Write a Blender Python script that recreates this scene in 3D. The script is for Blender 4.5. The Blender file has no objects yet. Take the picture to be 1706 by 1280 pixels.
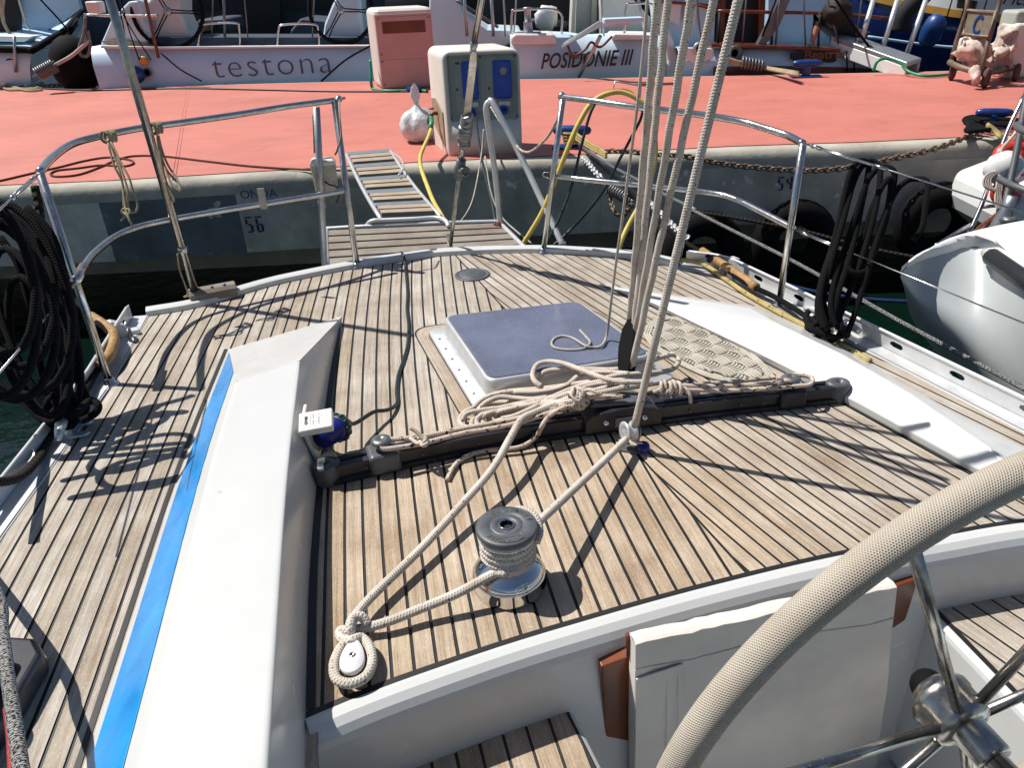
import bpy, bmesh, math, random
from mathutils import Vector, Matrix, noise
R = math.radians
random.seed(7)
sc = bpy.context.scene
COL = sc.collection

# ---------------------------------------------------------------- camera
FPX, CX, CY, HC = 1281.0, 853.0, 640.0, 1.2
_n = Vector((957.0 - CX, -(2975.0 - CY), -FPX)).normalized()
_up = -_n
_f = Vector((0, 0, -1)); _yw = (_f - _up * _f.dot(_up)).normalized()
_xw = _yw.cross(_up)
ROT = Matrix((_xw, _yw, _up))
CAMP = Vector((0, 0, HC))
cam = bpy.data.cameras.new('camera')
cam.sensor_fit = 'HORIZONTAL'; cam.sensor_width = 36.0
cam.lens = FPX / 1706.0 * 36.0
cam.clip_start = 0.02; cam.clip_end = 4000
co = bpy.data.objects.new('camera', cam); COL.objects.link(co)
co.matrix_world = Matrix.Translation(CAMP) @ ROT.to_4x4()
sc.camera = co
# ---------------------------------------------------------------- light
SUN_EL, SUN_AZ = 58.0, -24.0      # azimuth (world plan) towards which the shadows fall
w = bpy.data.worlds.new('World'); sc.world = w; w.use_nodes = True
nt = w.node_tree; nt.nodes.clear()
sky = nt.nodes.new('ShaderNodeTexSky'); sky.sky_type = 'NISHITA'; sky.sun_disc = False
sky.sun_elevation = R(SUN_EL); sky.sun_rotation = R(-66.0)
bg = nt.nodes.new('ShaderNodeBackground'); bg.inputs[1].default_value = 0.062
wo = nt.nodes.new('ShaderNodeOutputWorld')
nt.links.new(sky.outputs[0], bg.inputs[0]); nt.links.new(bg.outputs[0], wo.inputs[0])
sl = bpy.data.lights.new('sun', 'SUN'); sl.energy = 5.0; sl.angle = R(0.5); sl.color = (1.0, 0.955, 0.88)
so = bpy.data.objects.new('sun', sl); COL.objects.link(so)
_d = Vector((math.cos(R(SUN_EL)) * math.cos(R(SUN_AZ)), math.cos(R(SUN_EL)) * math.sin(R(SUN_AZ)), -math.sin(R(SUN_EL))))
so.rotation_euler = _d.to_track_quat('-Z', 'Y').to_euler()
so.location = (-6, 2, 9)
sc.view_settings.view_transform = 'Standard'; sc.view_settings.look = 'None'
sc.view_settings.exposure = 0.25; sc.view_settings.gamma = 1.0
sc.cycles.max_bounces = 6; sc.cycles.diffuse_bounces = 3; sc.cycles.glossy_bounces = 4
sc.cycles.use_denoising = True
sc.cycles.caustics_reflective = False; sc.cycles.caustics_refractive = False

# ---------------------------------------------------------------- photo measurement -> world
def ray(px, py):
    return ROT @ Vector(((px - CX) / FPX, -(py - CY) / FPX, -1.0)) if False else Matrix((_xw, _yw, _up)) @ Vector(((px - CX) / FPX, -(py - CY) / FPX, -1.0))
def A(px, py, z=0.0):              # point on the level z
    d = ray(px, py); return CAMP + d * ((z - HC) / d.z)
def B(px, py, y0):                 # point at the distance y0
    d = ray(px, py); return CAMP + d * (y0 / d.y)
def D(px, py, t):                  # point at optical depth t
    return CAMP + ray(px, py) * t

# ---------------------------------------------------------------- materials
def nn(nt, typ, **kw):
    n = nt.nodes.new(typ)
    for k, v in kw.items():
        if k.startswith('i_'): n.inputs[k[2:].replace('_', ' ')].default_value = v
        else: setattr(n, k, v)
    return n
def c4(c): return (c[0], c[1], c[2], 1.0)
def base_mat(name, col=(.5, .5, .5), rough=.5, metal=0.0, spec=None):
    m = bpy.data.materials.new(name); m.use_nodes = True
    nt = m.node_tree; b = nt.nodes['Principled BSDF']
    b.inputs['Base Color'].default_value = c4(col); b.inputs['Roughness'].default_value = rough
    b.inputs['Metallic'].default_value = metal
    if spec is not None: b.inputs['Specular IOR Level'].default_value = spec
    return m, nt, b
def ramp(nt, fac, stops):
    r = nt.nodes.new('ShaderNodeValToRGB'); e = r.color_ramp.elements
    while len(e) < len(stops): e.new(0.5)
    for q, (p, c) in zip(e, stops): q.position = p; q.color = c4(c)
    nt.links.new(fac, r.inputs[0]); return r.outputs[0]
def noise_n(nt, vec, scale, detail=4, rough=.55):
    n = nn(nt, 'ShaderNodeTexNoise'); n.inputs['Scale'].default_value = scale
    n.inputs['Detail'].default_value = detail; n.inputs['Roughness'].default_value = rough
    nt.links.new(vec, n.inputs['Vector']); return n.outputs['Fac']
def mapping(nt, vec, scale):
    m = nn(nt, 'ShaderNodeMapping'); m.inputs['Scale'].default_value = scale
    nt.links.new(vec, m.inputs['Vector']); return m.outputs[0]
def bump(nt, b, h, strength, dist):
    u = nn(nt, 'ShaderNodeBump'); u.inputs['Strength'].default_value = strength; u.inputs['Distance'].default_value = dist
    nt.links.new(h, u.inputs['Height']); nt.links.new(u.outputs[0], b.inputs['Normal']); return u
def mix(nt, fac, a, c, mode='MIX'):
    m = nn(nt, 'ShaderNodeMix', data_type='RGBA', blend_type=mode)
    for s, v in ((0, fac), (6, a), (7, c)):
        if hasattr(v, 'links'): nt.links.new(v, m.inputs[s])
        elif isinstance(v, (int, float)): m.inputs[s].default_value = v
        else: m.inputs[s].default_value = c4(v)
    return m.outputs[2]
def geo(nt): return nn(nt, 'ShaderNodeNewGeometry').outputs['Position']
def vary(name, col, rough=.5, metal=0., amt=.15, scale=8., bmp=0., bscale=60., spots=None, spec=None, rvar=0.):
    """plain surface with uneven tone, optional small bumps and dirt spots"""
    m, nt, b = base_mat(name, col, rough, metal, spec)
    p = geo(nt); n = noise_n(nt, p, scale, 6, .6)
    lo = tuple(max(0, x * (1 - amt)) for x in col); hi = tuple(min(1, x * (1 + amt * .6)) for x in col)
    c = ramp(nt, n, [(.3, lo), (.7, hi)])
    if spots:
        sc_, th, scol = spots
        s = noise_n(nt, p, sc_, 3, .5); f = ramp(nt, s, [(th, (0, 0, 0)), (th + .06, (1, 1, 1))])
        c = mix(nt, f, c, scol)
    nt.links.new(c, b.inputs['Base Color'])
    if rvar:
        rr = nn(nt, 'ShaderNodeMapRange'); rr.inputs[3].default_value = max(.02, rough - rvar); rr.inputs[4].default_value = rough + rvar
        nt.links.new(noise_n(nt, p, scale * 3, 5), rr.inputs[0]); nt.links.new(rr.outputs[0], b.inputs['Roughness'])
    if bmp: bump(nt, b, noise_n(nt, p, bscale, 5), 1.0, bmp)
    return m
def teak(name, dark=1.0, warm=0.0):
    m, nt, b = base_mat(name, rough=.78, spec=.25)
    uv = nn(nt, 'ShaderNodeUVMap').outputs[0]
    at = nn(nt, 'ShaderNodeAttribute', attribute_name='pc')
    fine = noise_n(nt, mapping(nt, uv, (9, 420, 1)), 1.0, 6, .75)
    streak = noise_n(nt, mapping(nt, uv, (3, 90, 1)), 1.0, 5, .6)
    blot = noise_n(nt, geo(nt), 5.0, 5, .65)
    k = dark
    g = ramp(nt, blot, [(.3, (.35 * k, .30 * k, .25 * k)), (.5, (.445 * k, .41 * k, .365 * k)), (.72, (.57 * k, .545 * k, .51 * k))])
    tone = ramp(nt, at.outputs['Fac'], [(0, (.86, .80, .72)), (.35, (.94, .91, .87)), (.65, (.98, .97, .96)), (1, (1.05, 1.05, 1.05))])
    c = mix(nt, 1.0, g, tone, 'MULTIPLY')
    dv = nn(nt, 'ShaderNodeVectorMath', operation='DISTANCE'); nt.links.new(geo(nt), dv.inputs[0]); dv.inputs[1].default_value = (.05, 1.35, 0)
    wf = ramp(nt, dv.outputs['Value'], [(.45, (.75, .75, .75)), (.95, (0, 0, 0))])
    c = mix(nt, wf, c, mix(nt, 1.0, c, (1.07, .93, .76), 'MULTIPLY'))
    fr = ramp(nt, fine, [(.30, (.42, .37, .33)), (.47, (.88, .86, .84)), (.7, (1.18, 1.17, 1.15))])
    c = mix(nt, .85, c, fr, 'MULTIPLY')
    sr = ramp(nt, streak, [(.3, (.66, .58, .50)), (.6, (1.06, 1.06, 1.06))])
    c = mix(nt, .8, c, sr, 'MULTIPLY')
    # bleached speckle
    sp = noise_n(nt, mapping(nt, uv, (120, 500, 1)), 1.0, 2, .5)
    sf = ramp(nt, sp, [(.60, (0, 0, 0)), (.70, (1, 1, 1))])
    c = mix(nt, sf, c, mix(nt, .45, c, (.75, .72, .68)))
    if warm: c = mix(nt, warm, c, (.42, .27, .13))
    nt.links.new(c, b.inputs['Base Color'])
    bump(nt, b, fine, .55, .0012)
    return m
def rope(name, col, fleck=(.06, .05, .05), famt=.62, fs=(90, 3), rough=.9, braid=160., bs=.0016, turns=3.0, soft=(.75, .72, .68), shade=.66):
    """braided cord: u = length in metres, v = round the cord"""
    m, nt, b = base_mat(name, col, rough, spec=.2)
    uv = nn(nt, 'ShaderNodeUVMap').outputs[0]
    sx = nn(nt, 'ShaderNodeSeparateXYZ'); nt.links.new(uv, sx.inputs[0])
    def sn(au, av):
        a = nn(nt, 'ShaderNodeMath', operation='MULTIPLY'); a.inputs[1].default_value = au; nt.links.new(sx.outputs[0], a.inputs[0])
        c = nn(nt, 'ShaderNodeMath', operation='MULTIPLY_ADD'); c.inputs[1].default_value = av
        nt.links.new(sx.outputs[1], c.inputs[0]); nt.links.new(a.outputs[0], c.inputs[2])
        s = nn(nt, 'ShaderNodeMath', operation='SINE'); nt.links.new(c.outputs[0], s.inputs[0]); return s.outputs[0]
    t2 = 2 * math.pi
    s1 = sn(braid * t2, turns * t2); s2 = sn(braid * t2, -turns * t2)
    mx = nn(nt, 'ShaderNodeMath', operation='MAXIMUM'); nt.links.new(s1, mx.inputs[0]); nt.links.new(s2, mx.inputs[1])
    p = geo(nt)
    dirt = noise_n(nt, p, 14, 5, .6)
    c = ramp(nt, dirt, [(.3, tuple(x * y for x, y in zip(col, soft))), (.65, col)])
    sh = ramp(nt, mx.outputs[0], [(.0, (shade, shade * .975, shade * .94)), (.8, (1, 1, 1))])
    c = mix(nt, 1.0, c, sh, 'MULTIPLY')
    if famt < 1:
        v = nn(nt, 'ShaderNodeTexNoise'); v.inputs['Scale'].default_value = 1.0; v.inputs['Detail'].default_value = 1.5
        nt.links.new(mapping(nt, uv, (fs[0], fs[1] * 2, 1)), v.inputs['Vector'])
        f = ramp(nt, v.outputs['Fac'], [(famt, (0, 0, 0)), (famt + .04, (1, 1, 1))])
        c = mix(nt, f, c, fleck)
    nt.links.new(c, b.inputs['Base Color'])
    bump(nt, b, mx.outputs[0], .9, bs)
    return m

M = {}
M['teak'] = teak('teak', .98)
M['teak_warm'] = teak('teak_warm', .95, .22)
M['teak_dark'] = teak('teak_grey', .62)
M['teak_edge'] = teak('teak_margin', 1.0, .12)
M['caulk'] = vary('caulk', (.009, .010, .011), .55, amt=.3, scale=30)
M['gel'] = vary('gelcoat', (.585, .595, .59), .24, amt=.06, scale=3, spots=(27, .75, (.48, .46, .43)), rvar=.12)
M['gelhull'] = vary('hull_gelcoat', (.62, .78, .88), .3, amt=.05, scale=3, spots=(9, .70, (.55, .54, .50)))
M['blue'] = vary('blue_tape', (.010, .27, .70), .25, amt=.28, scale=7, rvar=.12, bmp=.0006, bscale=25)
M['steel'] = vary('stainless', (.62, .61, .59), .22, 1.0, amt=.2, scale=30, rvar=.08, spots=(60, .74, (.40, .33, .26)))
M['rusty'] = vary('stainless_stained', (.46, .43, .39), .24, 1.0, amt=.3, scale=40, rvar=.1, spots=(90, .66, (.34, .22, .13)))
M['chrome'] = vary('chrome', (.72, .73, .74), .06, 1.0, amt=.06, scale=10, rvar=.03, spots=(90, .72, (.35, .32, .28)))
M['alu'] = vary('aluminium', (.66, .67, .68), .38, .5, amt=.12, scale=20, rvar=.08)
M['alu_white'] = vary('anodised_rail', (.66, .67, .68), .4, .35, amt=.12, scale=14)
M['galv'] = vary('galvanised', (.42, .44, .46), .42, .8, amt=.2, scale=40)
M['black'] = vary('black_anodised', (.016, .018, .026), .4, amt=.3, scale=40, spots=(30, .68, (.07, .07, .07)))
M['grey_pl'] = vary('grey_plastic', (.085, .092, .105), .45, amt=.25, scale=30, spots=(120, .66, (.14, .145, .15)))
M['dgrey'] = vary('dark_grey_metal', (.16, .165, .17), .4, .5, amt=.2, scale=40)
M['acryl'] = vary('smoked_acrylic', (.125, .14, .205), .2, amt=.4, scale=2.6, rvar=.12, spots=(240, .64, (.27, .28, .34)))
M['white_pl'] = vary('white_plastic', (.70, .69, .63), .4, amt=.08, scale=20)
M['beige_pl'] = vary('weathered_plastic', (.52, .47, .38), .6, amt=.3, scale=30)
M['bluepl'] = vary('blue_plastic', (.012, .018, .20), .35, amt=.15, scale=20)
M['bluepl2'] = vary('socket_blue', (.01, .08, .50), .3, amt=.2, scale=12)
M['dgreen'] = vary('dark_rubber', (.012, .035, .035), .4, amt=.2, scale=40)
M['canvas'] = vary('canvas', (.70, .66, .605), .92, amt=.14, scale=5, bmp=.0012, bscale=9, spots=(18, .76, (.6, .57, .52)))
M['wood'] = vary('mahogany', (.20, .052, .014), .3, amt=.5, scale=9)
m = vary('quay_paint', (.52, .168, .128), .6, amt=.16, scale=.9, bmp=.0008, bscale=30, rvar=.12); nt = m.node_tree; b = nt.nodes['Principled BSDF']
src = b.inputs['Base Color'].links[0].from_socket; p = geo(nt)
c = mix(nt, ramp(nt, noise_n(nt, mapping(nt, p, (1, 3.2, 1)), 1.4, 7, .72), [(.46, (0, 0, 0)), (.72, (.65, .65, .65))]), src, (.56, .20, .16))
c = mix(nt, ramp(nt, noise_n(nt, mapping(nt, p, (1.3, 1, 1)), 2.7, 8, .75), [(.56, (0, 0, 0)), (.70, (.5, .5, .5))]), c, (.34, .085, .065))
c = mix(nt, ramp(nt, noise_n(nt, p, 26, 3, .6), [(.70, (0, 0, 0)), (.76, (.7, .7, .7))]), c, (.25, .10, .08))
nt.links.new(c, b.inputs['Base Color']); M['red'] = m
M['conc'] = vary('quay_concrete', (.42, .395, .33), .85, amt=.35, scale=2.2, bmp=.004, bscale=18, spots=(7, .63, (.42, .41, .36)))
M['white'] = vary('white_paint', (.74, .74, .73), .4, amt=.07, scale=4)
M['offwhite'] = vary('pedestal_plastic', (.70, .68, .62), .45, amt=.07, scale=5, spots=(14, .70, (.5, .45, .37)))
M['pink'] = vary('pedestal_door', (.50, .33, .31), .5, amt=.08, scale=6)
M['panel'] = vary('grey_panel', (.40, .43, .38), .5, amt=.1, scale=6)
M['navy'] = vary('navy_hull', (.010, .022, .115), .16, amt=.3, scale=3)
M['dark'] = vary('dark_trim_and_shade', (.012, .013, .016), .7, amt=.4, scale=4)  # dark trim; on doorways and openings, interior shade put into the colour
M['dblue'] = vary('upholstery_and_shade', (.035, .05, .075), .7, amt=.3, scale=4)
M['glass'] = vary('dark_glass', (.015, .018, .022), .08, amt=.2, scale=3)
M['brown'] = vary('varnished_trim', (.15, .035, .014), .3, amt=.35, scale=9)
M['redbrown'] = vary('boot_top', (.10, .018, .016), .4, amt=.3, scale=5)
M['rubber'] = vary('black_rubber', (.005, .005, .006), .8, amt=.3, scale=20, spec=.15)
M['lead'] = vary('black_lettering', (.012, .012, .014), .5)
M['inkgrey'] = vary('grey_lettering', (.05, .075, .10), .4)
M['inkblue'] = vary('stencil_blue', (.015, .02, .075), .7, amt=.5, scale=40)
M['yellow'] = vary('yellow_hose', (.66, .50, .12), .5, amt=.18, scale=14)
M['green'] = vary('green_hose', (.01, .25, .11), .4, amt=.2, scale=14)
M['cable'] = vary('black_cable', (.012, .022, .024), .45, amt=.3, scale=30)
M['bag'] = vary('thin_plastic_bag', (.66, .70, .72), .3, amt=.25, scale=18, spots=(9, .58, (.42, .60, .50)), bmp=.012, bscale=16)
M['leather'] = vary('leather_guard', (.36, .205, .075), .6, amt=.4, scale=24, bmp=.002, bscale=60, spots=(40, .64, (.10, .05, .02)))
M['bluecap'] = vary('bollard_blue', (.012, .045, .20), .3, amt=.3, scale=14, spots=(50, .68, (.10, .07, .05)))
M['chain'] = vary('rusty_chain', (.20, .14, .10), .6, .5, amt=.4, scale=50)
M['redbuoy'] = vary('red_buoy', (.62, .045, .03), .35, amt=.2, scale=12)
M['coral'] = vary('coral_cloth', (.60, .20, .17), .6, amt=.2, scale=12)
M['sack'] = vary('soiled_sack', (.64, .53, .46), .85, amt=.55, scale=12, bmp=.006, bscale=14, spots=(20, .62, (.70, .62, .55)))
M['trolley'] = vary('trolley_steel', (.20, .16, .12), .6, .4, amt=.3, scale=25)
M['board'] = vary('metal_board', (.24, .225, .17), .55, .4, amt=.25, scale=25)
M['wheelrub'] = vary('trolley_tyre', (.09, .05, .04), .8, amt=.3, scale=30)
M['skin'] = vary('skin', (.42, .19, .12), .6, amt=.15, scale=20)
M['shirt'] = vary('dark_shirt', (.018, .018, .022), .85, amt=.3, scale=20)
M['hair'] = vary('dark_hair', (.016, .011, .009), .7, amt=.4, scale=60, bmp=.006, bscale=60)
M['tape'] = vary('silver_tape', (.30, .31, .32), .35, .6, amt=.4, scale=40, bmp=.004, bscale=70)
M['fendblue'] = vary('blue_fender', (.008, .05, .20), .4, amt=.2, scale=8)
M['ochre'] = vary('ochre_stripe', (.55, .28, .04), .4, amt=.15, scale=8)
M['grate'] = vary('tan_wood', (.36, .27, .18), .7, amt=.3, scale=20)
M['ltblue'] = vary('pale_blue_paint', (.52, .72, .90), .4, amt=.08, scale=3)
M['rope'] = rope('mainsheet_cord', (.72, .675, .615), (.24, .12, .10), .66, (80, 3), bs=.0009, braid=150, turns=4, shade=.80)
M['rope_pink'] = rope('bundle_cord', (.73, .65, .58), (.25, .10, .08), .665, (80, 3), bs=.0009, braid=150, turns=4, shade=.80)
M['rope_fleck'] = rope('control_cord', (.70, .60, .52), (.03, .018, .018), .60, (60, 2), bs=.0007, braid=170, turns=4, shade=.8)
M['rope_thin'] = rope('thin_cord', (.66, .62, .56), (.2, .17, .15), .66, (140, 2), bs=.0008, braid=220)
M['rope_bw'] = rope('speckled_cord', (.42, .42, .42), (.02, .02, .02), .50, (260, 6), bs=.0016, braid=150)
M['rope_black'] = rope('black_cord', (.0045, .0045, .0055), famt=2, braid=130, bs=.001, turns=3, soft=(.8, .8, .8))
M['rope_twist'] = rope('black_laid_rope', (.035, .028, .023), famt=2, braid=36, bs=.005, turns=1, soft=(.7, .7, .7))
M['rope_tan'] = rope('old_cord', (.50, .42, .29), (.15, .1, .06), .66, (90, 2), bs=.0010, braid=160)
M['rope_brown'] = rope('brown_cord', (.15, .075, .055), famt=2, braid=90, bs=.001)
M['rope_red'] = rope('red_cord', (.50, .07, .07), (.3, .2, .2), .62, (120, 3), bs=.001, braid=140)
M['rope_blue'] = rope('blue_cord', (.02, .045, .15), famt=2, braid=70, bs=.002)
M['rope_mat'] = rope('mat_cord', (.74, .70, .62), (.35, .31, .26), .70, (160, 3), bs=.0012, braid=220, turns=2, shade=.72)
M['rope_yel'] = rope('yellow_cord', (.62, .50, .22), (.10, .09, .05), .62, (60, 2), bs=.0014, braid=120)
M['wheelcov'] = rope('woven_cover', (.60, .545, .46), famt=2, braid=290, bs=.0009, turns=24, soft=(.84, .80, .77), shade=.74)
def leather_wrap(): pass
# water
m, nt, b = base_mat('water', (.002, .010, .007), .05)
p = geo(nt); n1 = noise_n(nt, p, 1.6, 3); n2 = noise_n(nt, p, 6, 3)
a = nn(nt, 'ShaderNodeMath', operation='ADD'); nt.links.new(n1, a.inputs[0]); nt.links.new(n2, a.inputs[1])
bump(nt, b, a.outputs[0], .35, .05); M['water'] = m
# neighbour hull: pale grey gelcoat
M['nhull'] = vary('neighbour_hull', (.44, .47, .48), .35, amt=.12, scale=3)

# ---------------------------------------------------------------- mesh helpers
ORG = {}
class MB:
    def __init__(s): s.v = []; s.f = []; s.uv = []; s.pc = []; s.sm = []
    def add(s, vs, fs, uvs=None, pc=0.5, smooth=True):
        o = len(s.v); s.v += [Vector(p) for p in vs]
        for i, f in enumerate(fs):
            s.f.append([o + k for k in f]); s.uv.append(uvs[i] if uvs else [(0, 0)] * len(f)); s.pc.append(pc); s.sm.append(smooth)
        return s
    def quad(s, a, b, c, d, uv=None, pc=.5): return s.add([a, b, c, d], [[0, 1, 2, 3]], [uv] if uv else None, pc, False)
    def poly(s, pts, uv=None, pc=.5): return s.add(pts, [list(range(len(pts)))], [uv] if uv else None, pc, False)
    def prism(s, pts, off, cap=True, smooth=False):
        n = len(pts); off = Vector(off); vs = [Vector(p) for p in pts] + [Vector(p) + off for p in pts]
        fs = [[i, (i + 1) % n, n + (i + 1) % n, n + i] for i in range(n)]
        if cap: fs += [list(range(n))[::-1], [n + i for i in range(n)]]
        return s.add(vs, fs, None, .5, smooth)
    def box(s, c, size, ax=None, rz=0.0):
        c = Vector(c)
        if ax is None:
            X = Vector((math.cos(rz), math.sin(rz), 0)); Y = Vector((-math.sin(rz), math.cos(rz), 0)); Z = Vector((0, 0, 1))
        else: X, Y, Z = ax
        X = X * size[0] / 2; Y = Y * size[1] / 2; Z = Z * size[2] / 2
        p = [c - X - Y - Z, c + X - Y - Z, c + X + Y - Z, c - X + Y - Z, c - X - Y + Z, c + X - Y + Z, c + X + Y + Z, c - X + Y + Z]
        return s.add(p, [[0, 3, 2, 1], [4, 5, 6, 7], [0, 1, 5, 4], [1, 2, 6, 5], [2, 3, 7, 6], [3, 0, 4, 7]], None, .5, False)
    def tube(s, pts, r, n=10, closed=False, cap=True, ry=1.0, v0=0.0):
        pts = [Vector(p) for p in pts]; N = len(pts)
        rs = r if isinstance(r, (list, tuple)) else [r] * N
        tg = []
        for i in range(N):
            a = pts[(i - 1) % N] if (closed or i > 0) else pts[i]; c = pts[(i + 1) % N] if (closed or i < N - 1) else pts[i]
            t = (c - a); tg.append(t.normalized() if t.length > 1e-9 else Vector((0, 0, 1)))
        up = Vector((0, 0, 1)) if abs(tg[0].z) < .9 else Vector((0, 1, 0))
        nr = (up - tg[0] * up.dot(tg[0])).normalized(); fr = []
        for i in range(N):
            nr = (nr - tg[i] * nr.dot(tg[i])); nr = nr.normalized() if nr.length > 1e-6 else tg[i].orthogonal().normalized()
            fr.append((nr.copy(), tg[i].cross(nr)))
        vs = []; L = [0.0]
        for i in range(1, N + (1 if closed else 0)): L.append(L[-1] + (pts[i % N] - pts[i - 1]).length)
        for i in range(N):
            for k in range(n):
                a = 2 * math.pi * k / n; vs.append(pts[i] + fr[i][0] * math.cos(a) * rs[i] * ry + fr[i][1] * math.sin(a) * rs[i])
        fs = []; uv = []
        for i in range(N if closed else N - 1):
            j = (i + 1) % N
            for k in range(n):
                k2 = (k + 1) % n
                fs.append([i * n + k, i * n + k2, j * n + k2, j * n + k])
                uv.append([(L[i], k / n), (L[i], (k + 1) / n), (L[i + 1], (k + 1) / n), (L[i + 1], k / n)])
        if cap and not closed:
            fs.append([k for k in range(n)][::-1]); uv.append([(L[0], 0)] * n)
            fs.append([(N - 1) * n + k for k in range(n)]); uv.append([(L[-1], 0)] * n)
        return s.add(vs, fs, uv)
    def lathe(s, c, prof, axis=(0, 0, 1), n=28, cap=True, smooth=True):
        c = Vector(c); ax = Vector(axis).normalized(); X = ax.orthogonal().normalized(); Y = ax.cross(X)
        vs = []
        for (r, h) in prof:
            for k in range(n):
                a = 2 * math.pi * k / n; vs.append(c + ax * h + X * math.cos(a) * r + Y * math.sin(a) * r)
        fs = [[i * n + k, i * n + (k + 1) % n, (i + 1) * n + (k + 1) % n, (i + 1) * n + k] for i in range(len(prof) - 1) for k in range(n)]
        if cap: fs += [[k for k in range(n)][::-1], [(len(prof) - 1) * n + k for k in range(n)]]
        return s.add(vs, fs, None, .5, smooth)
    def ball(s, c, r, n=14, sc_=(1, 1, 1), jit=0.0):
        c = Vector(c); vs = []; m = n // 2 + 1
        for i in range(m + 1):
            t = math.pi * i / m
            for k in range(n):
                a = 2 * math.pi * k / n
                q = Vector((math.sin(t) * math.cos(a), math.sin(t) * math.sin(a), math.cos(t)))
                j = 1 + jit * noise.noise(q * 2.3 + c * 3)
                vs.append(c + Vector((q.x * r * sc_[0], q.y * r * sc_[1], q.z * r * sc_[2])) * j)
        fs = [[i * n + k, (i + 1) * n + k, (i + 1) * n + (k + 1) % n, i * n + (k + 1) % n] for i in range(m) for k in range(n)]
        return s.add(vs, fs)
    def build(s, name, mat, parent=None, label=None, cat=None, group=None, kind=None, bevel=0.0, flat=False, sub=0):
        org = Vector((0, 0, 0))
        if parent is not None: org = ORG[parent.name]
        elif s.v:
            xs = [p.x for p in s.v]; ys = [p.y for p in s.v]; zs = [p.z for p in s.v]
            org = Vector(((min(xs) + max(xs)) / 2, (min(ys) + max(ys)) / 2, min(zs)))
        me = bpy.data.meshes.new(name)
        me.from_pydata([tuple(p - org) for p in s.v], [], s.f)
        ul = me.uv_layers.new(name='UVMap'); at = me.attributes.new('pc', 'FLOAT', 'FACE')
        i = 0
        for fi, u in enumerate(s.uv):
            at.data[fi].value = s.pc[fi]
            for q in u: ul.data[i].uv = q; i += 1
        me.materials.append(M[mat] if isinstance(mat, str) else mat)
        for fi, pl in enumerate(me.polygons): pl.use_smooth = (s.sm[fi] and not flat)
        o = bpy.data.objects.new(name, me); COL.objects.link(o)
        if bevel:
            bm = bmesh.new(); bm.from_mesh(me); bmesh.ops.remove_doubles(bm, verts=bm.verts, dist=1e-6)
            bmesh.ops.recalc_face_normals(bm, faces=bm.faces); bm.to_mesh(me); bm.free()
            md = o.modifiers.new('bevel', 'BEVEL'); md.width = bevel; md.segments = 3; md.limit_method = 'ANGLE'; md.angle_limit = R(35); md.harden_normals = False
        if sub:
            md = o.modifiers.new('sub', 'SUBSURF'); md.levels = sub; md.render_levels = sub
        if parent is not None: o.parent = parent; ORG[o.name] = org
        else: o.location = org; ORG[o.name] = org
        if label: o['label'] = label
        if cat: o['category'] = cat
        if group: o['group'] = group
        if kind: o['kind'] = kind
        return o
def empty(name, loc, label, cat, group=None):
    o = bpy.data.objects.new(name, None); COL.objects.link(o); o.location = loc; o.empty_display_size = .1
    ORG[o.name] = Vector(loc); o['label'] = label; o['category'] = cat
    if group: o['group'] = group
    return o
def spl(pts, k=8, closed=False):
    """Catmull-Rom through the points"""
    pts = [Vector(p) for p in pts]; N = len(pts); out = []
    for i in range(N if closed else N - 1):
        p0 = pts[(i - 1) % N] if (closed or i > 0) else pts[0] * 2 - pts[1]
        p1 = pts[i]; p2 = pts[(i + 1) % N]
        p3 = pts[(i + 2) % N] if (closed or i + 2 < N) else pts[-1] * 2 - pts[-2]
        for j in range(k):
            t = j / k
            out.append(.5 * ((2 * p1) + (p2 - p0) * t + (2 * p0 - 5 * p1 + 4 * p2 - p3) * t * t + (3 * p1 - p0 - 3 * p2 + p3) * t ** 3))
    if not closed: out.append(pts[-1])
    return out
def px(pts): return [A(*p) for p in pts]
def text(s, size, origin, X, Y, mat, name, parent, depth=.001, bold=0.0, shear=0.0, align='LEFT', wx=1.0, label=None, cat=None, spacing=1.0):
    """lettering as a thin mesh: X = reading direction, Y = up of the letters"""
    cu = bpy.data.curves.new(name, 'FONT'); cu.body = s; cu.size = size; cu.extrude = depth; cu.offset = bold; cu.shear = shear; cu.align_x = align
    cu.space_character = spacing; cu.resolution_u = 3
    tmp = bpy.data.objects.new('tmp', cu); COL.objects.link(tmp)
    dg = bpy.context.evaluated_depsgraph_get(); me = bpy.data.meshes.new_from_object(tmp.evaluated_get(dg))
    bpy.data.objects.remove(tmp); bpy.data.curves.remove(cu)
    X = Vector(X).normalized(); Y = Vector(Y); Y = (Y - X * Y.dot(X)).normalized(); Z = X.cross(Y)
    org = ORG[parent.name]
    for v in me.vertices:
        c = v.co; v.co = Vector(origin) + X * c.x * wx + Y * c.y + Z * c.z - org
    me.materials.clear(); me.materials.append(M[mat])
    o = bpy.data.objects.new(name, me); COL.objects.link(o); o.parent = parent; ORG[o.name] = org
    if label: o['label'] = label
    return o
def clip(poly, a, b):
    """keep the part of a 2-D polygon left of a->b"""
    out = []
    def sd(p): return (b[0] - a[0]) * (p[1] - a[1]) - (b[1] - a[1]) * (p[0] - a[0])
    for i in range(len(poly)):
        p, q = poly[i], poly[(i + 1) % len(poly)]; sp, sq = sd(p), sd(q)
        if sp >= 0: out.append(p)
        if sp * sq < 0:
            t = sp / (sp - sq); out.append((p[0] + (q[0] - p[0]) * t, p[1] + (q[1] - p[1]) * t))
    return out
def lerp(a, b, t): return a + (b - a) * t
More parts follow.
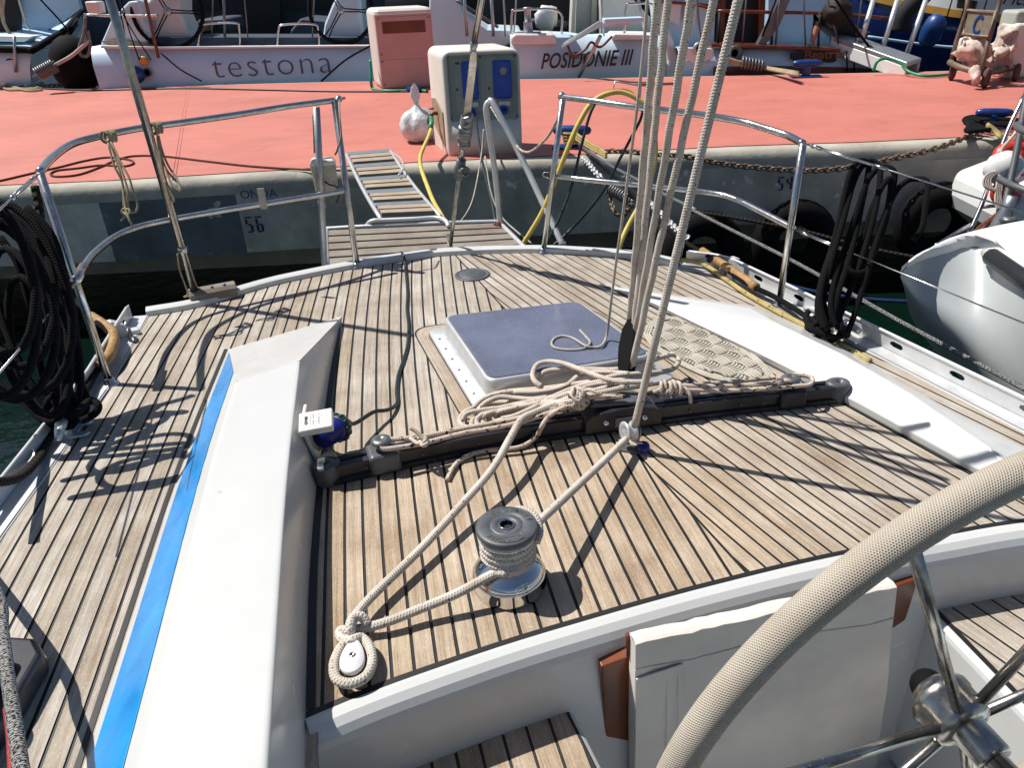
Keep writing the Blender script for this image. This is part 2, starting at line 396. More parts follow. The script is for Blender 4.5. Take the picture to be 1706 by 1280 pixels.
def ipol(line, y):
    """x of a polyline given as (x, y) pairs sorted by y"""
    if y <= line[0][1]: (x0, y0), (x1, y1) = line[0], line[1]
    elif y >= line[-1][1]: (x0, y0), (x1, y1) = line[-2], line[-1]
    else:
        for (x0, y0), (x1, y1) in zip(line, line[1:]):
            if y0 <= y <= y1: break
    return x0 + (x1 - x0) * (y - y0) / (y1 - y0)

# ================================================================ setting
ZQ, ZW = -0.05, -1.1
MB().quad((-600, -300, ZW), (600, -300, ZW), (600, 1500, ZW), (-600, 1500, ZW)).build('water', 'water', kind='structure')
# quay: painted top, rounded concrete lip, shaded wall
qn = [(-14, 5.15)] + [tuple(A(x, y, ZQ)[:2]) for x, y in ((0, 316), (165, 309), (440, 292), (700, 277), (1010, 262), (1230, 250), (1450, 243), (1660, 233))] + [(14, 5.75)]
qf = [(-14, 12.2)] + [tuple(A(x, y, ZQ)[:2]) for x, y in ((0, 150), (560, 136), (1000, 130), (1500, 120))] + [(14, 7.9)]
q = MB()
prof = [(.0, -.55), (-.0, -.09), (.008, -.045), (.03, -.014), (.06, -.003), (.20, .0)]
n0 = len(qn)
vs = [Vector((x, y + dy, ZQ + dz)) for (x, y) in qn for dy, dz in prof]
K = len(prof)
q.add(vs, [[i * K + k, (i + 1) * K + k, (i + 1) * K + k + 1, i * K + k + 1] for i in range(n0 - 1) for k in range(K - 1)])
q.poly([Vector((x, y, ZQ - .55)) for x, y in qn] + [Vector((x, y + 1.2, ZQ - .55)) for x, y in qn[::-1]])
q.quad((-14, 6.4, ZQ - .56), (14, 6.9, ZQ - .56), (14, 6.9, ZW - .4), (-14, 6.4, ZW - .4))
q.build('quay', 'conc', kind='structure')
q = MB()
q.poly([Vector((x, y + .13, ZQ + .004)) for x, y in qn] + [Vector((x, y - .06, ZQ + .004)) for x, y in qf[::-1]])
q.build('quay_pavement', 'red', kind='structure')
q = MB()
q.poly([Vector((x, y - .12, ZQ)) for x, y in qf] + [Vector((x, y, ZQ)) for x, y in qf[::-1]])
vsf = [Vector((x, y, z)) for x, y in qf for z in (ZQ, ZQ - .6)]
q.add(vsf, [[2 * i, 2 * i + 1, 2 * i + 3, 2 * i + 2] for i in range(len(qf) - 1)])
q.build('quay_edge', 'conc', kind='structure')
# seams / paint ridges and odd patches on the quay
q = MB()
for (x0, y0, x1, y1) in ((313, 136, 287, 298), (318, 136, 292, 298)):
    q.tube([A(x0, y0, ZQ + .003), A(x1, y1, ZQ + .003)], .004, 6)
q.tube(spl([A(x, y, ZQ + .003) for x, y in ((1205, 128), (1330, 142), (1420, 158))]), .003, 6)
q.build('quay_seam', 'red', kind='structure')
# darker and lighter wall panels of the quay
def qx(px_, z): # point on the quay wall plane below px
    for i in range(len(qn) - 1):
        pass
    return None
def wall_panel(x0, x1, mname, col, z0=-.02, z1=-.552, shift=.006):
    M[mname] = vary(mname, col, .8, amt=.35, scale=4, spots=(9, .66, tuple(min(1, c * 1.6) for c in col)), bmp=.003, bscale=20)
    o = MB(); 
    def yn(x):
        for (xa, ya), (xb, yb) in zip(qn, qn[1:]):
            if xa <= x <= xb: return lerp(ya, yb, (x - xa) / (xb - xa))
        return 5.5
    xs = [x0] + [x for x, _ in qn if x0 < x < x1] + [x1]
    for a, c in zip(xs, xs[1:]):
        o.quad((a, yn(a) - shift, ZQ + z1), (c, yn(c) - shift, ZQ + z1), (c, yn(c) - shift, ZQ + z0 - .1), (a, yn(a) - shift, ZQ + z0 - .1))
    return o.build('quay_wall', mname, kind='structure')
xa = B(168, 360, 5.4).x; xb = B(400, 360, 5.5).x; xc = B(1000, 360, 5.6).x
wall_panel(-14, xa, 'panel_grey_green', (.56, .54, .47))
wall_panel(xa + .002, xb, 'panel_blue_black', (.13, .15, .155))
wall_panel(xb + .002, xc, 'panel_olive', (.48, .46, .38))
wall_panel(xc + .002, 14, 'panel_stained', (.54, .50, .42))

# ================================================================ own yacht
yacht = empty('sailing_yacht', (0, 1.6, 0), 'white sailing yacht seen along its teak aft deck towards the stern, steel rails round it', 'sailing yacht')
# ---- outlines on the deck level (x, y)
toeL = [(-.80, -.6), (-1.12, .55), (-1.286, 1.518), (-1.36, 2.3), (-1.466, 2.895)]
stern = [(-1.466, 2.895)] + [tuple(A(x, y)[:2]) for x, y in ((332, 512), (437, 481), (500, 466), (601, 446), (678, 434), (752, 426), (886, 422), (1000, 427), (1062, 433), (1125, 446))]
toeR = [stern[-1]] + [(.90, 3.09), (1.045, 2.735), (1.416, 1.79), (1.60, 1.30), (1.85, .5), (1.98, -.6)]
innerL = [(-.10, -.6), (-.22, .15), (-.405, .953), (-.497, 1.453), (-.606, 2.246), (-.656, 2.775)]
rim = [tuple(A(x, y)[:2]) for x, y in ((510, 1200), (600, 1163), (700, 1126), (850, 1075), (1000, 1030), (1120, 996), (1240, 965), (1340, 941), (1440, 920), (1570, 896), (1706, 873))] + [(1.62, 1.44)]
rim[0] = (-.405, .945)
chev = ((.62, .912), (-.35, 3.82))   # joint between the two runs of planking
def chevx(y): return .5 - .335 * (y - 1.27)
def outline():
    return toeL + stern[1:] + toeR[1:]
STF = [(p.x, p.y) for p in spl([Vector((x, y, 0)) for x, y in stern], 4)]
def Ip(y):   # sideways drift of the port planks since y = 1
    return math.tan(R(10.0)) * (y - 1) if y < 1.3 else math.tan(R(10.0)) * .3 + sum(math.tan(R(10.0 - 2.6 * (1.3 + (k + .5) * (y - 1.3) / 12 - 1.3))) for k in range(12)) * (y - 1.3) / 12
def clip_deck(pg, left):
    # stern curve, toe rails: convex -> one half plane after another
    ym = sum(p[1] for p in pg) / len(pg)
    if ym > 2.6:
        xm = sum(p[0] for p in pg) / len(pg)
        if (xm < STF[0][0] and ym > STF[0][1]) or (xm > STF[-1][0] and ym > STF[-1][1]): return None
        for a, c in zip(STF, STF[1:]):
            if a[0] <= xm < c[0]:
                pg = clip(pg, c, a)
                if len(pg) < 3: return None
                break
    for ln in (toeL, toeR):
        for a, c in zip(ln, ln[1:]):
            if min(a[1], c[1]) <= ym < max(a[1], c[1]):
                pg = clip(pg, c, a)
                if len(pg) < 3: return None
                break
    return pg
def planks(side, gap, z, mb, pitch=.0447, seams=True):
    rnd = random.Random(11 if side < 0 else 23)
    ys = [-.6 + .1 * i for i in range(46)]
    N = 60
    for k in range(-N, N):
        pcv = rnd.random(); butt = 99; pc2 = 0; rnd.random()
        u0 = rnd.uniform(0, 40)
        for y0, y1 in zip(ys, ys[1:]):
            if side < 0:
                xa_, xb_ = k * pitch + .018 - Ip(y0), k * pitch + .018 - Ip(y1); wd = pitch
            else:
                t = math.tan(R(25.2)); wd = .0408 / math.cos(R(25.2))
                xa_, xb_ = k * wd + .40 - t * (y0 - 1.5), k * wd + .40 - t * (y1 - 1.5)
            g = gap / 2
            pg = [(xa_ + g, y0), (xa_ + wd - g, y0), (xb_ + wd - g, y1), (xb_ + g, y1)]
            if side < 0: pg = clip(pg, (chevx(-1) - gap / 2, -1), (chevx(4) - gap / 2, 4))
            else: pg = clip(pg, (chevx(4) + gap / 2, 4), (chevx(-1) + gap / 2, -1))
            if len(pg) < 3: continue
            pg = clip_deck(pg, True)
            if not pg or len(pg) < 3: continue
            parts = []
            ym = (y0 + y1) / 2
            if y0 < 1.75:   # cut by the cockpit rim right of the port coaming
                a = clip(pg, (ipol(innerL, y0) + .02, y0), (ipol(innerL, y1) + .02, y1))
                if len(a) >= 3: parts.append(a)
                r = clip(pg, (ipol(innerL, y1) + .02, y1), (ipol(innerL, y0) + .02, y0))
                if len(r) >= 3:
                    xm = sum(p[0] for p in r) / len(r)
                    for (ra, rb) in zip(rim, rim[1:]):
                        if ra[0] <= xm < rb[0] or (ra is rim[0] and xm < ra[0]) or (rb is rim[-1] and xm >= rb[0]):
                            off = .016 if gap > 0 else 0.0
                            r2 = clip(r, (ra[0], ra[1] + off), (rb[0], rb[1] + off))
                            if len(r2) >= 3: parts.append(r2)
                            break
            else: parts.append(pg)
            for pp in parts:
                uv = []
                for (X_, Y_) in pp:
                    xc_ = xa_ + (xb_ - xa_) * (Y_ - y0) / (y1 - y0); uv.append((u0 + Y_, k * .17 + (X_ - xc_)))
                mb.add([(X_, Y_, z) for X_, Y_ in pp], [list(range(len(pp)))], [uv], pcv if ym < butt else pc2, False)
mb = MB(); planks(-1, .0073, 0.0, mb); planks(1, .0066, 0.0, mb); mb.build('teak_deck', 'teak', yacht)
mb = MB(); planks(-1, 0, -.003, mb); planks(1, 0, -.0034, mb); mb.build('deck_caulking', 'caulk', yacht)
# ---- white margin along the stern, black seam inside it
def ribbon(mb, line, w0, w1, z0, z1, thick=0):
    """flat band following a plan line between the offsets w0 and w1 (left of travel)"""
    P_ = []
    for i, p in enumerate(line):
        a = Vector((*line[max(0, i - 1)], 0)); c = Vector((*line[min(len(line) - 1, i + 1)], 0))
        t = (c - a).normalized(); nrm = Vector((-t.y, t.x, 0)); b_ = Vector((*p, 0))
        P_.append((b_ + nrm * w0 + Vector((0, 0, z0)), b_ + nrm * w1 + Vector((0, 0, z1))))
    for (a, c), (d, e) in zip(P_, P_[1:]): mb.add([a, d, e, c], [[0, 1, 2, 3]])
    return mb
st = spl([Vector((x, y, 0)) for x, y in stern], 4); st = [(p.x, p.y) for p in st]
mb = MB()
ribbon(mb, st, .0, .004, -.004, .020); ribbon(mb, st, .004, .016, .020, .024); ribbon(mb, st, .016, .05, .024, .024); ribbon(mb, st, .05, .066, .024, .012); ribbon(mb, st, .066, .075, .012, -.03)
mb.build('stern_rail', 'gel', yacht, bevel=0)
full = toeL[:-1] + st + toeR[1:]
mb = MB()
for (w0, z0), (w1, z1) in zip(((.07, -.02), (.11, -.08), (.10, -.3), (-.05, -.75), (-.3, -1.05)), ((.11, -.08), (.10, -.3), (-.05, -.75), (-.3, -1.05), (-.5, -1.3))):
    ribbon(mb, full, w0, w1, z0, z1)
mb.build('hull', 'gelhull', yacht)
# covering board between the planks and the perforated side rails
for nm, ln in (('side_rail', toeL), ('side_rail', toeR)):
    mb = MB(); l2 = [(lerp(a[0], c[0], k / 8), lerp(a[1], c[1], k / 8)) for a, c in zip(ln, ln[1:]) for k in range(8)] + [ln[-1]]
    ribbon(mb, l2, -.008, .07, .003, .003); ribbon(mb, l2, .07, .085, .003, -.03); ribbon(mb, l2, -.010, -.008, -.004, .003)
    mb.build('covering_board', 'gel', yacht)
    # upright plate with slots: built bay by bay
    pts = [Vector((x, y, 0)) for x, y in l2]
    L = [0]
    for a, c in zip(pts, pts[1:]): L.append(L[-1] + (c - a).length)
    def at(s):
        for i in range(len(L) - 1):
            if L[i] <= s <= L[i + 1]:
                t = (s - L[i]) / (L[i + 1] - L[i]); a = pts[i].lerp(pts[i + 1], t); d = (pts[i + 1] - pts[i]).normalized(); return a + Vector((-d.y, d.x, 0)) * .05
        return pts[-1]
    mb = MB(); s = .03; H0, H1, S0, S1 = .004, .062, .024, .044; bay = .235
    Zv = lambda p, z: (p.x, p.y, z)
    while s + bay < L[-1]:
        a, b0, b1, c = at(s), at(s + .09), at(s + .145), at(s + bay)
        mid = [at(s + .103), at(s + .132)]
        mb.quad(Zv(a, H0), Zv(b0, H0), Zv(b0, H1), Zv(a, H1)); mb.quad(Zv(b1, H0), Zv(c, H0), Zv(c, H1), Zv(b1, H1))
        mb.quad(Zv(b0, H0), Zv(b1, H0), Zv(b1, S0), Zv(b0, S0)); mb.quad(Zv(b0, S1), Zv(b1, S1), Zv(b1, H1), Zv(b0, H1))
        zc = (S0 + S1) / 2
        mb.poly([Zv(b0, S0), Zv(mid[0], S0), Zv(at(s + .093), S0 + .004), Zv(b0, zc)]); mb.poly([Zv(b0, S1), Zv(b0, zc), Zv(at(s + .093), S1 - .004), Zv(mid[0], S1)])
        mb.poly([Zv(b1, S0), Zv(b1, zc), Zv(at(s + .142), S0 + .004), Zv(mid[1], S0)]); mb.poly([Zv(b1, S1), Zv(mid[1], S1), Zv(at(s + .142), S1 - .004), Zv(b1, zc)])
        s += bay
    e = MB()
    o = mb.build('slotted_toe_rail', 'alu_white', yacht, flat=True)
    md = o.modifiers.new('thick', 'SOLIDIFY'); md.thickness = .004
    edge = [at(x * .04) for x in range(1, int(L[-1] / .04) - 0)]
    MB().tube([Zv(p, H1 + .002) for p in edge], .006, 8).build('rail_cap', 'alu_white', o)
    mb2 = MB(); ribbon(mb2, l2, -.004, .048, .006, .0075); mb2.build('rail_foot', 'alu_white', o)

# ---- port coaming
def AA(x, y, z): return A(x, y, z)
ZC = .16
ys_ = [(381, 582), (303, 780), (178, 1160)]
ob = [AA(x, y, 0) for x, y in ys_]; ob.append(ob[-1] + (ob[-1] - ob[-2]) * 1.6)
ot = [AA(x, y, ZC) for x, y in ((393, 636), (350, 780), (261, 1160))]; ot.append(ot[-1] + (ot[-1] - ot[-2]) * 1.6)
it = [AA(x, y, ZC) for x, y in ((499, 601), (477, 800), (453, 1160))]; it.append(it[-1] + (it[-1] - it[-2]) * 1.6)
ib = [Vector((ipol(innerL, y), y, -.002)) for y in (2.765, 2.246, 1.453, .953)]; ib.append(Vector((-.14, -.35, -.002)))
tip = AA(570, 527, .0)
ib[0] = tip
mb = MB()
def skin(mb, rows, sm=True):
    m_ = len(rows[0]); vs = [p for r in rows for p in r]
    mb.add(vs, [[i * m_ + k, i * m_ + k + 1, (i + 1) * m_ + k + 1, (i + 1) * m_ + k] for i in range(len(rows) - 1) for k in range(m_ - 1)], None, .5, sm)
def resamp(pts, n):
    p = spl(pts, 8); L = [0]
    for a, c in zip(p, p[1:]): L.append(L[-1] + (c - a).length)
    out = []
    for i in range(n):
        s = L[-1] * i / (n - 1)
        for k in range(len(L) - 1):
            if L[k] <= s <= L[k + 1] + 1e-9: out.append(p[k].lerp(p[k + 1], (s - L[k]) / max(1e-9, L[k + 1] - L[k]))); break
    return out
n_ = 24
OB, OT, IT, IB = [resamp(x, n_) for x in (ob, ot, it, ib)]
rows = []
crown = [(0, 0), (.14, .55), (.75, 0)]
def edge_rows(A_, B_, C_, r):   # rounded corner at B_ between A_ and C_
    out = []
    for k in range(n_): pass
    return out
def rnd_rows(Pa, Pb, Pc, r=.012, n=4):
    rr = [[] for _ in range(n + 1)]
    for a, b_, c in zip(Pa, Pb, Pc):
        u = (a - b_).normalized() * r; v = (c - b_).normalized() * r
        for i in range(n + 1):
            t = i / n; rr[i].append((b_ + u) * (1 - t) ** 2 + b_ * 2 * t * (1 - t) + (b_ + v) * t * t)
    return rr
low = [Vector((p.x, p.y, -.7)) if p.y < .98 else Vector((p.x, p.y, -.02)) for p in IB]
rows = [OB] + rnd_rows(OB, OT, IT, .016) + rnd_rows(OT, IT, IB, .012) + [IB, low]
skin(mb, rows)
# sloping after face
f0 = [OB[0], OT[0], IT[0], IB[0]]
mb.add([OB[0], OT[0], IT[0], IB[0]], [[0, 1, 2, 3]], None, .5, False)
coam = mb.build('cockpit_coaming', 'gel', yacht, label='port coaming with a blue tape stripe along it')
# blue stripe on the outer slope
mb = MB()
def onface(t, off=.0025):
    r = []
    for a, c, i_ in zip(OB, OT, range(n_)):
        d = (OB[min(i_ + 1, n_ - 1)] - OB[max(i_ - 1, 0)]).normalized(); nr = d.cross(c - a).normalized()
        if nr.z < 0: nr = -nr
        r.append(a.lerp(c, t) + nr * off)
    return r
skin(mb, [onface(.13, .0015), onface(.135), onface(.74), onface(.745, .0015)], False)
mb.build('stripe', 'blue', coam)
# ---- starboard coaming
ib2 = [AA(1000, 474, 0), AA(1081, 508, 0), AA(1250, 591, 0), AA(1420, 679, 0), AA(1625, 791, 0), AA(1720, 842, 0)]
ob2 = [AA(1262, 511, 0), AA(1380, 562, 0), AA(1500, 636, 0), AA(1600, 692, 0), AA(1706, 745, 0), AA(1790, 790, 0)]
ot2 = [AA(1252, 514, .05), AA(1300, 541, .08), AA(1400, 588, .085), AA(1518, 656, .085), AA(1652, 748, .07), AA(1760, 842, .03)]
it2 = [AA(1012, 477, .012), AA(1090, 506, .022), AA(1262, 588, .025), AA(1430, 672, .025), AA(1630, 783, .02), AA(1722, 840, .015)]
def lin_(pts): return [pts[i].lerp(pts[i + 1], k / 5) for i in range(5) for k in range(5)] + [pts[5]]
n_keep = n_; n_ = 26
OB, OT, IT, IB = [lin_(x) for x in (ob2, ot2, it2, ib2)]
mb = MB(); low = [Vector((p.x, p.y, -.02)) for p in IB]
skin(mb, [OB] + rnd_rows(OB, OT, IT, .008) + rnd_rows(OT, IT, IB, .004) + [IB, low])
mb.add([OB[0], OT[0], IT[0], IB[0]], [[0, 1, 2, 3]], None, .5, False)
mb.add([OB[-1], OT[-1], IT[-1], IB[-1]], [[0, 1, 2, 3]], None, .5, False)
mb.build('cockpit_coaming', 'gel', yacht, label='starboard coaming, plain white')
# black seams beside the coamings
mb = MB()
l = [(p.x, p.y) for p in resamp([Vector((ipol(innerL, y), y, 0)) for y in (2.70, 2.246, 1.453, .965)], 14)]
ribbon(mb, l, 0, .017, .0035, .0015)
mb.build('deck_caulking', 'caulk', yacht); mb = MB()
l = [(p.x, p.y) for p in resamp([p for p in ib2[:5]], 14)]
ribbon(mb, l, -.008, .001, .0015, .003)
mb.build('deck_caulking', 'caulk', yacht); mb = MB()
ribbon(mb, [(p.x, p.y) for p in resamp(ob[:4], 16)], -.016, -.004, .002, .002)
mb.build('deck_caulking', 'caulk', yacht)

# ---- cockpit rim, wall, floor, seats
rp = [Vector((x, y, 0)) for x, y in rim]; rs_ = resamp(rp, 50); rl = [(p.x, p.y) for p in rs_]
mb = MB()
prof = [(.0, -.004), (0, .004), (-.010, .008), (-.026, .006), (-.040, -.004), (-.049, -.018), (-.053, -.035), (-.055, -.06), (-.060, -.2), (-.07, -.75)]
for (a, za), (c, zc) in zip(prof, prof[1:]): ribbon(mb, rl, a, c, za, zc)
mb.build('cockpit_rim', 'gel', yacht)
mb = MB(); ribbon(mb, rl, .0005, .016, .0025, .0015); mb.build('deck_caulking', 'caulk', yacht)
mb = MB(); mb.quad((-.45, -.6, -.70), (2.0, -.6, -.70), (2.0, 1.6, -.70), (-.45, 1.6, -.70)); mb.build('cockpit_floor', 'gel', yacht)
def seat(name, pg, z, side_from, cutlines, ang, warm='teak', label=None):
    mb = MB(); rnd = random.Random(5)
    pitch = .050; t = math.tan(R(ang)); cs = math.cos(R(ang))
    cen = (sum(p[0] for p in pg) / len(pg), sum(p[1] for p in pg) / len(pg))
    tk = MB()
    for k in range(-30, 30):
        x0 = cen[0] + k * pitch / cs
        for gap, zz, target in ((.0065, z + .004, tk), (0, z + .001, None)):
            if target is None: continue
            p = [(x0 + gap / 2 - t * (-1.5), cen[1] - 1.5), (x0 + pitch / cs - gap / 2 - t * (-1.5), cen[1] - 1.5), (x0 + pitch / cs - gap / 2 - t * 1.5, cen[1] + 1.5), (x0 + gap / 2 - t * 1.5, cen[1] + 1.5)]
            for a, c in zip(pg, pg[1:] + pg[:1]):
                p = clip(p, a, c)
                if len(p) < 3: break
            if len(p) < 3: continue
            tk.add([(X_, Y_, zz) for X_, Y_ in p], [list(range(len(p)))], [[(Y_ + k, X_ + t * (Y_ - cen[1]) + k) for X_, Y_ in p]], rnd.random(), False)
    gc = (cen[0], cen[1])
    grow = [(x + (x - gc[0]) * side_from, y + (y - gc[1]) * side_from) for x, y in pg]
    blk = [(x + (x - gc[0]) * side_from * .35, y + (y - gc[1]) * side_from * .35) for x, y in pg]
    s_ = mb.prism([Vector((x, y, -.69)) for x, y in grow], (0, 0, z + .69)).build(name, 'gel', yacht, label=label, bevel=.02)
    MB().prism([Vector((x, y, z - .01)) for x, y in blk], (0, 0, .0125)).build('seat_caulking', 'caulk', s_)
    tk.build('seat_teak', warm, s_)
zs = -.18
pg = [tuple(A(x, y, zs)[:2]) for x, y in ((930, 1167), (622, 1290), (440, 1420), (700, 1560), (1090, 1470))][::-1]
pg = [tuple(A(x, y, zs)[:2]) for x, y in ((540, 1322), (930, 1165), (992, 1290), (1080, 1470), (560, 1600))]
pg = pg[::-1]
seat('cockpit_seat', pg, zs, .10, None, 13, 'teak', 'port cockpit seat with teak slats')
zs = -.17
pg = [tuple(A(x, y, zs)[:2]) for x, y in ((1535, 990), (1760, 938), (2050, 1080), (1960, 1360), (1800, 1262))][::-1]
seat('cockpit_seat', pg, zs, .13, None, 27, 'teak', 'starboard cockpit seat with teak slats')

# ---- aft hatch
zt = .085
hc = [A(737, 524, zt), A(965, 499, zt), A(1092, 590, zt), A(812, 634, zt)]
def rquad(c, r, n=6, z=None):
    out = []
    for i in range(4):
        p, a, b_ = c[i], c[i - 1], c[(i + 1) % 4]; u = (a - p).normalized() * r; v = (b_ - p).normalized() * r
        for k in range(n + 1):
            t = k / n; o = (p + u) * (1 - t) ** 2 + p * 2 * t * (1 - t) + (p + v) * t * t
            out.append(o if z is None else Vector((o.x, o.y, z)))
    return out
def inset(c, d):
    m_ = sum((p for p in c), Vector()) / 4
    out = []
    for i in range(4):
        p, a, b_ = c[i], c[i - 1], c[(i + 1) % 4]; out.append(p + (a - p).normalized() * d + (b_ - p).normalized() * d)
    return out
def loft(mb, rings, cap=True, smooth=True):
    n = len(rings[0]); vs = [p for r in rings for p in r]
    fs = [[i * n + k, i * n + (k + 1) % n, (i + 1) * n + (k + 1) % n, (i + 1) * n + k] for i in range(len(rings) - 1) for k in range(n)]
    if cap: fs.append([(len(rings) - 1) * n + k for k in range(n)])
    return mb.add(vs, fs, None, .5, smooth)
hatch = MB()
loft(hatch, [rquad(inset(hc, -.052), .05, z=.0), rquad(inset(hc, -.052), .05, z=.010), rquad(inset(hc, -.048), .05, z=.013), rquad(inset(hc, -.012), .045, z=.015), rquad(inset(hc, -.010), .045, z=.018)], True)
hatch = hatch.build('deck_hatch', 'alu', yacht)
f = MB(); loft(f, [rquad(hc, .04, z=.016), rquad(inset(hc, -.002), .04, z=.03), rquad(hc, .04, z=.070), rquad(inset(hc, .004), .04, z=.080), rquad(inset(hc, .010), .036, z=.082), rquad(inset(hc, .012), .036, z=.079)], True)
f.build('hatch_frame', 'alu', hatch)
f = MB(); loft(f, [rquad(inset(hc, .0125), .035, z=.0795), rquad(inset(hc, .013), .035, z=.0835), rquad(inset(hc, .017), .035, z=.085)], True, False)
f.build('hatch_pane', 'acryl', hatch)
f = MB()
ho = inset(hc, -.030)
for i in range(4):
    for k in range(1, 7):
        p = ho[i].lerp(ho[(i + 1) % 4], k / 7); f = MB(); f.lathe((p.x, p.y, .0140), [(.0045, 0), (.004, .002), (.0015, .0022)], n=8)
        f.build('hatch_screw', 'dgrey', hatch)
f = MB()
ou = rquad(inset(hc, -.098), .09, z=.0015); inn = rquad(inset(hc, -.056), .06, z=.0015)
N4 = len(ou)
uvs = []
f.add(ou + inn, [[k, (k + 1) % N4, N4 + (k + 1) % N4, N4 + k] for k in range(N4)], [[(k * .05, 0), (k * .05 + .05, 0), (k * .05 + .05, .045), (k * .05, .045)] for k in range(N4)], .35, False)
f.build('teak_margin', 'teak_edge', hatch)
f = MB()
for d0, d1 in ((-.103, -.098), (-.056, -.050)):
    a, c = rquad(inset(hc, d0), .09 if d0 < -.08 else .06, z=.002), rquad(inset(hc, d1), .09 if d0 < -.08 else .06, z=.002)
    f.add(a + c, [[k, (k + 1) % N4, N4 + (k + 1) % N4, N4 + k] for k in range(N4)], None, .5, False)
f.build('margin_caulking', 'caulk', hatch)
# deck plate (round inspection cover)
c = A(787, 458.5)
dpl = MB().lathe(c, [(.078, -.001), (.078, .004), (.074, .006), (.066, .0065), (.064, .0045), (.060, .0045), (.058, .0065), (.0, .0068)], n=40, cap=False).build('deck_plate', 'grey_pl', yacht)
f = MB()
for a in (0.4, 3.54):
    f = MB(); f.lathe(c + Vector((math.cos(a) * .03, math.sin(a) * .03, .0062)), [(.006, 0), (.005, .002)], n=8); f.build('plate_screw', 'dgrey', dpl)

# ---- mainsheet traveller
tb = [A(x, y, 0) for x, y in ((548, 813), (700, 777), (850, 747), (996, 724), (1150, 702), (1303, 684), (1402, 673))]
ts = resamp(tb, 30)
def perp(p, q_): d = (q_ - p); d.z = 0; d.normalize(); return Vector((-d.y, d.x, 0)), d
tp = [(0, 0), (0, .014), (.010, .018), (.012, .040), (.004, .044), (.004, .054), (.012, .056), (.022, .056), (.024, .050), (.034, .050), (.036, .056), (.046, .056), (.054, .054), (.054, .044), (.046, .040), (.048, .018), (.058, .014), (.058, 0)]
rows = []
for (o_, z_) in tp:
    r = []
    for i, p in enumerate(ts):
        nr, d = perp(ts[max(0, i - 1)], ts[min(len(ts) - 1, i + 1)]); r.append(p + nr * o_ + Vector((0, 0, z_ + .001)))
    rows.append(r)
tr = MB(); skin(tr, rows, False)
trav = tr.build('traveller_track', 'black', yacht)
f = MB()
for i in range(2, 29, 3):
    nr, d = perp(ts[i - 1], ts[i + 1]); f = MB(); f.lathe(ts[i] + nr * .009 + Vector((0, 0, .030)), [(.004, .0), (.0035, .002), (0, .003)], axis=-nr, n=8, cap=False)
    f.build('track_bolt', 'dgrey', trav)
for (i0, i1) in ((1, 0), (28, 29)):
    nr, d = perp(ts[i1], ts[i0]); 
    if nr.y < 0: nr = -nr
    base = ts[i1] + nr * .029
    ring = []
    for (rr_, zz) in ((.031, .001), (.031, .054), (.028, .061), (.011, .062), (.010, .050)):
        r = []
        for k in range(24):
            a = 2 * math.pi * k / 24; x_, y_ = math.cos(a), math.sin(a)
            ln = -x_ * rr_ if x_ < 0 else -(x_ * (rr_ if rr_ < .02 else .050))
            r.append(base - d * (ln if False else 0) + d * (x_ * (.042 if (x_ > 0 and rr_ > .02) else rr_)) + nr * y_ * rr_ + Vector((0, 0, zz)))
        ring.append(r)
    f = MB(); loft(f, ring, True); e_ = f.build('track_end_cap', 'grey_pl', trav)
    MB().lathe(base + Vector((0, 0, .0675)), [(.012, 0), (.0, .0004)], n=16, cap=False).build('bolt_hole', 'dark', trav) if False else None
def tpoint(x):   # centre of the track below a photo column
    best = min(range(30), key=lambda i: abs((ROT.transposed() @ (ts[i] + Vector((0, 0, .03)) - CAMP)).x / -(ROT.transposed() @ (ts[i] + Vector((0, 0, .03)) - CAMP)).z * FPX + CX - x))
    i = max(1, min(28, best)); nr, d = perp(ts[i - 1], ts[i + 1]); return ts[best] + nr * .029, nr, d
for X_, lab in ((655, 'port stop'), (1330, 'starboard stop')):
    c, nr, d = tpoint(X_); Z_ = Vector((0, 0, 1))
    f = MB(); f.box(c + Z_ * .034, (.085, .078, .062), (d, nr, Z_)); s_ = f.build('track_stop', 'grey_pl' if X_ < 900 else 'black', trav, bevel=.012)
    f = MB(); f.lathe(c + Z_ * .065, [(.016, 0), (.013, .004), (.012, .016), (.026, .019), (.029, .023), (.027, .028), (.018, .032), (.008, .0325), (.006, .030), (0, .030)], n=24, cap=False)
    f.build('stop_pin', 'dgrey', trav, label=None)
# car
c, nr, d = tpoint(1040); Z_ = Vector((0, 0, 1))
f = MB()
pr = [(-.115, .0), (-.115, .045), (-.095, .062), (-.02, .07), (.04, .07), (.095, .056), (.115, .04), (.115, 0)]
f.prism([c + d * a - nr * .045 + Z_ * (.012 + z) for a, z in pr], nr * .09); car = f.build('traveller_car', 'black', yacht, bevel=.006)
f = MB(); f.box(c + d * .0 - nr * .047 + Z_ * .042, (.055, .004, .03), (d, nr, Z_)); f.build('car_label', 'dgrey', car, bevel=.001)
for a in (-.055, .06):
    f = MB(); f.lathe(c + d * a - nr * .045 + Z_ * .045, [(.010, 0), (.0095, .004), (.005, .010), (0, .011)], axis=-nr, n=14, cap=False); f.build('car_bolt', 'chrome', car)
f = MB(); f.prism([c + d * a + nr * b_ + Z_ * .083 for a, b_ in ((-.09, -.02), (.05, -.035), (.075, .0), (.05, .035), (-.06, .03))], (0, 0, .012)); f.build('car_top_plate', 'grey_pl', car, bevel=.004)

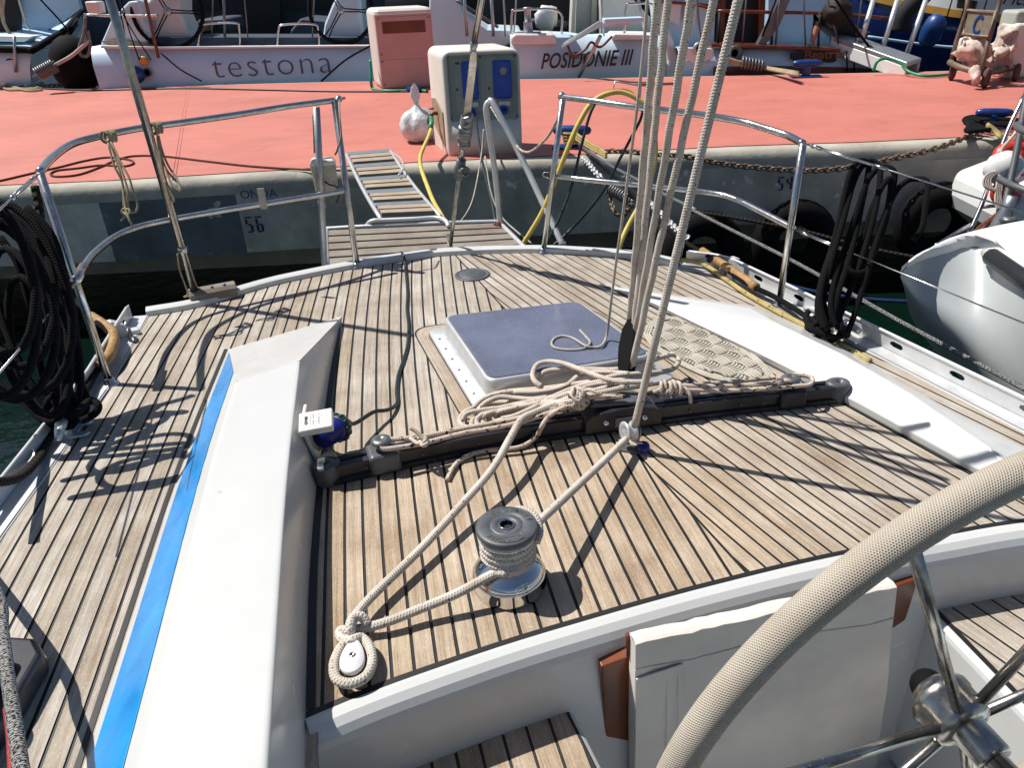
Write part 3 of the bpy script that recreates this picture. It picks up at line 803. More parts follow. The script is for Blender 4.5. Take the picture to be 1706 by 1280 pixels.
# ---- winch
wc = A(849, 973); wz = Vector((wc.x, wc.y, 0))
wn = empty_loc = None
f = MB(); f.lathe(wz, [(.080, .0), (.081, .004), (.0795, .008), (.079, .030), (.080, .033), (.080, .037), (.077, .040)], n=48, cap=False)
f.lathe(wz, [(.077, .040), (.076, .046), (.071, .053), (.061, .061), (.050, .070), (.042, .080), (.040, .110), (.046, .122), (.054, .132), (.0595, .135), (.060, .1395), (.05, .1405)], n=48, cap=False)
winch = f.build('winch', 'chrome', yacht)
f = MB(); f.lathe(wz, [(.046, .150), (.062, .152), (.0650, .154), (.0658, .158), (.0648, .1625), (.062, .1645), (.036, .1655), (.0355, .1650), (.0345, .1650), (.034, .1655), (.020, .1658), (.0195, .1650), (.0175, .1650)], n=56, cap=False)
cap = f.build('winch_cap', 'grey_pl', winch)
f = MB(); f.lathe(wz, [(.0175, .1660), (.0170, .1685), (.0145, .1685), (.0135, .1655)], n=32, cap=False); f.build('socket_ring', 'chrome', winch)
f = MB(); st8 = []
for k in range(16):
    a = 2 * math.pi * k / 16; r_ = .0135 if k % 2 == 0 else .0102; st8.append(wz + Vector((math.cos(a) * r_, math.sin(a) * r_, .158)))
f.poly(st8)
for k in range(16):
    a, b_ = st8[k], st8[(k + 1) % 16]; f.quad(a, b_, b_ + Vector((0, 0, .009)), a + Vector((0, 0, .009)))
f.build('winch_socket', 'dark', winch)
def arc_text(s, a0, step, rad, size, flip, name):
    for i, ch in enumerate(s):
        a = R(a0 + step * i); o_ = wz + Vector((math.cos(a) * rad, math.sin(a) * rad, .1652))
        T = Vector((-math.sin(a), math.cos(a), 0)) * (-1 if flip else 1); Rr = Vector((math.cos(a), math.sin(a), 0)) * (1 if flip else -1)
        text(ch, size, o_ - T * size * .3 - Rr * size * .35, T, Rr, 'dgrey', name, winch, depth=.0008, bold=.0004)
arc_text('ENGLAND', 226, 13, .0495, .0150, False, 'winch_lettering')
arc_text('LEWMAR', 22, 13.5, .0495, .0150, False, 'winch_lettering')
arc_text('55', 112, 13, .0495, .0150, False, 'winch_lettering')
# frames round the raised words
f = MB()
for a0, a1 in ((218, 312), (14, 98)):
    o1 = [wz + Vector((math.cos(R(a)) * .058, math.sin(R(a)) * .058, .1655)) for a in range(a0, a1 + 1, 4)]
    o2 = [wz + Vector((math.cos(R(a)) * .041, math.sin(R(a)) * .041, .1655)) for a in range(a0, a1 + 1, 4)]
    f.tube(o1 + o2[::-1], .0006, 5, closed=True)
f.build('winch_lettering_frame', 'dgrey', winch)

# ---- turning block (teardrop cheek) port side, foot block amidships
tc = A(592, 1117, .0)
T1 = (A(596, 1085) - A(590, 1150)); T1.z = 0; T1.normalize(); T2 = Vector((T1.y, -T1.x, 0))
def tear(c, s, z, n=28):
    o_ = []
    for k in range(n):
        a = 2 * math.pi * k / n; x_ = math.sin(a) * .022 * (1 - .28 * math.cos(a)); y_ = math.cos(a) * .040
        o_.append(c + T2 * x_ * s + T1 * y_ * s + Vector((0, 0, z)))
    return o_
f = MB(); loft(f, [tear(tc, .9, .002), tear(tc, .9, .03)]); tblk = f.build('turning_block', 'dgrey', yacht)
f = MB(); loft(f, [tear(tc, 1.0, .030), tear(tc, 1.05, .033), tear(tc, 1.05, .040), tear(tc, .98, .0425)]); f.build('block_cheek', 'white', tblk)
sp_ = tc + T2 * .0 + Vector((0, 0, .0425))
f = MB(); f.lathe(sp_, [(.0068, 0), (.006, .0015), (.0035, .0018), (.003, .0005), (0, .0005)], n=14, cap=False); f.build('block_screw', 'rusty', tblk)
fc = A(1060, 752)
f = MB(); f.box(fc + Vector((-.005, .004, .004)), (.075, .035, .006), rz=R(-20)); pblk = f.build('foot_block', 'dgrey', yacht, bevel=.002)
f = MB(); f.lathe(fc + Vector((.018, -.004, .006)), [(.018, 0), (.019, .010), (.015, .02), (0, .022)], n=18, cap=False); f.build('block_base', 'bluepl', pblk)
pc_ = D(1046, 712, (A(1046, 748) - CAMP).dot(ray(853, 640)) * 0 + 2.10)
pc_ = fc + Vector((-.022, .004, .062))
axp = Vector((-.93, -.30, .12)).normalized()
f = MB(); f.lathe(pc_ - axp * .016, [(.012, 0), (.028, .001), (.030, .004), (.022, .010), (.021, .016), (.023, .022), (.030, .028), (.030, .031), (.016, .032), (.012, .028), (.006, .034), (0, .034)], axis=axp, n=28, cap=False)
f.build('block_sheave', 'alu', pblk)
f = MB()
X2 = axp.orthogonal().normalized()
for s_ in (-1,):
    f.lathe(pc_ - axp * .024, [(.0, 0), (.028, .001), (.029, .004), (.020, .006)], axis=axp, n=24, cap=False)
f.build('block_cheek', 'tape', pblk)
f = MB(); f.tube([pc_ + Vector((.014, -.004, -.024)), fc + Vector((.018, -.004, .02))], .007, 8); f.build('block_swivel', 'rusty', pblk)

# ---- shore power inlet on the inner face of the port coaming
soc = D(520, 741, 1.86)
nI = Vector((.95, -.12, .22)).normalized(); uI = (Vector((0, 0, 1)) - nI * nI.z).normalized(); sI = uI.cross(nI)
soc = Vector((ipol(innerL, 1.78) - .015, 1.80, .085))
Lk = Vector((-.12, 1, 0)).normalized()
f = MB(); f.box(soc, (.125, .012, .125), (Lk, nI, uI)); inlet = f.build('power_inlet', 'white_pl', yacht, bevel=.006)
f = MB(); f.lathe(soc + nI * .004, [(.050, 0), (.050, .012), (.041, .016), (.040, .03)], axis=nI + Vector((0, -.25, -.0)), n=28, cap=False); f.build('inlet_collar', 'beige_pl', inlet)
lidn = (Vector((.25, -.10, .96))).normalized()
lo = [A(500, 707, .165), A(548, 694, .172), A(554, 716, .172), A(505, 727, .165)]
lc = A(527, 704, .165); lx = (A(551, 691, .17) - A(502, 700, .165)); lx.normalize(); ly = lidn.cross(lx).normalized()
f = MB(); f.box(lc, (.088, .078, .022), (lx, ly, lx.cross(ly))); lid = f.build('inlet_lid', 'white_pl', inlet, bevel=.005)
f = MB(); lz = lx.cross(ly)
f.box(lc + lz * .0115 + lx * -.002, (.062, .056, .0006), (lx, ly, lz)); f.build('lid_sticker', 'white', lid) if False else f.build('inlet_sticker', 'white', inlet)
text('GEWISS', .011, lc + lz * .0122 - lx * .020 - ly * .019, ly, -lx, 'lead', 'inlet_lettering', inlet, .0002, .0005, wx=.95)
f = MB(); rr_ = random.Random(3)
for k in range(5):
    for j in range(7):
        if rr_.random() < .85: f.box(lc + lz * .0122 + lx * (-.013 + k * .0075) + ly * (-.019 + j * .0062), (.0012 + .0012 * (k % 2), .0045, .0003), (lx, ly, lz))
f.build('inlet_small_print', 'inkgrey', inlet)
f = MB(); f.tube(spl([soc + nI * .03 + Lk * -.02 - uI * .045, soc + nI * .045 - uI * .06 - Lk * .01, soc + nI * .03 - uI * .075 - Lk * .03], 6), .003, 6)
f.lathe(soc + nI * .022 - uI * .072 - Lk * .045, [(.0, 0), (.031, .0), (.033, .004), (.033, .010), (.028, .014), (0, .014)], axis=nI + Vector((0, -.4, .1)), n=28, cap=False); f.build('inlet_dust_cap', 'beige_pl', inlet)

# ================================================================ rails, stays, lifelines
def pipe(pts, r, mat, name, parent, n=12, k=8, smooth=True, label=None):
    f = MB(); f.tube(spl(pts, k) if smooth and len(pts) > 2 else pts, r, n); return f.build(name, mat, parent, label=label)
RR = .0128
zt, zm = .69, .355
pulL = pipe([A(x, y, zt) for x, y in ((66, 287), (88, 262), (120, 240), (165, 227), (230, 214), (310, 203), (400, 190), (480, 177), (557, 167))], RR, 'steel', 'pushpit', yacht, label='port stern rail')
# ^ top tube is the part, everything welded to it a sub-part
def post(base, top, name, par, r=RR, foot=True, mat='steel'):
    f = MB(); f.tube([base, top], r, 12); o = f.build(name, mat, par)
    if foot:
        f = MB(); f.lathe(base, [(.030, 0), (.030, .004), (.018, .008), (.0165, .022), (.0135, .024)], n=20, cap=False); f.build('post_foot', mat, par)
    return o
post(A(183, 640), A(66, 287, zt), 'rail_post', pulL)
post(A(595, 446), A(557, 167, zt), 'rail_post', pulL, r=.0145)
pipe([A(x, y, zm) for x, y in ((126, 468), (135, 452), (150, 430), (165, 415), (190, 396), (222, 381), (269, 369), (369, 351), (450, 338), (524, 326), (572, 318))], RR * .95, 'steel', 'middle_rail', pulL)
f = MB(); f.ball(A(564, 165, zt), .017, 12); f.tube([A(560, 166, zt), A(574, 163, zt)], .006, 8); f.build('rail_end', 'steel', pulL)
f = MB(); f.tube([A(125, 469, .36), A(140, 444, .36)], .016, 10); f.build('rail_clamp', 'steel', pulL)
# name plate clip on the lower rail
f = MB(); a = A(437, 331, .40); f.box(a + Vector((0, -.0, .0)), (.028, .004, .085), rz=.15); f.build('rail_bracket', 'beige_pl', pulL, bevel=.002)
# stern light
a = A(541, 292, .40)
f = MB()
X_ = Vector((.98, .16, 0)); Y_ = Vector((-.16, .98, 0)); Z_ = Vector((0, 0, 1))
prf = [(-.048, -.07), (.048, -.07), (.056, .05), (.03, .065), (-.03, .068), (-.056, .05)]
f.prism([a + X_ * p - Y_ * .03 + Z_ * z for p, z in prf], Y_ * .06); sl_ = f.build('stern_light', 'beige_pl', pulL, bevel=.008)
f = MB(); f.prism([a + X_ * p - Y_ * .035 + Z_ * z for p, z in ((-.060, .048), (.060, .048), (.045, .070), (-.045, .075))], Y_ * .075); f.build('light_cap', 'white_pl', pulL, bevel=.008)
f = MB(); f.tube(spl([a + X_ * .0 - Y_ * .036 + Z_ * -.02, a + X_ * .02 - Y_ * .06 + Z_ * -.03, a + X_ * .045 - Y_ * .04 + Z_ * -.045, a + X_ * .05 - Y_ * .02 + Z_ * -.09, a + X_ * .03 + Z_ * -.13]), .004, 6)
f.build('light_wire', 'cable', pulL)
f = MB(); f.tube(spl([a + X_ * .01 + Z_ * -.07, a + X_ * .02 - Y_ * .02 + Z_ * -.12, a + X_ * .06 - Y_ * .01 + Z_ * -.13, a + X_ * .065 + Z_ * -.08]), .0025, 6); f.build('light_cord', 'rope_tan', pulL)

pulR = pipe([A(x, y, z) for x, y, z in ((936, 161, .69), (990, 168, .69), (1050, 177, .68), (1120, 185, .665), (1189, 194, .65), (1242, 204, .635), (1282, 216, .625), (1313, 226, .615), (1338, 239, .61))], RR, 'steel', 'pushpit', yacht, label='starboard stern rail')
post(A(905, 421), A(938, 161, .69), 'rail_post', pulR)
post(A(1298, 508), A(1338, 239, .61), 'rail_post', pulR)
pipe([A(x, y, z) for x, y, z in ((918, 293, .35), (990, 301, .35), (1090, 311, .345), (1180, 321, .335), (1220, 330, .33), (1272, 355, .315), (1322, 381, .30))], RR * .95, 'steel', 'middle_rail', pulR)
f = MB(); f.ball(A(936, 160, .69), .018, 12); f.build('rail_end', 'steel', pulR)
f = MB(); f.tube(spl([A(917, 288, .36), A(907, 287, .37), A(905, 293, .35), A(917, 298, .34)]), .003, 6); f.build('rail_hook', 'steel', pulR)
# third rail post hidden behind the falls
post(A(1128, 443), A(1150, 330, .34), 'rail_post', pulR, foot=False)

# slanting port tube (backstay leg)
b0 = A(330, 505); ln = Vector((-.040, .015, 1))
f = MB(); f.tube([b0, b0 + ln * 1.75], .0165, 14); bs_ = f.build('backstay', 'rusty', yacht, label='thick steel tube stay rising at the port quarter')
f = MB(); f.lathe(b0, [(.036, 0), (.036, .004), (.021, .007), (.019, .05), (.0168, .052)], axis=ln, n=20, cap=False); f.build('stay_foot', 'rusty', bs_)
f = MB(); f.lathe(b0 + ln * .22, [(.0168, 0), (.0185, .002), (.0185, .02), (.0168, .022)], axis=ln, n=16, cap=False); f.build('stay_collar', 'steel', bs_)
f = MB(); f.tube(spl([b0 + ln * .22 + Vector((-.02, -.01, 0)), b0 + ln * .15 + Vector((-.03, -.01, 0)), b0 + ln * .05 + Vector((-.03, 0, 0)), b0 + Vector((-.05, .0, .03)), b0 + Vector((-.01, .02, .03)), b0 + Vector((-.03, .01, .015))]), .0035, 6); f.build('stay_cord', 'rope_tan', bs_)
# centre backstay with terminal, link plates, tape
def ray_at(px_, py_, p0, d):      # point of the line p0 + s d nearest to the photo ray
    r = ray(px_, py_); w0 = p0 - CAMP; a_, b_, c_ = d.dot(d), d.dot(r), r.dot(r); e_, g_ = d.dot(w0), r.dot(w0)
    s_ = (b_ * g_ - c_ * e_) / (a_ * c_ - b_ * b_); return p0 + d * s_
c0 = A(750, 414, .0); pts = [(750, 414), (757, 375), (765, 290), (772, 245), (775, 200), (780, 180), (785, 115), (788, 85), (790, 70), (802, 0), (812, -90)]
hts = [.0, .09, .29, .40, .51, .56, .73, .81, .85, 1.05, 1.33]
ln2 = Vector((.199, -.463, 1))
# keep each joint on its photo ray and on the plane of the stay
pn = ln2.cross(ray(775, 240)).cross(ln2)
def onstay(x, y):
    r = ray(x, y); nrm = Vector((ln2.y, -ln2.x, 0)).cross(ln2); t = (c0 - CAMP).dot(nrm) / r.dot(nrm); return CAMP + r * t
SP = [onstay(x, y) for x, y in pts]
f = MB(); f.tube([SP[8], SP[9], SP[10]], .0125, 12); cst = f.build('backstay', 'steel', yacht, label='central backstay with taped turnbuckle and link plates')
def seg(i, j, r, mat, name, n=12): f = MB(); f.tube([SP[i], SP[j]], r, n); return f.build(name, mat, cst)
f = MB(); f.tube([SP[7].lerp(SP[8], .0), SP[8]], [.010, .017], 12); f.build('stay_socket', 'steel', cst)
dd = (SP[6] - SP[5]).normalized(); sd = dd.cross(Vector((0, 1, 0))).normalized()
f = MB()
f.prism([SP[4] + sd * .010, SP[7] + sd * .010, SP[7] - sd * .014, SP[6].lerp(SP[7], .3) - sd * .020, SP[4] - sd * .020], Vector((0, .006, 0)))
lp = f.build('link_plate', 'rusty', cst, bevel=.002)
f = MB(); f.prism([SP[4] + sd * .010 + Vector((0, .03, 0)), SP[7] + sd * .010 + Vector((0, .03, 0)), SP[7] - sd * .014 + Vector((0, .03, 0)), SP[4] - sd * .020 + Vector((0, .03, 0))], Vector((0, .006, 0)))
f.build('link_plate', 'rusty', cst, bevel=.002)
f = MB(); q = SP[7] - Vector((0, .004, 0)); f.lathe(q, [(.012, 0), (.010, .008), (.004, .012), (0, .012)], axis=(-.5, -1, .2), n=12, cap=False); f.build('clevis_pin', 'steel', cst)
f = MB()
tps = []; 
for i in range(26):
    t = i / 25; p = SP[3].lerp(SP[5], .05 + t * .78); tps.append(p + Vector((.003 * math.sin(i * 1.7), .003 * math.cos(i * 2.3), 0)))
f.tube(tps, [.024 + .006 * noise.noise(Vector((i * .6, 0, 0))) + .005 * math.sin(i / 25 * 3.1) for i in range(26)], 16); f.build('tape_wrap', 'tape', cst)
seg(2, 4, .0115, 'steel', 'turnbuckle')
f = MB(); f.tube([SP[2].lerp(SP[3], -.15), SP[2].lerp(SP[3], .55)], [.021, .021], 16); f.lathe(SP[2].lerp(SP[3], .2) + Vector((0, 0, 0)), [(.0, -.02), (.020, -.018), (.020, .030), (.023, .032), (.023, .046), (.016, .048), (.015, .040), (0, .040)], axis=(.55, -.8, -.12), n=20, cap=False)
f.build('adjuster_housing', 'dgrey', cst)
seg(0, 2, .0095, 'rusty', 'stay_rod')
f = MB(); f.box(c0 + Vector((0, 0, .035)), (.026, .03, .07), rz=.1); f.build('chain_plate', 'steel', cst, bevel=.004)
f = MB(); f.tube([c0 + Vector((0, -.02, .04)), c0 + Vector((0, .02, .04))], .008, 8); f.build('chain_plate_pin', 'steel', cst)

# lifelines
def lifeline(a, b, tb=(.02, .30), lab=None, r=.0028):
    f = MB(); f.tube([a, b], r, 8); o = f.build('lifeline', 'steel', yacht, label=lab)
    if tb:
        p, q_ = a.lerp(b, tb[0]), a.lerp(b, tb[1]); d = (q_ - p).normalized(); s_ = d.cross(Vector((0, 0, 1))).normalized()
        f = MB(); 
        for sg in (-1, 1): f.tube([p + s_ * .006 * sg, q_ + s_ * .006 * sg], .0032, 6)
        f.tube([p - d * .02, p + d * .015], .007, 8); f.tube([q_ - d * .015, q_ + d * .03], .0065, 8); f.build('lifeline_turnbuckle', 'steel', o)
    return o
lifeline(A(1343, 240, .61), D(1760, 371, 2.30), (.05, .32), 'upper starboard lifeline')
lifeline(A(1325, 383, .30), D(1760, 561, 2.05), (.05, .24), 'lower starboard lifeline')
lifeline(A(64, 290, .70), D(-30, 376, 1.75), (.12, .5), 'upper port lifeline')
lifeline(A(126, 472, .36), D(-30, 655, 1.72), None, 'lower port lifeline')

# fairleads, pad eyes, cleats
def fairlead(p, d, h=.075, name='fairlead'):
    d = Vector((d[0], d[1], 0)).normalized(); s_ = Vector((-d.y, d.x, 0)); Z = Vector((0, 0, 1)); f = MB()
    for sg in (1,):
        f.prism([p + d * a + Z * z + s_ * -.02 for a, z in ((-.05, 0), (.055, 0), (.05, .02), (.012, .022), (.004, h * .7), (-.035, h), (-.075, h * .98), (-.07, h * .72), (-.035, h * .66), (-.025, .02))], s_ * .04)
    return f.build(name, 'alu_white', yacht, bevel=.005)
fairlead(A(210, 560, .0) + Vector((.0, .0, .0)), (.75, .5))
def padeye(p, d, name='pad_eye'):
    d = Vector((d[0], d[1], 0)).normalized(); Z = Vector((0, 0, 1)); f = MB()
    f.tube(spl([p - d * .024, p - d * .024 + Z * .03, p - d * .012 + Z * .045, p + d * .012 + Z * .045, p + d * .024 + Z * .03, p + d * .024], 5), .0065, 8)
    o = f.build(name, 'dgrey', yacht); f = MB(); f.box(p + Z * .003, (.07, .03, .005), rz=math.atan2(d.y, d.x)); f.build('eye_plate', 'dgrey', o, bevel=.002); return o
padeye(A(219, 567), (.35, -.93))
padeye(A(1215, 462), (.5, -.86))
def cleat(p, d, L=.19, name='mooring_cleat'):
    d = Vector((d[0], d[1], 0)).normalized(); s_ = Vector((-d.y, d.x, 0)); Z = Vector((0, 0, 1)); f = MB()
    pts = [p - d * L * .55 + Z * .050, p - d * L * .35 + Z * .058, p - d * L * .1 + Z * .055, p + d * L * .1 + Z * .055, p + d * L * .35 + Z * .058, p + d * L * .55 + Z * .050]
    f.tube(spl(pts, 5), [.009 + .009 * math.sin(math.pi * (i + 1) / 27) for i in range(26)], 12)
    o = f.build(name, 'alu', yacht)
    for sg in (-1, 1):
        f = MB(); b_ = p + d * .035 * sg; f.tube([b_, b_ + Z * .055], [.016, .012], 10); f.build('cleat_leg', 'alu', o)
        f = MB(); b_ = p + s_ * 0 + d * .035 * sg; f.prism([b_ + s_ * a + d * c for a, c in ((-.05, -.014), (.05, -.014), (.062, 0), (.05, .014), (-.05, .014), (-.062, 0))], Z * .008); f.build('cleat_foot', 'alu', o, bevel=.003)
    return o
cl1 = A(118, 722); cleat(cl1 + Vector((0, 0, .004)), (-.30, .95, 0), .22)
cl2 = A(1372, 556); cleat(cl2 + Vector((.02, 0, .004)), (.45, -.9, 0), .22)
# wooden fender step hung on the stern edge beside the port stay
a = A(372, 486, .03)
f = MB(); d1 = Vector((.91, .41, 0)).normalized(); d2 = Vector((-.41, .91, 0)).normalized(); Z = Vector((0, 0, 1))
f.prism([a - d1 * .135 + d2 * p + Z * z for p, z in ((-.025, -.02), (.055, -.02), (.05, .012), (.035, .028), (-.005, .028), (-.025, .012))], d1 * .19)
wd = f.build('stern_chock', 'teak_dark', yacht, bevel=.005)
f = MB()
for k in range(3): f.lathe(a + d1 * (-.09 + k * .05) + Z * .028, [(.007, 0), (.005, .006), (0, .007)], n=8, cap=False)
f.build('chock_bolts', 'dgrey', wd)

# ================================================================ steering wheel
HUB = D(1583, 1184, 1.20); az_, el_ = R(18), R(-5)
WN = Vector((math.sin(az_) * math.cos(el_), -math.cos(az_) * math.cos(el_), math.sin(el_)))   # towards the pedestal
WU = (Vector((0, 0, 1)) - WN * WN.z).normalized(); WS = WU.cross(WN)
wpts = []
for p in ((1700, 805), (1520, 890), (1350, 1010), (1240, 1120), (1150, 1240), (1122, 1280)):
    d = ray(*p); t = (HUB - CAMP).dot(WN) / d.dot(WN); wpts.append((CAMP + d * t - HUB).length)
WR = sum(wpts) / len(wpts)
rimp = [HUB + (WU * math.cos(a) + WS * math.sin(a)) * WR for a in [2 * math.pi * k / 96 for k in range(96)]]
f = MB(); f.tube(rimp, .0232, 20, closed=True); swh = f.build('steering_wheel', 'wheelcov', yacht)
d = ray(1519, 905); t = (HUB - CAMP).dot(WN) / d.dot(WN); v = (CAMP + d * t - HUB); a0 = math.atan2(v.dot(WS), v.dot(WU))
for k in range(6):
    a = a0 + k * math.pi / 3; dr = WU * math.cos(a) + WS * math.sin(a)
    f = MB(); f.tube([HUB + WN * .020 + dr * .030, HUB + dr * (WR - .02)], .0088, 14); f.build('wheel_spoke', 'rusty', swh)
f = MB(); f.lathe(HUB, [(0, -.045), (.030, -.045), (.034, -.038), (.034, -.030), (.050, -.028), (.052, -.024), (.052, -.012), (.049, -.008), (.049, .020), (.046, .030), (.036, .036), (.028, .038), (.028, .082), (.025, .088), (.018, .088), (.018, .080), (.0165, .080), (.0165, .21), (0, .21)], axis=WN, n=36, cap=False)
f.build('wheel_hub', 'rusty', swh)
f = MB(); f.ball(HUB - WN * .046, .027, 16, (1, 1, 1)); f.build('hub_nut', 'rubber', swh)
# steering pedestal just inside the frame
pd = HUB + WN * .24
f = MB(); f.lathe(pd - Vector((0, 0, .62)), [(.13, 0), (.10, .1), (.085, .45), (.085, .58), (.095, .66), (.095, .74), (.07, .78), (0, .79)], n=28, cap=False)
ped = f.build('steering_pedestal', 'grey_pl', yacht)
f = MB(); f.tube(spl([pd + Vector((-.085, -.03, -.10)), pd + Vector((-.10, -.02, .0)), pd + Vector((-.07, -.02, .12)), pd + Vector((.0, -.02, .18))], 6), .014, 10); f.build('pedestal_guard', 'steel', ped)

# canvas-covered folding table with varnished ends
def plane_pt(px_, py_, p0, nrm):
    d = ray(px_, py_); return CAMP + d * ((p0 - CAMP).dot(nrm) / d.dot(nrm))
t0 = B(1100, 1055, 1.085); t1 = B(1480, 972, 1.215)
dx = (t1 - t0).normalized(); tn = Vector((dx.y, -dx.x, -.06)).normalized()
if tn.y > 0: tn = -tn
o = MB()
tab = empty('folding_table', (0.5, 1.1, -.69), 'cockpit table folded upright under a grey canvas cover, varnished wood showing at both ends', 'table')
mb = MB()
cols, rws = 26, 18
topL = [(1052, 1062), (1120, 1047), (1200, 1030), (1300, 1007), (1400, 984), (1484, 968)]
botL = [(1048, 1430), (1130, 1420), (1200, 1410), (1300, 1400), (1370, 1395), (1440, 1390)]
TL = resamp([plane_pt(x, y, t0, tn) for x, y in topL], cols); BL = resamp([plane_pt(x, y, t0, tn) for x, y in botL], cols)
rows = []
for j in range(rws):
    r = []
    for i in range(cols):
        p = TL[i].lerp(BL[i], j / (rws - 1)); w_ = .011 * noise.noise(Vector((i * .20, j * .28, 1))) + .003 * noise.noise(Vector((i * .9, j * .5, 4)))
        r.append(p + tn * (w_ + .02))
    rows.append(r)
back = [[p - tn * .055 for p in rows[0]], ]
skin(mb, [[p - tn * .030 for p in rows[0]]] + [[p - tn * .012 + Vector((0, 0, .004)) for p in rows[0]], rows[0]]); skin(mb, rows)
sideL = [r[0] for r in rows]; sideR = [r[-1] for r in rows]
skin(mb, [sideL, [p - tn * .03 for p in sideL]]); skin(mb, [[p - tn * .03 for p in sideR], sideR])
cv = mb.build('canvas_cover', 'canvas', tab, bevel=0)
# hem seams
f = MB()
def cvp(u, v_, off=.001):
    i = min(cols - 2, int(u * (cols - 1))); j = min(rws - 2, int(v_ * (rws - 1))); fu = u * (cols - 1) - i; fv = v_ * (rws - 1) - j
    return rows[j][i].lerp(rows[j][i + 1], fu).lerp(rows[j + 1][i].lerp(rows[j + 1][i + 1], fu), fv) + tn * off
f.tube([cvp(u / 30, .085 + .01 * math.sin(u * .3)) for u in range(0, 31)], .0011, 5); f.build('cover_hem', 'canvas', cv)
f = MB(); f.prism([cvp(0.0, .115, .002), cvp(.17, .10, .002), cvp(.17, .98, .002), cvp(.0, .98, .002)], tn * .004); f.build('cover_pocket', 'canvas', cv, bevel=.002)
for u in (.11, .15):
    f = MB(); f.tube([cvp(u, .12 + .86 * k / 12, .0065) for k in range(13)], .0009, 5); f.build('cover_stitching', 'canvas', cv)
def woodslab(pxs, off, th, name):
    f = MB(); f.prism([plane_pt(x, y, t0 - tn * off, tn) for x, y in pxs], -tn * th); return f.build(name, 'wood', tab, bevel=.003)
woodslab([(1002, 1112), (1050, 1094), (1056, 1420), (1020, 1430)], .020, .03, 'table_leaf')
woodslab([(1478, 984), (1529, 966), (1523, 990), (1440, 1250), (1420, 1250)], .030, .02, 'table_leaf')
f = MB(); f.tube([plane_pt(1050, 1066, t0, tn) - tn * .012, plane_pt(1050, 1100, t0, tn) - tn * .012], .005, 8); f.build('cover_zip', 'brown', tab)

# ================================================================ running rigging and loose gear on deck
def cord(name, pts, r, mat, label, cat='rope', k=6, n=10, closed=False, group=None):
    f = MB(); f.tube(spl(pts, k, closed), r, n, closed=closed); return f.build(name, mat, None, label=label, cat=cat, group=group)
def Z6(x, y, z): return A(750 + x / 3.967, 560 + y / 3.967, z)
RP = .0100
# mainsheet falls
BLK = D(1048, 590, 2.36)
falls = [((1095, 0), (1049, 535), 1.75, 2.40), ((1113, -5), (1055, 560), 1.87, 2.37), ((1153, -5), (1058, 560), 1.66, 2.36), ((1190, -5), (1054, 608), 1.73, 2.32)]
root = empty('mainsheet', BLK, 'mainsheet, five tan braided falls rising from the black pulley and the foot block', 'rope')
for (tp_, bt, t1, t0) in falls:
    p1 = D(*tp_, t1); p0 = D(*bt, t0); d = (p1 - p0)
    jit = lambda k: Vector((math.sin(k * 1.9 + tp_[0]) * .0012, 0, 0))
    f = MB(); f.tube([p0 + d * (k / 24) * 1.18 + jit(k) for k in range(25)], RP, 12); f.build('rope_fall', 'rope', root)
p0 = pc_ + Vector((.012, .0, .0)); p1 = D(1231, -5, 1.54); d = p1 - p0
f = MB(); f.tube([p0 + d * (k / 24) * 1.18 for k in range(25)], RP * 1.05, 12); f.build('rope_fall', 'rope', root)
# the same line from the foot block down to the winch, wraps, on to the turning block
s0 = pc_ + Vector((-.010, -.018, -.012))
wz2 = wz
def wr(a, r_, z): return wz2 + Vector((math.cos(R(a)) * r_, math.sin(R(a)) * r_, z))
pts = [s0, s0.lerp(wr(25, .06, .115), .5), wr(28, .062, .118)]
turn = []
for k in range(0, 3 * 16 + 6): turn.append(wr(20 - k * 22.5, .0515, .130 - k * .00098))
f = MB(); f.tube(spl([s0, s0.lerp(turn[0], .3) + Vector((0, 0, -.002)), s0.lerp(turn[0], .7)] + turn[:2], 8)[:-1] + turn[1:], RP, 12)
f.build('winch_line', 'rope', None, label='tan braided line from the foot block wound round the chrome winch', cat='rope')
# tail off the winch to the turning block and up to the bundle
q0 = wr(262, .060, .100)
loopc = tc
def tl(a, s=1.0, z=.028):
    return tc + T2 * math.sin(R(a)) * .036 * s * (1 - .22 * math.cos(R(a))) + T1 * math.cos(R(a)) * .056 * s + Vector((0, 0, z))
pts = [wr(310, .052, .090), wr(285, .054, .088), wr(262, .058, .086), A(820, 958, .075), A(760, 990, .050), A(700, 1015, .035), A(650, 1035, .028), A(612, 1046, .022), A(588, 1050, .020), A(567, 1052, .016), A(570, 1066, .020), A(584, 1068, .04), tl(22, 1.05), tl(60, 1.05), tl(100), tl(140), tl(180), tl(220), tl(260), tl(300, 1.05), tl(335, 1.1), A(582, 1048, .045), A(588, 1030, .05), A(602, 1028, .045), A(612, 1040, .03)]
cord('winch_tail', pts, RP, 'rope', 'tan braided tail from the winch looped round the white turning block', k=7, n=12)
pts = [A(583, 1056, .04), A(590, 1030, .040), A(622, 992, .035), A(700, 916, .040), A(770, 840, .055), A(820, 782, .075), A(850, 730, .095), A(868, 700, .10), A(890, 688, .10), A(930, 672, .10), A(985, 650, .10), A(1030, 640, .10)]
cord('sheet_tail', pts, RP, 'rope', 'tan braided line running straight from the turning block up to the rope bundle', k=8, n=12)
# rope on top of winch in the self tailer
cord('tailer_line', [wr(100, .05, .150), wr(80, .058, .152), wr(60, .069, .155), wr(35, .074, .150), wr(10, .070, .135), wr(-12, .062, .125)], RP * .95, 'rope', 'short turn of tan line round the back of the winch cap')
f = MB(); f.tube([wr(a, .058, .1445) for a in range(0, 360, 12)], .0048, 8, closed=True); f.build('self_tailing_jaw', 'rope', winch, label='rope filling the jaw under the winch cap')
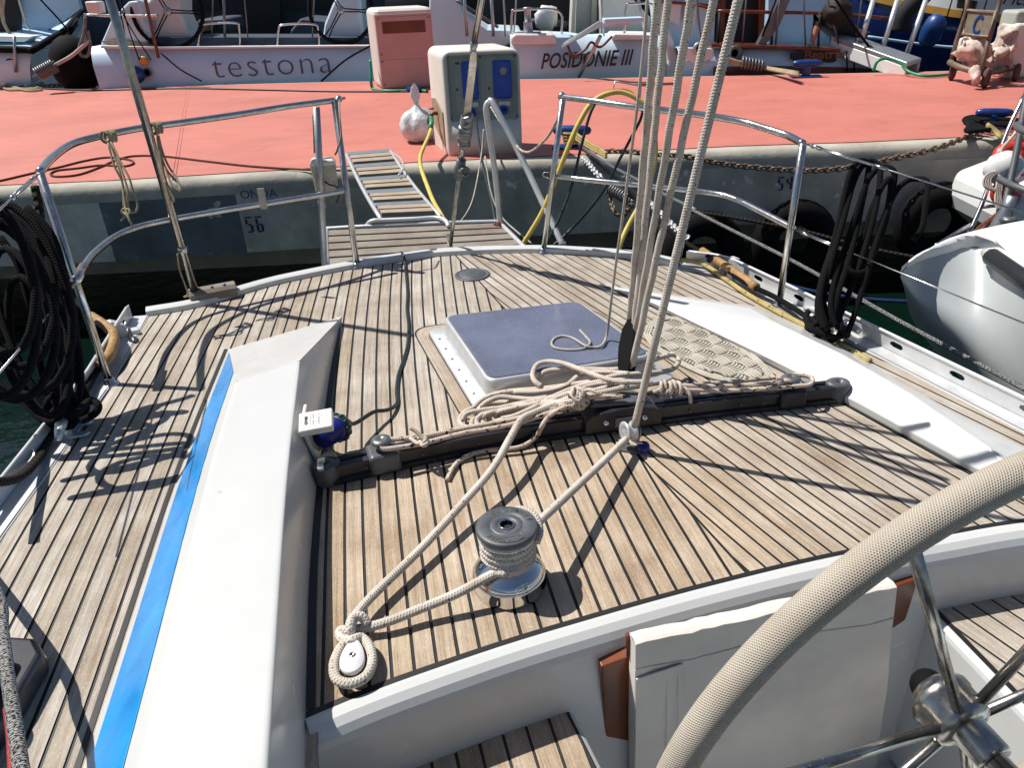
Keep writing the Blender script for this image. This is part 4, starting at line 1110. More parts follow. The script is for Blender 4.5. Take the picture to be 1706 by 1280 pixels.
# rope bundle lying along the traveller
strands = [
 ([(600, 332, .07), (560, 300, .08), (545, 255, .09), (570, 195, .10), (640, 170, .105), (740, 180, .11), (850, 218, .12), (980, 268, .13), (1100, 300, .13), (1240, 305, .13), (1330, 312, .12)]),
 ([(578, 285, .06), (620, 240, .08), (700, 222, .085), (800, 218, .09), (950, 222, .095), (1100, 222, .10), (1250, 190, .10), (1400, 140, .09), (1480, 125, .08), (1512, 162, .07), (1480, 212, .07), (1400, 238, .08), (1250, 250, .10), (1100, 262, .11), (950, 298, .10), (800, 322, .08), (600, 350, .06), (400, 365, .05), (280, 390, .035), (200, 430, .03), (150, 480, .03)]),
 ([(150, 480, .03), (95, 508, .03), (64, 555, .02), (95, 600, .02), (200, 605, .025), (310, 565, .045), (430, 528, .06), (560, 470, .08), (700, 395, .10), (850, 335, .11), (1000, 302, .12), (1150, 292, .12)]),
 ([(80, 560, .03), (110, 515, .045), (200, 492, .05), (330, 476, .055), (460, 448, .06), (600, 425, .07), (750, 395, .09), (900, 372, .11), (1040, 340, .12)]),
 ([(200, 470, .03), (250, 432, .045), (330, 405, .05), (420, 410, .05), (520, 418, .06), (650, 410, .08), (800, 360, .10), (960, 320, .115), (1080, 310, .12)]),
 ([(210, 450, .02), (300, 440, .02), (400, 436, .03), (500, 440, .05), (620, 450, .08), (740, 430, .10), (850, 410, .11), (1000, 380, .12)]),
 ([(140, 600, .02), (150, 555, .03), (200, 520, .035), (300, 515, .035), (400, 500, .045), (520, 480, .06), (640, 460, .09), (760, 440, .11), (860, 425, .115)]),
 ([(185, 605, .02), (178, 560, .03), (215, 520, .045), (330, 500, .05), (450, 480, .06), (560, 450, .08), (700, 430, .10)]),
 ([(235, 600, .02), (215, 555, .03), (250, 512, .05), (370, 492, .055), (500, 462, .07), (640, 430, .09), (780, 380, .11), (900, 350, .12)]),
 ([(290, 585, .02), (255, 545, .03), (285, 508, .05), (400, 480, .06)]),
 ([(340, 560, .02), (300, 525, .04), (330, 500, .055), (450, 470, .07), (600, 440, .09)]),
 ([(420, 372, .05), (600, 368, .06), (760, 330, .08), (840, 270, .09), (900, 246, .09), (1040, 240, .10), (1180, 250, .11)]),
 ([(420, 455, .06), (560, 455, .08), (700, 440, .10), (860, 400, .11), (960, 380, .12), (1060, 360, .12), (1150, 340, .12)]),
]
f = MB()
for s_ in strands: f.tube(spl([Z6(*p) for p in s_], 6), RP * .80, 10)
bun = f.build('rope_bundle', 'rope_pink', None, label='long hank of pinkish tan rope heaped along the black traveller beside the hatch', cat='rope')
# frapping knot round the bundle
f = MB(); kc = Z6(843, 412, .115); rk = random.Random(4)
for j in range(8):
    ax = Vector((math.cos(j * .5), math.sin(j * .9) * .5, .3)).normalized(); u = ax.orthogonal().normalized(); v = ax.cross(u)
    f.tube([kc + u * math.cos(2 * math.pi * k / 18) * .030 + v * math.sin(2 * math.pi * k / 18) * .026 + ax * (.012 * math.sin(4 * math.pi * k / 18 + j)) for k in range(18)], .0048, 8, closed=True)
for dx_, dy_ in ((-25, -70), (10, -65), (60, -55)): f.tube(spl([kc, Z6(843 + dx_, 412 + dy_, .15), Z6(843 + dx_ * 2 + 20, 412 + dy_ * .4, .14), kc], 6), .0045, 8)
f.build('frapping_knot', 'rope_pink', None, label='tangled knot of thinner line lashing the rope bundle', cat='knot')
# control lines, port
def Z3(x, y, z): return A(480 + x / 4.413, 640 + y / 4.413, z)
pc0 = Z3(742, 440, .09)
f = MB(); rr2 = .0068
f.tube(spl([Z6(900, 425, .11), Z3(1677, 290, .085), Z3(1300, 360, .075), Z3(1000, 435, .072), Z3(850, 462, .075), Z3(720, 478, .08), Z3(672, 462, .085), Z3(690, 430, .09), Z3(742, 410, .088), Z3(820, 405, .085), Z3(1000, 385, .08), Z3(1300, 325, .075), Z3(1677, 255, .08), Z6(800, 440, .11), Z6(900, 410, .12), Z6(1000, 400, .115), Z6(1140, 402, .11)], 6), rr2, 10)
f.build('control_line', 'rope_fleck', None, label='flecked control line doubled from the port track stop to the car', cat='rope')
f = MB()
f.tube(spl([Z3(900, 400, .085), Z3(960, 440, .09), Z3(1010, 415, .09), Z3(985, 395, .095), Z3(940, 350, .11), Z3(895, 322, .12)], 5), rr2 * .85, 8)
f.tube(spl([Z3(960, 400, .08), Z3(985, 450, .09), Z3(1020, 440, .085), Z3(1005, 395, .085)], 5), rr2 * .85, 8)
f.build('line_knot', 'rope_fleck', None, label='frayed bowline knot on the port control line', cat='knot')
cord('loose_line_end', [Z6(760, 470, .105), Z6(690, 505, .10), Z6(640, 545, .09), Z6(605, 600, .07), Z6(575, 655, .03), Z6(505, 715, .012), Z6(430, 742, .008), Z6(300, 752, .008), Z6(170, 772, .008), Z6(70, 820, .008), Z6(20, 870, .01), Z6(-5, 920, .008), Z6(-18, 950, .008)], rr2, 'rope_fleck', 'loose flecked line end curling over the track on to the teak', k=6)
# control lines, starboard
def Z7(x, y, z): return A(900 + x / 2.977, 380 + y / 2.977, z)
f = MB()
f.tube(spl([Z7(560, 815, .10), Z7(640, 790, .10), Z7(800, 775, .085), Z7(1000, 758, .08), Z7(1180, 740, .085), Z7(1270, 728, .09), Z7(1345, 742, .088), Z7(1340, 775, .083), Z7(1270, 785, .08), Z7(1100, 800, .078), Z7(900, 808, .078), Z7(740, 805, .09), Z7(640, 800, .10)], 6), rr2 * .95, 10)
f.tube(spl([Z7(640, 780, .10), Z7(860, 785, .09), Z7(1060, 778, .085), Z7(1190, 765, .09), Z7(1260, 752, .09)], 6), rr2 * .95, 10)
f.build('control_line', 'rope_bwf' if 'rope_bwf' in M else 'rope_fleck', None, label='flecked control lines stretched from the car to the starboard track stop', cat='rope')
f = MB(); kc = Z7(640, 795, .10)
for j in range(5):
    c_ = Z7(600 + j * 22, 795 - (j % 2) * 8, .10); ax = Vector((1, .1 * (j - 2), .2 * (j % 2))).normalized(); u = ax.orthogonal().normalized(); v = ax.cross(u)
    f.tube([c_ + u * math.cos(2 * math.pi * k / 14) * .017 + v * math.sin(2 * math.pi * k / 14) * .017 for k in range(14)], .0058, 8, closed=True)
f.tube(spl([Z7(690, 790, .10), Z7(730, 805, .095), Z7(745, 850, .07), Z7(742, 895, .03), Z7(750, 920, .012), Z7(776, 935, .008)], 6), .0062, 8)
f.tube(spl([Z7(640, 800, .10), Z7(615, 825, .09), Z7(590, 850, .07)], 5), .0055, 8)
f.build('line_knot', 'rope_fleck', None, label='rolling hitch on the starboard control line, its end hanging to the deck', cat='knot')
f = MB(); c_ = Z7(1188, 762, .09)
for j in range(3):
    ax = Vector((1, .4 * (j - 1), 0)).normalized(); u = ax.orthogonal().normalized(); v = ax.cross(u)
    f.tube([c_ + u * math.cos(2 * math.pi * k / 12) * .011 + v * math.sin(2 * math.pi * k / 12) * .011 for k in range(12)], .005, 6, closed=True)
f.build('line_knot', 'rope_fleck', None, label='small knot close to the starboard track stop', cat='knot')
# black pulley the falls run through
X_ = Vector((.5, .86, 0)).normalized(); upb = (D(1052, 530, 2.37) - D(1040, 622, 2.33)).normalized(); inn = X_.cross(upb).normalized()
pulley = empty('pulley_block', D(1046, 640, 2.33), 'black two-cheeked pulley standing on the traveller car under the falls', 'pulley')
cb = D(1048, 578, 2.35)
fac = (X_ * .55 - Vector((0, 1, 0)) * .83).normalized()
sdv = upb.cross(fac).normalized()
def cheek(off, w_):
    f = MB(); out = [(-.010, .085), (.008, .082), (.022, .05), (.026, -.01), (.020, -.07), (.010, -.088), (-.016, -.088), (-.022, -.05), (-.022, .03)]
    f.prism([cb + upb * z + fac * x_ * w_ + X_ * off for x_, z in out], X_ * .010); return f.build('pulley_cheek', 'rubber', pulley, bevel=.003)
X_ = (X_ - upb * X_.dot(upb)).normalized(); fac = upb.cross(X_).normalized()
cheek(-.022, 1.0); cheek(.020, .9)
f = MB(); f.lathe(cb - X_ * .010 + upb * -.0, [(.030, 0), (.024, .006), (.022, .014), (.024, .022), (.030, .028)], axis=X_, n=24); f.build('pulley_sheave', 'white_pl', pulley)
f = MB(); f.tube(spl([cb - upb * .085 - X_ * .004, cb - upb * .115 - X_ * .008, cb - upb * .125 + X_ * .004, cb - upb * .112 + X_ * .016, cb - upb * .085 + X_ * .012], 5), .004, 8)
f.tube(spl([cb - upb * .115 - X_ * .03, cb - upb * .10, cb - upb * .118 + X_ * .03], 5), .005, 8); f.build('pulley_shackle', 'steel', pulley)
# thin line ending in a loop on the hatch pane
zz = .0885
cord('thin_line', [D(1080, -20, 1.9), D(1072, 80, 1.97), D(1060, 190, 2.06), D(1048, 280, 2.16), D(1036, 370, 2.27), D(1026, 440, 2.37), D(1016, 520, 2.49), A(1011, 558, .105), A(1003, 575, zz + .006), A(990, 579, zz), A(975, 576, zz + .006), A(955, 564, zz), A(938, 560, zz), A(924, 564, zz), A(919, 573, zz), A(926, 580, zz), A(948, 583, zz), A(972, 581, zz), A(983, 571, zz + .004), A(975, 560, zz), A(966, 550, zz)], .0042, 'rope_thin', 'thin cream line hanging down and ending in a small loop on the hatch pane', k=7)

# ---- woven rope mat
mo = [A(x, y, 0) for x, y in ((1072, 560), (1082, 540), (1110, 531), (1140, 534), (1170, 545), (1205, 562), (1240, 583), (1270, 606), (1291, 632), (1286, 641), (1255, 643), (1215, 640), (1180, 632), (1145, 617), (1110, 598), (1085, 580))]
mos = resamp(mo + [mo[0]], 65)[:-1]; mc = sum((p for p in mos), Vector()) / len(mos)
f = MB()
def shr(d_, z): 
    out = []
    for i, p in enumerate(mos):
        t = (mos[(i + 1) % 64] - mos[i - 1]).normalized(); nr = Vector((-t.y, t.x, 0))
        if (mc - p).dot(nr) < 0: nr = -nr
        out.append(p + nr * d_ + Vector((0, 0, z)))
    return out
f.poly([p + Vector((0, 0, .002)) for p in shr(.01, 0)])
for k, d_ in enumerate((.004, .0125, .021)): f.tube(shr(d_, .0065), .0046, 7, closed=True)
au = (A(1285, 636) - A(1085, 548)).normalized(); av = Vector((-au.y, au.x, 0)); o0 = A(1085, 548)
poly2 = [(p.x, p.y) for p in shr(.026, 0)]
def inside(p):
    c_ = False
    for i in range(len(poly2)):
        (x1, y1), (x2, y2) = poly2[i], poly2[i - 1]
        if (y1 > p.y) != (y2 > p.y) and p.x < (x2 - x1) * (p.y - y1) / (y2 - y1) + x1: c_ = not c_
    return c_
cu_, cv_ = .062, .050
for i in range(-3, 15):
    for j in range(-7, 9):
        oc = o0 + au * (i * cu_ + (j % 2) * .0) + av * (j * cv_)
        alt = (i + j) % 2
        for k in range(5 if alt else 4):
            t = (k + .5) / (5 if alt else 4)
            pts = []
            for q_ in range(8):
                s_ = q_ / 7; bow = .012 * math.sin(math.pi * s_)
                if alt: p = oc + au * (t * cu_ + bow) + av * ((s_ * 1.12 - .06) * cv_)
                else: p = oc + au * ((s_ * 1.10 - .05) * cu_) + av * (t * cv_ + bow * .6)
                p = p + Vector((0, 0, .0065 + .0035 * math.sin(math.pi * s_)))
                if inside(p): pts.append(p)
            if len(pts) > 2: f.tube(pts, .0050, 7)
f.build('rope_mat', 'rope_mat', None, label='flat mat of cream rope knotted in basket weave behind the traveller', cat='mat')

# ---- shore power lead with its blue plug
lead = empty('power_lead', A(580, 720), 'black power lead with a blue plug running from the white inlet to the stern', 'cable')
pa, pb = A(536, 727, .100), A(574, 708, .080); pdv = (pb - pa).normalized()
f = MB(); f.lathe(pa, [(.035, 0), (.035, .05), (.036, .052), (.036, .062)], axis=pdv, n=24); f.build('plug_body', 'bluepl', lead)
f = MB(); pr = [(.036, .060), (.039, .064), (.039, .078), (.035, .086), (.027, .096), (.018, .104), (.010, .114), (.0085, .122), (0, .122)]
f.lathe(pa, pr, axis=pdv, n=24, cap=False)
for k in range(12):
    a = 2 * math.pi * k / 12; X9 = pdv.orthogonal().normalized(); Y9 = pdv.cross(X9); rd = X9 * math.cos(a) + Y9 * math.sin(a)
    f.tube([pa + pdv * .062 + rd * .038, pa + pdv * .078 + rd * .039, pa + pdv * .090 + rd * .031], .0035, 6)
f.build('plug_gland', 'dgreen', lead)
e9 = pa + pdv * .118
zc_ = .006
f = MB(); f.tube(spl([e9, e9 + pdv * .03 - Vector((0, 0, .012)), A(622, 687, .045), A(642, 684, .028), A(655, 679, .015), A(662, 670, zc_), A(661, 650, zc_), A(664, 625, zc_), A(673, 598, zc_), A(679, 575, zc_), A(681, 545, zc_), A(678, 515, zc_), A(679, 490, zc_), A(677, 460, zc_), A(675, 437, zc_ + .004), A(673, 428, .033), A(671, 424, .034), A(668, 420, .0)], 7), .0062, 8)
f.build('cable', 'cable', lead)
f = MB(); f.tube(spl([A(667, 672, .002), A(668, 690, .0015), A(674, 715, .0015), A(676, 735, .0015)], 6), .003, 6); f.build('cable', 'cable', lead) if False else None

# ---- cords tied on the port stern rail
def hank(x, y, tailpts, label, zt_=.70):
    c_ = A(x, y, zt_); f = MB(); ax = (A(x + 20, y - 4, zt_) - c_).normalized(); u = Vector((0, 0, 1)); v = ax.cross(u)
    for j in range(4):
        o_ = ax * (-.018 + j * .012)
        f.tube([c_ + o_ + u * math.cos(2 * math.pi * k / 14) * .020 + v * math.sin(2 * math.pi * k / 14) * .020 + ax * .006 * math.sin(2 * math.pi * k / 14 + j) for k in range(14)], .0048, 7, closed=True)
    dep = (c_ - CAMP).dot(ray(853, 640) - Vector()) / ray(853, 640).length_squared
    for tl_ in tailpts: f.tube(spl([D(px_, py_, dep - .02 + .012 * math.sin(i + tl_[0][0])) for i, (px_, py_) in enumerate(tl_)], 6), .0040, 7)
    return f.build('tied_cord', 'rope_tan', None, label=label, cat='cord')
hank(183, 227, [[(183, 236), (192, 262), (203, 300), (209, 345), (215, 365), (222, 378)], [(185, 236), (200, 268), (215, 296), (222, 320), (229, 340), (226, 352), (216, 352), (212, 335), (213, 318), (203, 285), (190, 250)], [(180, 238), (190, 275), (204, 305), (206, 340), (210, 356), (200, 368)], [(204, 352), (212, 358), (216, 350), (206, 348), (203, 355), (213, 362)]], 'hank of thin tan cord tied on the port rail left of the slanting stay')
hank(260, 213, [[(262, 225), (268, 255), (276, 280), (290, 298), (299, 307), (298, 315)], [(264, 225), (270, 250), (280, 275), (296, 300), (300, 318), (285, 305), (272, 270)], [(262, 230), (268, 265), (276, 300), (285, 320), (290, 335), (283, 330), (274, 300)]], 'hank of thin tan cord tied on the port rail right of the slanting stay')
cord('rail_cord', [A(565, 170, .69)] + [D(x, y, 3.32) for x, y in ((566, 195), (568, 225), (562, 250), (558, 258))], .004, 'rope_tan', 'thin cord hanging at the inner end of the port rail')
cord('rail_cord', [D(938, 168, 3.3), D(930, 195, 3.35), D(912, 228, 3.45), D(885, 252, 3.6), D(868, 250, 3.7), D(856, 235, 3.8), D(835, 205, 3.95), D(818, 178, 4.05)], .0058, 'rope_fleck', 'flecked cord drooping from the starboard rail end to the passerelle arch')

# ---- black coiled mooring ropes
def ringpts(cx_, cy_, rx, ry, dep, tilt=0.0, n=22, wob=.02, seed=0):
    out = []
    for k in range(n):
        a = 2 * math.pi * k / n; x_, y_ = math.cos(a) * rx, math.sin(a) * ry; t = R(tilt)
        w_ = 1 + wob * math.sin(3 * a + seed)
        out.append(D(cx_ + (x_ * math.cos(t) - y_ * math.sin(t)) * w_, cy_ + (x_ * math.sin(t) + y_ * math.cos(t)) * w_, dep + .04 * math.sin(a + seed)))
    return out
f = MB(); rb = .0112
for i, (cx_, cy_, rx, ry, dep, tl_) in enumerate([(22, 500, 92, 165, 2.12, -14), (8, 520, 80, 150, 2.05, -12), (40, 520, 62, 178, 2.22, -17), (20, 480, 70, 130, 2.10, -10), (0, 470, 58, 120, 2.00, -8), (45, 560, 48, 150, 2.25, -16), (64, 590, 40, 130, 2.28, -15), (-10, 500, 70, 165, 1.95, -6), (60, 530, 55, 170, 2.30, -19)]):
    f.tube(ringpts(cx_, cy_, rx, ry, dep, tl_, seed=i), rb, 9, closed=True)
for pl in ([(10, 345), (60, 380), (95, 430), (118, 500), (128, 580), (132, 650), (128, 690)], [(0, 360), (40, 400), (70, 470), (85, 560), (95, 640), (105, 690)], [(0, 395), (30, 440), (52, 520), (66, 600), (80, 660), (98, 705)], [(98, 580), (122, 620), (143, 660), (140, 690), (120, 700)], [(45, 345), (88, 395), (110, 470), (122, 540), (118, 545)]):
    f.tube(spl([D(x, y, 2.16 + .0003 * y) for x, y in pl], 5), rb, 9)
f.build('coiled_rope', 'rope_black', None, label='big hank of black rope hung over the port lifeline', cat='rope')
f = MB()
f.tube(spl([D(58, 310, 2.34), D(66, 350, 2.34), D(72, 410, 2.34), D(80, 480, 2.33), D(86, 560, 2.32), D(92, 630, 2.32), D(92, 690, 2.34), D(84, 720, 2.30), D(70, 755, 2.20), D(40, 790, 2.04), D(10, 802, 1.94), D(-30, 803, 1.84)], 7), .0125, 9)
f.build('laid_rope', 'rope_twist', None, label='twisted dark mooring rope curving down past the port cleat', cat='rope')
f = MB(); c_ = cl1 + Vector((0, 0, .05))
for j in range(5):
    ax = Vector((math.cos(j * 1.3), math.sin(j * 1.3), .4 * (j % 3 - 1))).normalized(); u = ax.orthogonal().normalized(); v = ax.cross(u)
    f.tube([c_ + u * math.cos(2 * math.pi * k / 16) * .046 + v * math.sin(2 * math.pi * k / 16) * .034 + Vector((0, 0, .012 * j)) for k in range(16)], .0112, 9, closed=True)
f.tube(spl([A(128, 690, .11), A(150, 668, .10), A(164, 676, .09), A(158, 690, .07), A(135, 702, .06)], 6), .0112, 9)
f.build('cleat_hitch', 'rope_black', None, label='black rope hitched in a lump round the port cleat', cat='rope')
f = MB(); rb = .0098
lo_ = [(1428, 270, 24, 0, 2.62), (1447, 268, 26, 0, 2.60), (1466, 272, 26, 0, 2.56)]
loops = [
 [(1375, 545), (1362, 520), (1368, 470), (1390, 400), (1408, 320), (1418, 285), (1432, 268), (1446, 272), (1446, 290), (1436, 340), (1418, 420), (1396, 490), (1385, 540)],
 [(1385, 545), (1372, 500), (1384, 440), (1404, 370), (1420, 310), (1434, 280), (1450, 268), (1464, 276), (1466, 300), (1456, 360), (1436, 430), (1410, 500), (1392, 545)],
 [(1392, 545), (1384, 505), (1398, 440), (1420, 380), (1442, 310), (1458, 285), (1474, 278), (1488, 284), (1490, 300), (1484, 330), (1472, 380), (1452, 430), (1440, 452), (1424, 455), (1412, 445), (1410, 425)],
 [(1396, 548), (1394, 500), (1410, 450), (1436, 400), (1454, 345), (1470, 310), (1484, 300), (1478, 350), (1460, 400), (1450, 430)],
 [(1412, 555), (1425, 520), (1442, 465), (1458, 410), (1474, 360), (1492, 320), (1510, 302), (1528, 298), (1545, 304), (1542, 340), (1536, 380), (1520, 400)],
 [(1378, 548), (1366, 500), (1376, 450), (1392, 400), (1402, 350), (1412, 310), (1424, 280)],
 [(1402, 550), (1398, 520), (1396, 480), (1404, 430), (1422, 370), (1438, 320), (1450, 290)],
]
for i, l_ in enumerate(loops): f.tube(spl([D(x, y, 2.62 + (y - 300) * -.0002 + .02 * math.sin(i * 2 + q_)) for q_, (x, y) in enumerate(l_)], 6), rb, 9)
f.build('coiled_rope', 'rope_black', None, label='hank of black rope hung over the starboard lifeline', cat='rope')
f = MB(); c_ = cl2 + Vector((.02, 0, .05))
f.tube(spl([A(1350, 548, .05), A(1342, 528, .05), A(1352, 516, .055), A(1375, 515, .06), A(1398, 530, .06), A(1408, 550, .05), A(1396, 562, .05), A(1370, 556, .06), A(1352, 545, .07), A(1380, 535, .075), A(1405, 552, .07), A(1412, 560, .05)], 6), .0105, 9)
f.tube(spl([A(1345, 545, .03), A(1360, 528, .04), A(1385, 525, .045), A(1402, 545, .04), A(1390, 566, .03), A(1360, 560, .03)], 6, True), .0105, 9, closed=True)
f.build('cleat_hitch', 'rope_black', None, label='black rope hitched round the starboard cleat', cat='rope')

# ---- mooring lines with leather guards
cord('mooring_line', [A(112, 712, .05), A(160, 620, .03), A(178, 600, .04), A(188, 570, .05), A(180, 552, .06), A(160, 534, .05), A(140, 515, -.1), A(90, 470, -.5)], .012, 'rope_black', 'dark mooring line leaving the port quarter through a leather guard')
f = MB(); f.tube(spl([A(167, 610, .045), A(182, 592, .05), A(190, 568, .055), A(187, 552, .06), A(172, 540, .06), A(152, 527, .045)], 8), .0185, 14); f.build('leather_guard', 'leather', None, label='stained leather chafe guard on the port mooring line', cat='guard')
cord('mooring_line', [A(1380, 552, .05), A(1300, 500, .035), A(1240, 470, .04), A(1200, 440, .045), A(1175, 424, .05), A(1130, 395, -.05), A(1080, 350, -.08), A(1030, 300, -.05), A(985, 262, .02)], .0105, 'rope_black', 'dark mooring line from the starboard cleat to the quay')
f = MB(); f.tube(spl([A(1260, 479, .04), A(1230, 458, .045), A(1205, 441, .05), A(1190, 432, .05)], 8), .0185, 14); f.build('leather_guard', 'leather', None, label='brown leather chafe guard inside the starboard fairlead', cat='guard')
f = MB(); f.tube([A(1188, 430, .05), A(1170, 418, .045)], .017, 14); f.build('leather_guard', 'leather', None, label='short brown leather sleeve just outside the starboard fairlead', cat='guard')
fairlead(A(1205, 446, .0), (-.5, .86), .06)

# ---- yellow line and hose on starboard side
cord('yellow_line', [A(1130, 433, .03), A(1160, 436, .03), A(1185, 448, .02), A(1210, 466, .012), A(1240, 487, .012), A(1275, 508, .010), A(1310, 527, .010), A(1345, 545, .010), A(1380, 563, .010), A(1420, 585, .008), A(1450, 602, .006)], .0098, 'rope_yel', 'yellow line lying along the starboard side deck')
def dpath(l): return [D(*p) for p in l]
cord('water_hose', dpath([(868, 412, 3.85), (885, 385, 3.8), (905, 350, 3.75), (925, 300, 3.7), (945, 250, 3.65), (962, 210, 3.62), (985, 172, 3.6), (1012, 156, 3.6), (1040, 154, 3.6), (1068, 170, 3.6), (1085, 200, 3.62), (1092, 240, 3.64), (1088, 285, 3.66), (1072, 330, 3.68), (1050, 370, 3.7), (1038, 395, 3.7), (1030, 418, 3.7)]), .0122, 'yellow', 'pale yellow water hose arching over the starboard stern rail', 'hose', n=12)
cord('black_hose', dpath([(900, 420, 3.75), (928, 372, 3.72), (952, 310, 3.7), (968, 245, 3.66), (985, 185, 3.63), (1005, 158, 3.62), (1030, 150, 3.62), (1052, 155, 3.62), (1068, 175, 3.63), (1068, 196, 3.64), (1050, 232, 3.66), (1030, 270, 3.7), (1010, 310, 3.8), (985, 345, 3.9), (955, 378, 4.0), (930, 402, 4.0), (900, 425, 4.0)]), .0072, 'cable', 'thin black hose running beside the yellow arch', 'hose', n=8)
f = MB(); f.tube(dpath([(1021, 158, 3.62), (1024, 135, 3.62), (1068, 143, 3.62), (1066, 175, 3.62)]), .004, 8); f.build('hose_hook', 'steel', None, label='thin steel wire hook above the yellow hose arch', cat='hook')
# ---- speckled line, red line and dark winch low at the port edge
cord('jib_sheet', [A(-60, 900, .02)] + [A(x, y, .16 + (y - 1000) * .0004) for x, y in ((-4, 990), (4, 1050), (12, 1120), (22, 1190), (32, 1260), (44, 1340))], .0105, 'rope_bw', 'black and white speckled line entering low at the port edge')
cord('red_line', [A(16, 1180, .13), A(22, 1230, .13), A(26, 1300, .13), A(30, 1360, .13)], .010, 'rope_red', 'short red line beside the speckled one at the port edge')
jw = A(18, 1180)
f = MB(); f.prism([jw + Vector(v) for v in ((-.25, -.20, 0), (.035, -.22, 0), (.042, -.02, 0), (.035, .085, 0), (.0, .125, 0), (-.25, .16, 0))], (0, 0, .055)); jm = f.build('line_clutch', 'black', yacht, bevel=.012, label='dark line clutch on the port side deck')
f = MB(); f.prism([jw + Vector(v) for v in ((-.25, -.18, .055), (.00, -.20, .055), (.01, -.03, .055), (.0, .06, .055), (-.25, .10, .055))], (0, 0, .035)); f.build('clutch_lever', 'grey_pl', jm, bevel=.012)
f = MB(); f.lathe(jw + Vector((-.04, -.05, 0)), [(.05, .05), (.04, .09), (.035, .12), (.045, .135), (.03, .14), (0, .14)], n=24, cap=False); f.build('clutch_roller', 'dgrey', jm)

# ================================================================ passerelle and ladder
Zp = Vector((0, 0, 1))
pas = empty('passerelle', A(700, 410, -.03), 'short passerelle of grey slats with steel hand posts behind the stern', 'gangway')
zpz = -.03
cL0, cR0 = A(546, 450, zpz), A(880, 425, zpz); cL1, cR1 = A(546, 389, zpz), A(832, 377, zpz)
for k in range(5):
    t0, t1 = k / 5 + .022, (k + 1) / 5 - .022
    a, b_, c, d = cL0.lerp(cL1, t0), cR0.lerp(cR1, t0), cR0.lerp(cR1, t1), cL0.lerp(cL1, t1)
    f = MB(); f.prism([a, b_, c, d], (0, 0, .022))
    L_ = (b_ - a).length; f.uv[5] = [(0, k * .2), (L_, k * .2), (L_, k * .2 + .09), (0, k * .2 + .09)]; f.uv[4] = f.uv[5]
    sl9 = f.build('slat', 'teak_dark', pas, bevel=.003)
f = MB(); f.tube(spl([cL0 + Zp * .02, cL1 + Zp * .02 - Vector((0, .02, 0)), cL1 + Zp * .02 + Vector((.02, .02, 0)), cL1.lerp(cR1, .5) + Zp * .025 + Vector((0, .02, 0)), cR1 + Zp * .02 + Vector((-.02, .02, 0)), cR1 + Zp * .02, cR0 + Zp * .02], 6), .012, 10); f.build('frame_tube', 'alu', pas)
b9 = A(541, 449, zpz); f = MB(); f.tube([b9, B(534, 300, b9.y - .005), B(527, 178, b9.y - .01)], .0150, 12); hp = f.build('hand_post', 'galv', pas)
f = MB(); f.tube([B(537, 345, b9.y), B(536, 335, b9.y)], .0175, 12); f.build('post_collar', 'galv', hp)
f = MB(); f.tube([B(521, 192, b9.y + .02), B(523, 225, b9.y + .02), B(524, 255, b9.y + .02)], .004, 6); f.build('post_cord', 'rope_tan', hp)
a9 = A(834, 380, zpz); ya = a9.y
f = MB(); f.tube(spl([a9, B(825, 290, ya), B(812, 200, ya), B(810, 178, ya), B(815, 170, ya), B(823, 175, ya - .02), B(865, 255, ya - .12), B(905, 340, ya - .26), B(940, 414, ya - .40)], 6), .0150, 12); f.build('hand_post', 'alu', pas, label='inverted V hand post')
f = MB(); f.box(B(938, 412, ya - .40), (.03, .03, .05)); f.build('post_foot', 'dgrey', pas, bevel=.004)
f = MB()
for j in range(3): f.tube([B(822, 374 + j * 3, ya - .02), B(832, 371 + j * 3, ya - .04), B(836, 376 + j * 2, ya - .02)], .004, 6)
f.build('red_lashing', 'rope_red', pas)

lad = empty('boarding_ladder', A(660, 300, -.05), 'aluminium boarding ladder with wooden treads sloping up on to the quay', 'ladder')
Lb, Rb, Lt, Rt = A(634, 364, .02), A(733, 360, .02), A(577, 257, .02), A(650, 251, .02)
def ladp(s, t): 
    p = Lb.lerp(Rb, s).lerp(Lt.lerp(Rt, s), t); return p + Vector((0, 0, -.03 * math.sin(math.pi * t)))
for s in (0, 1):
    f = MB(); f.tube([ladp(s, t / 8 - .01) for t in range(9)] , .013, 10); f.build('ladder_rail', 'alu', lad)
for k in range(5):
    t = .035 + k * .2
    for j in range(2):
        a, b_ = ladp(.05, t + j * .062), ladp(.95, t + j * .062); c, d = ladp(.95, t + j * .062 + .046), ladp(.05, t + j * .062 + .046)
        f = MB(); f.prism([a, b_, c, d], (0, 0, .018)); f.uv[5] = [(0, 0), (.36, 0), (.36, .05), (0, .05)]; f.uv[4] = f.uv[5]; f.build('tread', 'teak_warm', lad, bevel=.002)
    a, b_ = ladp(.02, t + .135), ladp(.98, t + .135); c, d = ladp(.98, t + .182), ladp(.02, t + .182)
    f = MB(); f.prism([a, b_, c, d], (0, 0, .008)); f.build('rung_plate', 'galv', lad)
f = MB(); f.tube(spl([A(612, 385, -.03), A(613, 374, .0), A(622, 368, .02), A(640, 367, .02), A(690, 365, .02), A(728, 363, .02), A(742, 368, .02), A(748, 378, .0)], 6), .013, 10); f.build('ladder_foot', 'alu', lad)
f = MB()
for (x, y) in ((590, 305), (690, 298)):
    p = A(x, y, .03)
f.tube(spl([A(655, 255, .03), A(668, 265, .05), A(672, 280, .04), A(664, 292, .03)], 5), .006, 8); f.build('ladder_hook', 'alu', lad)

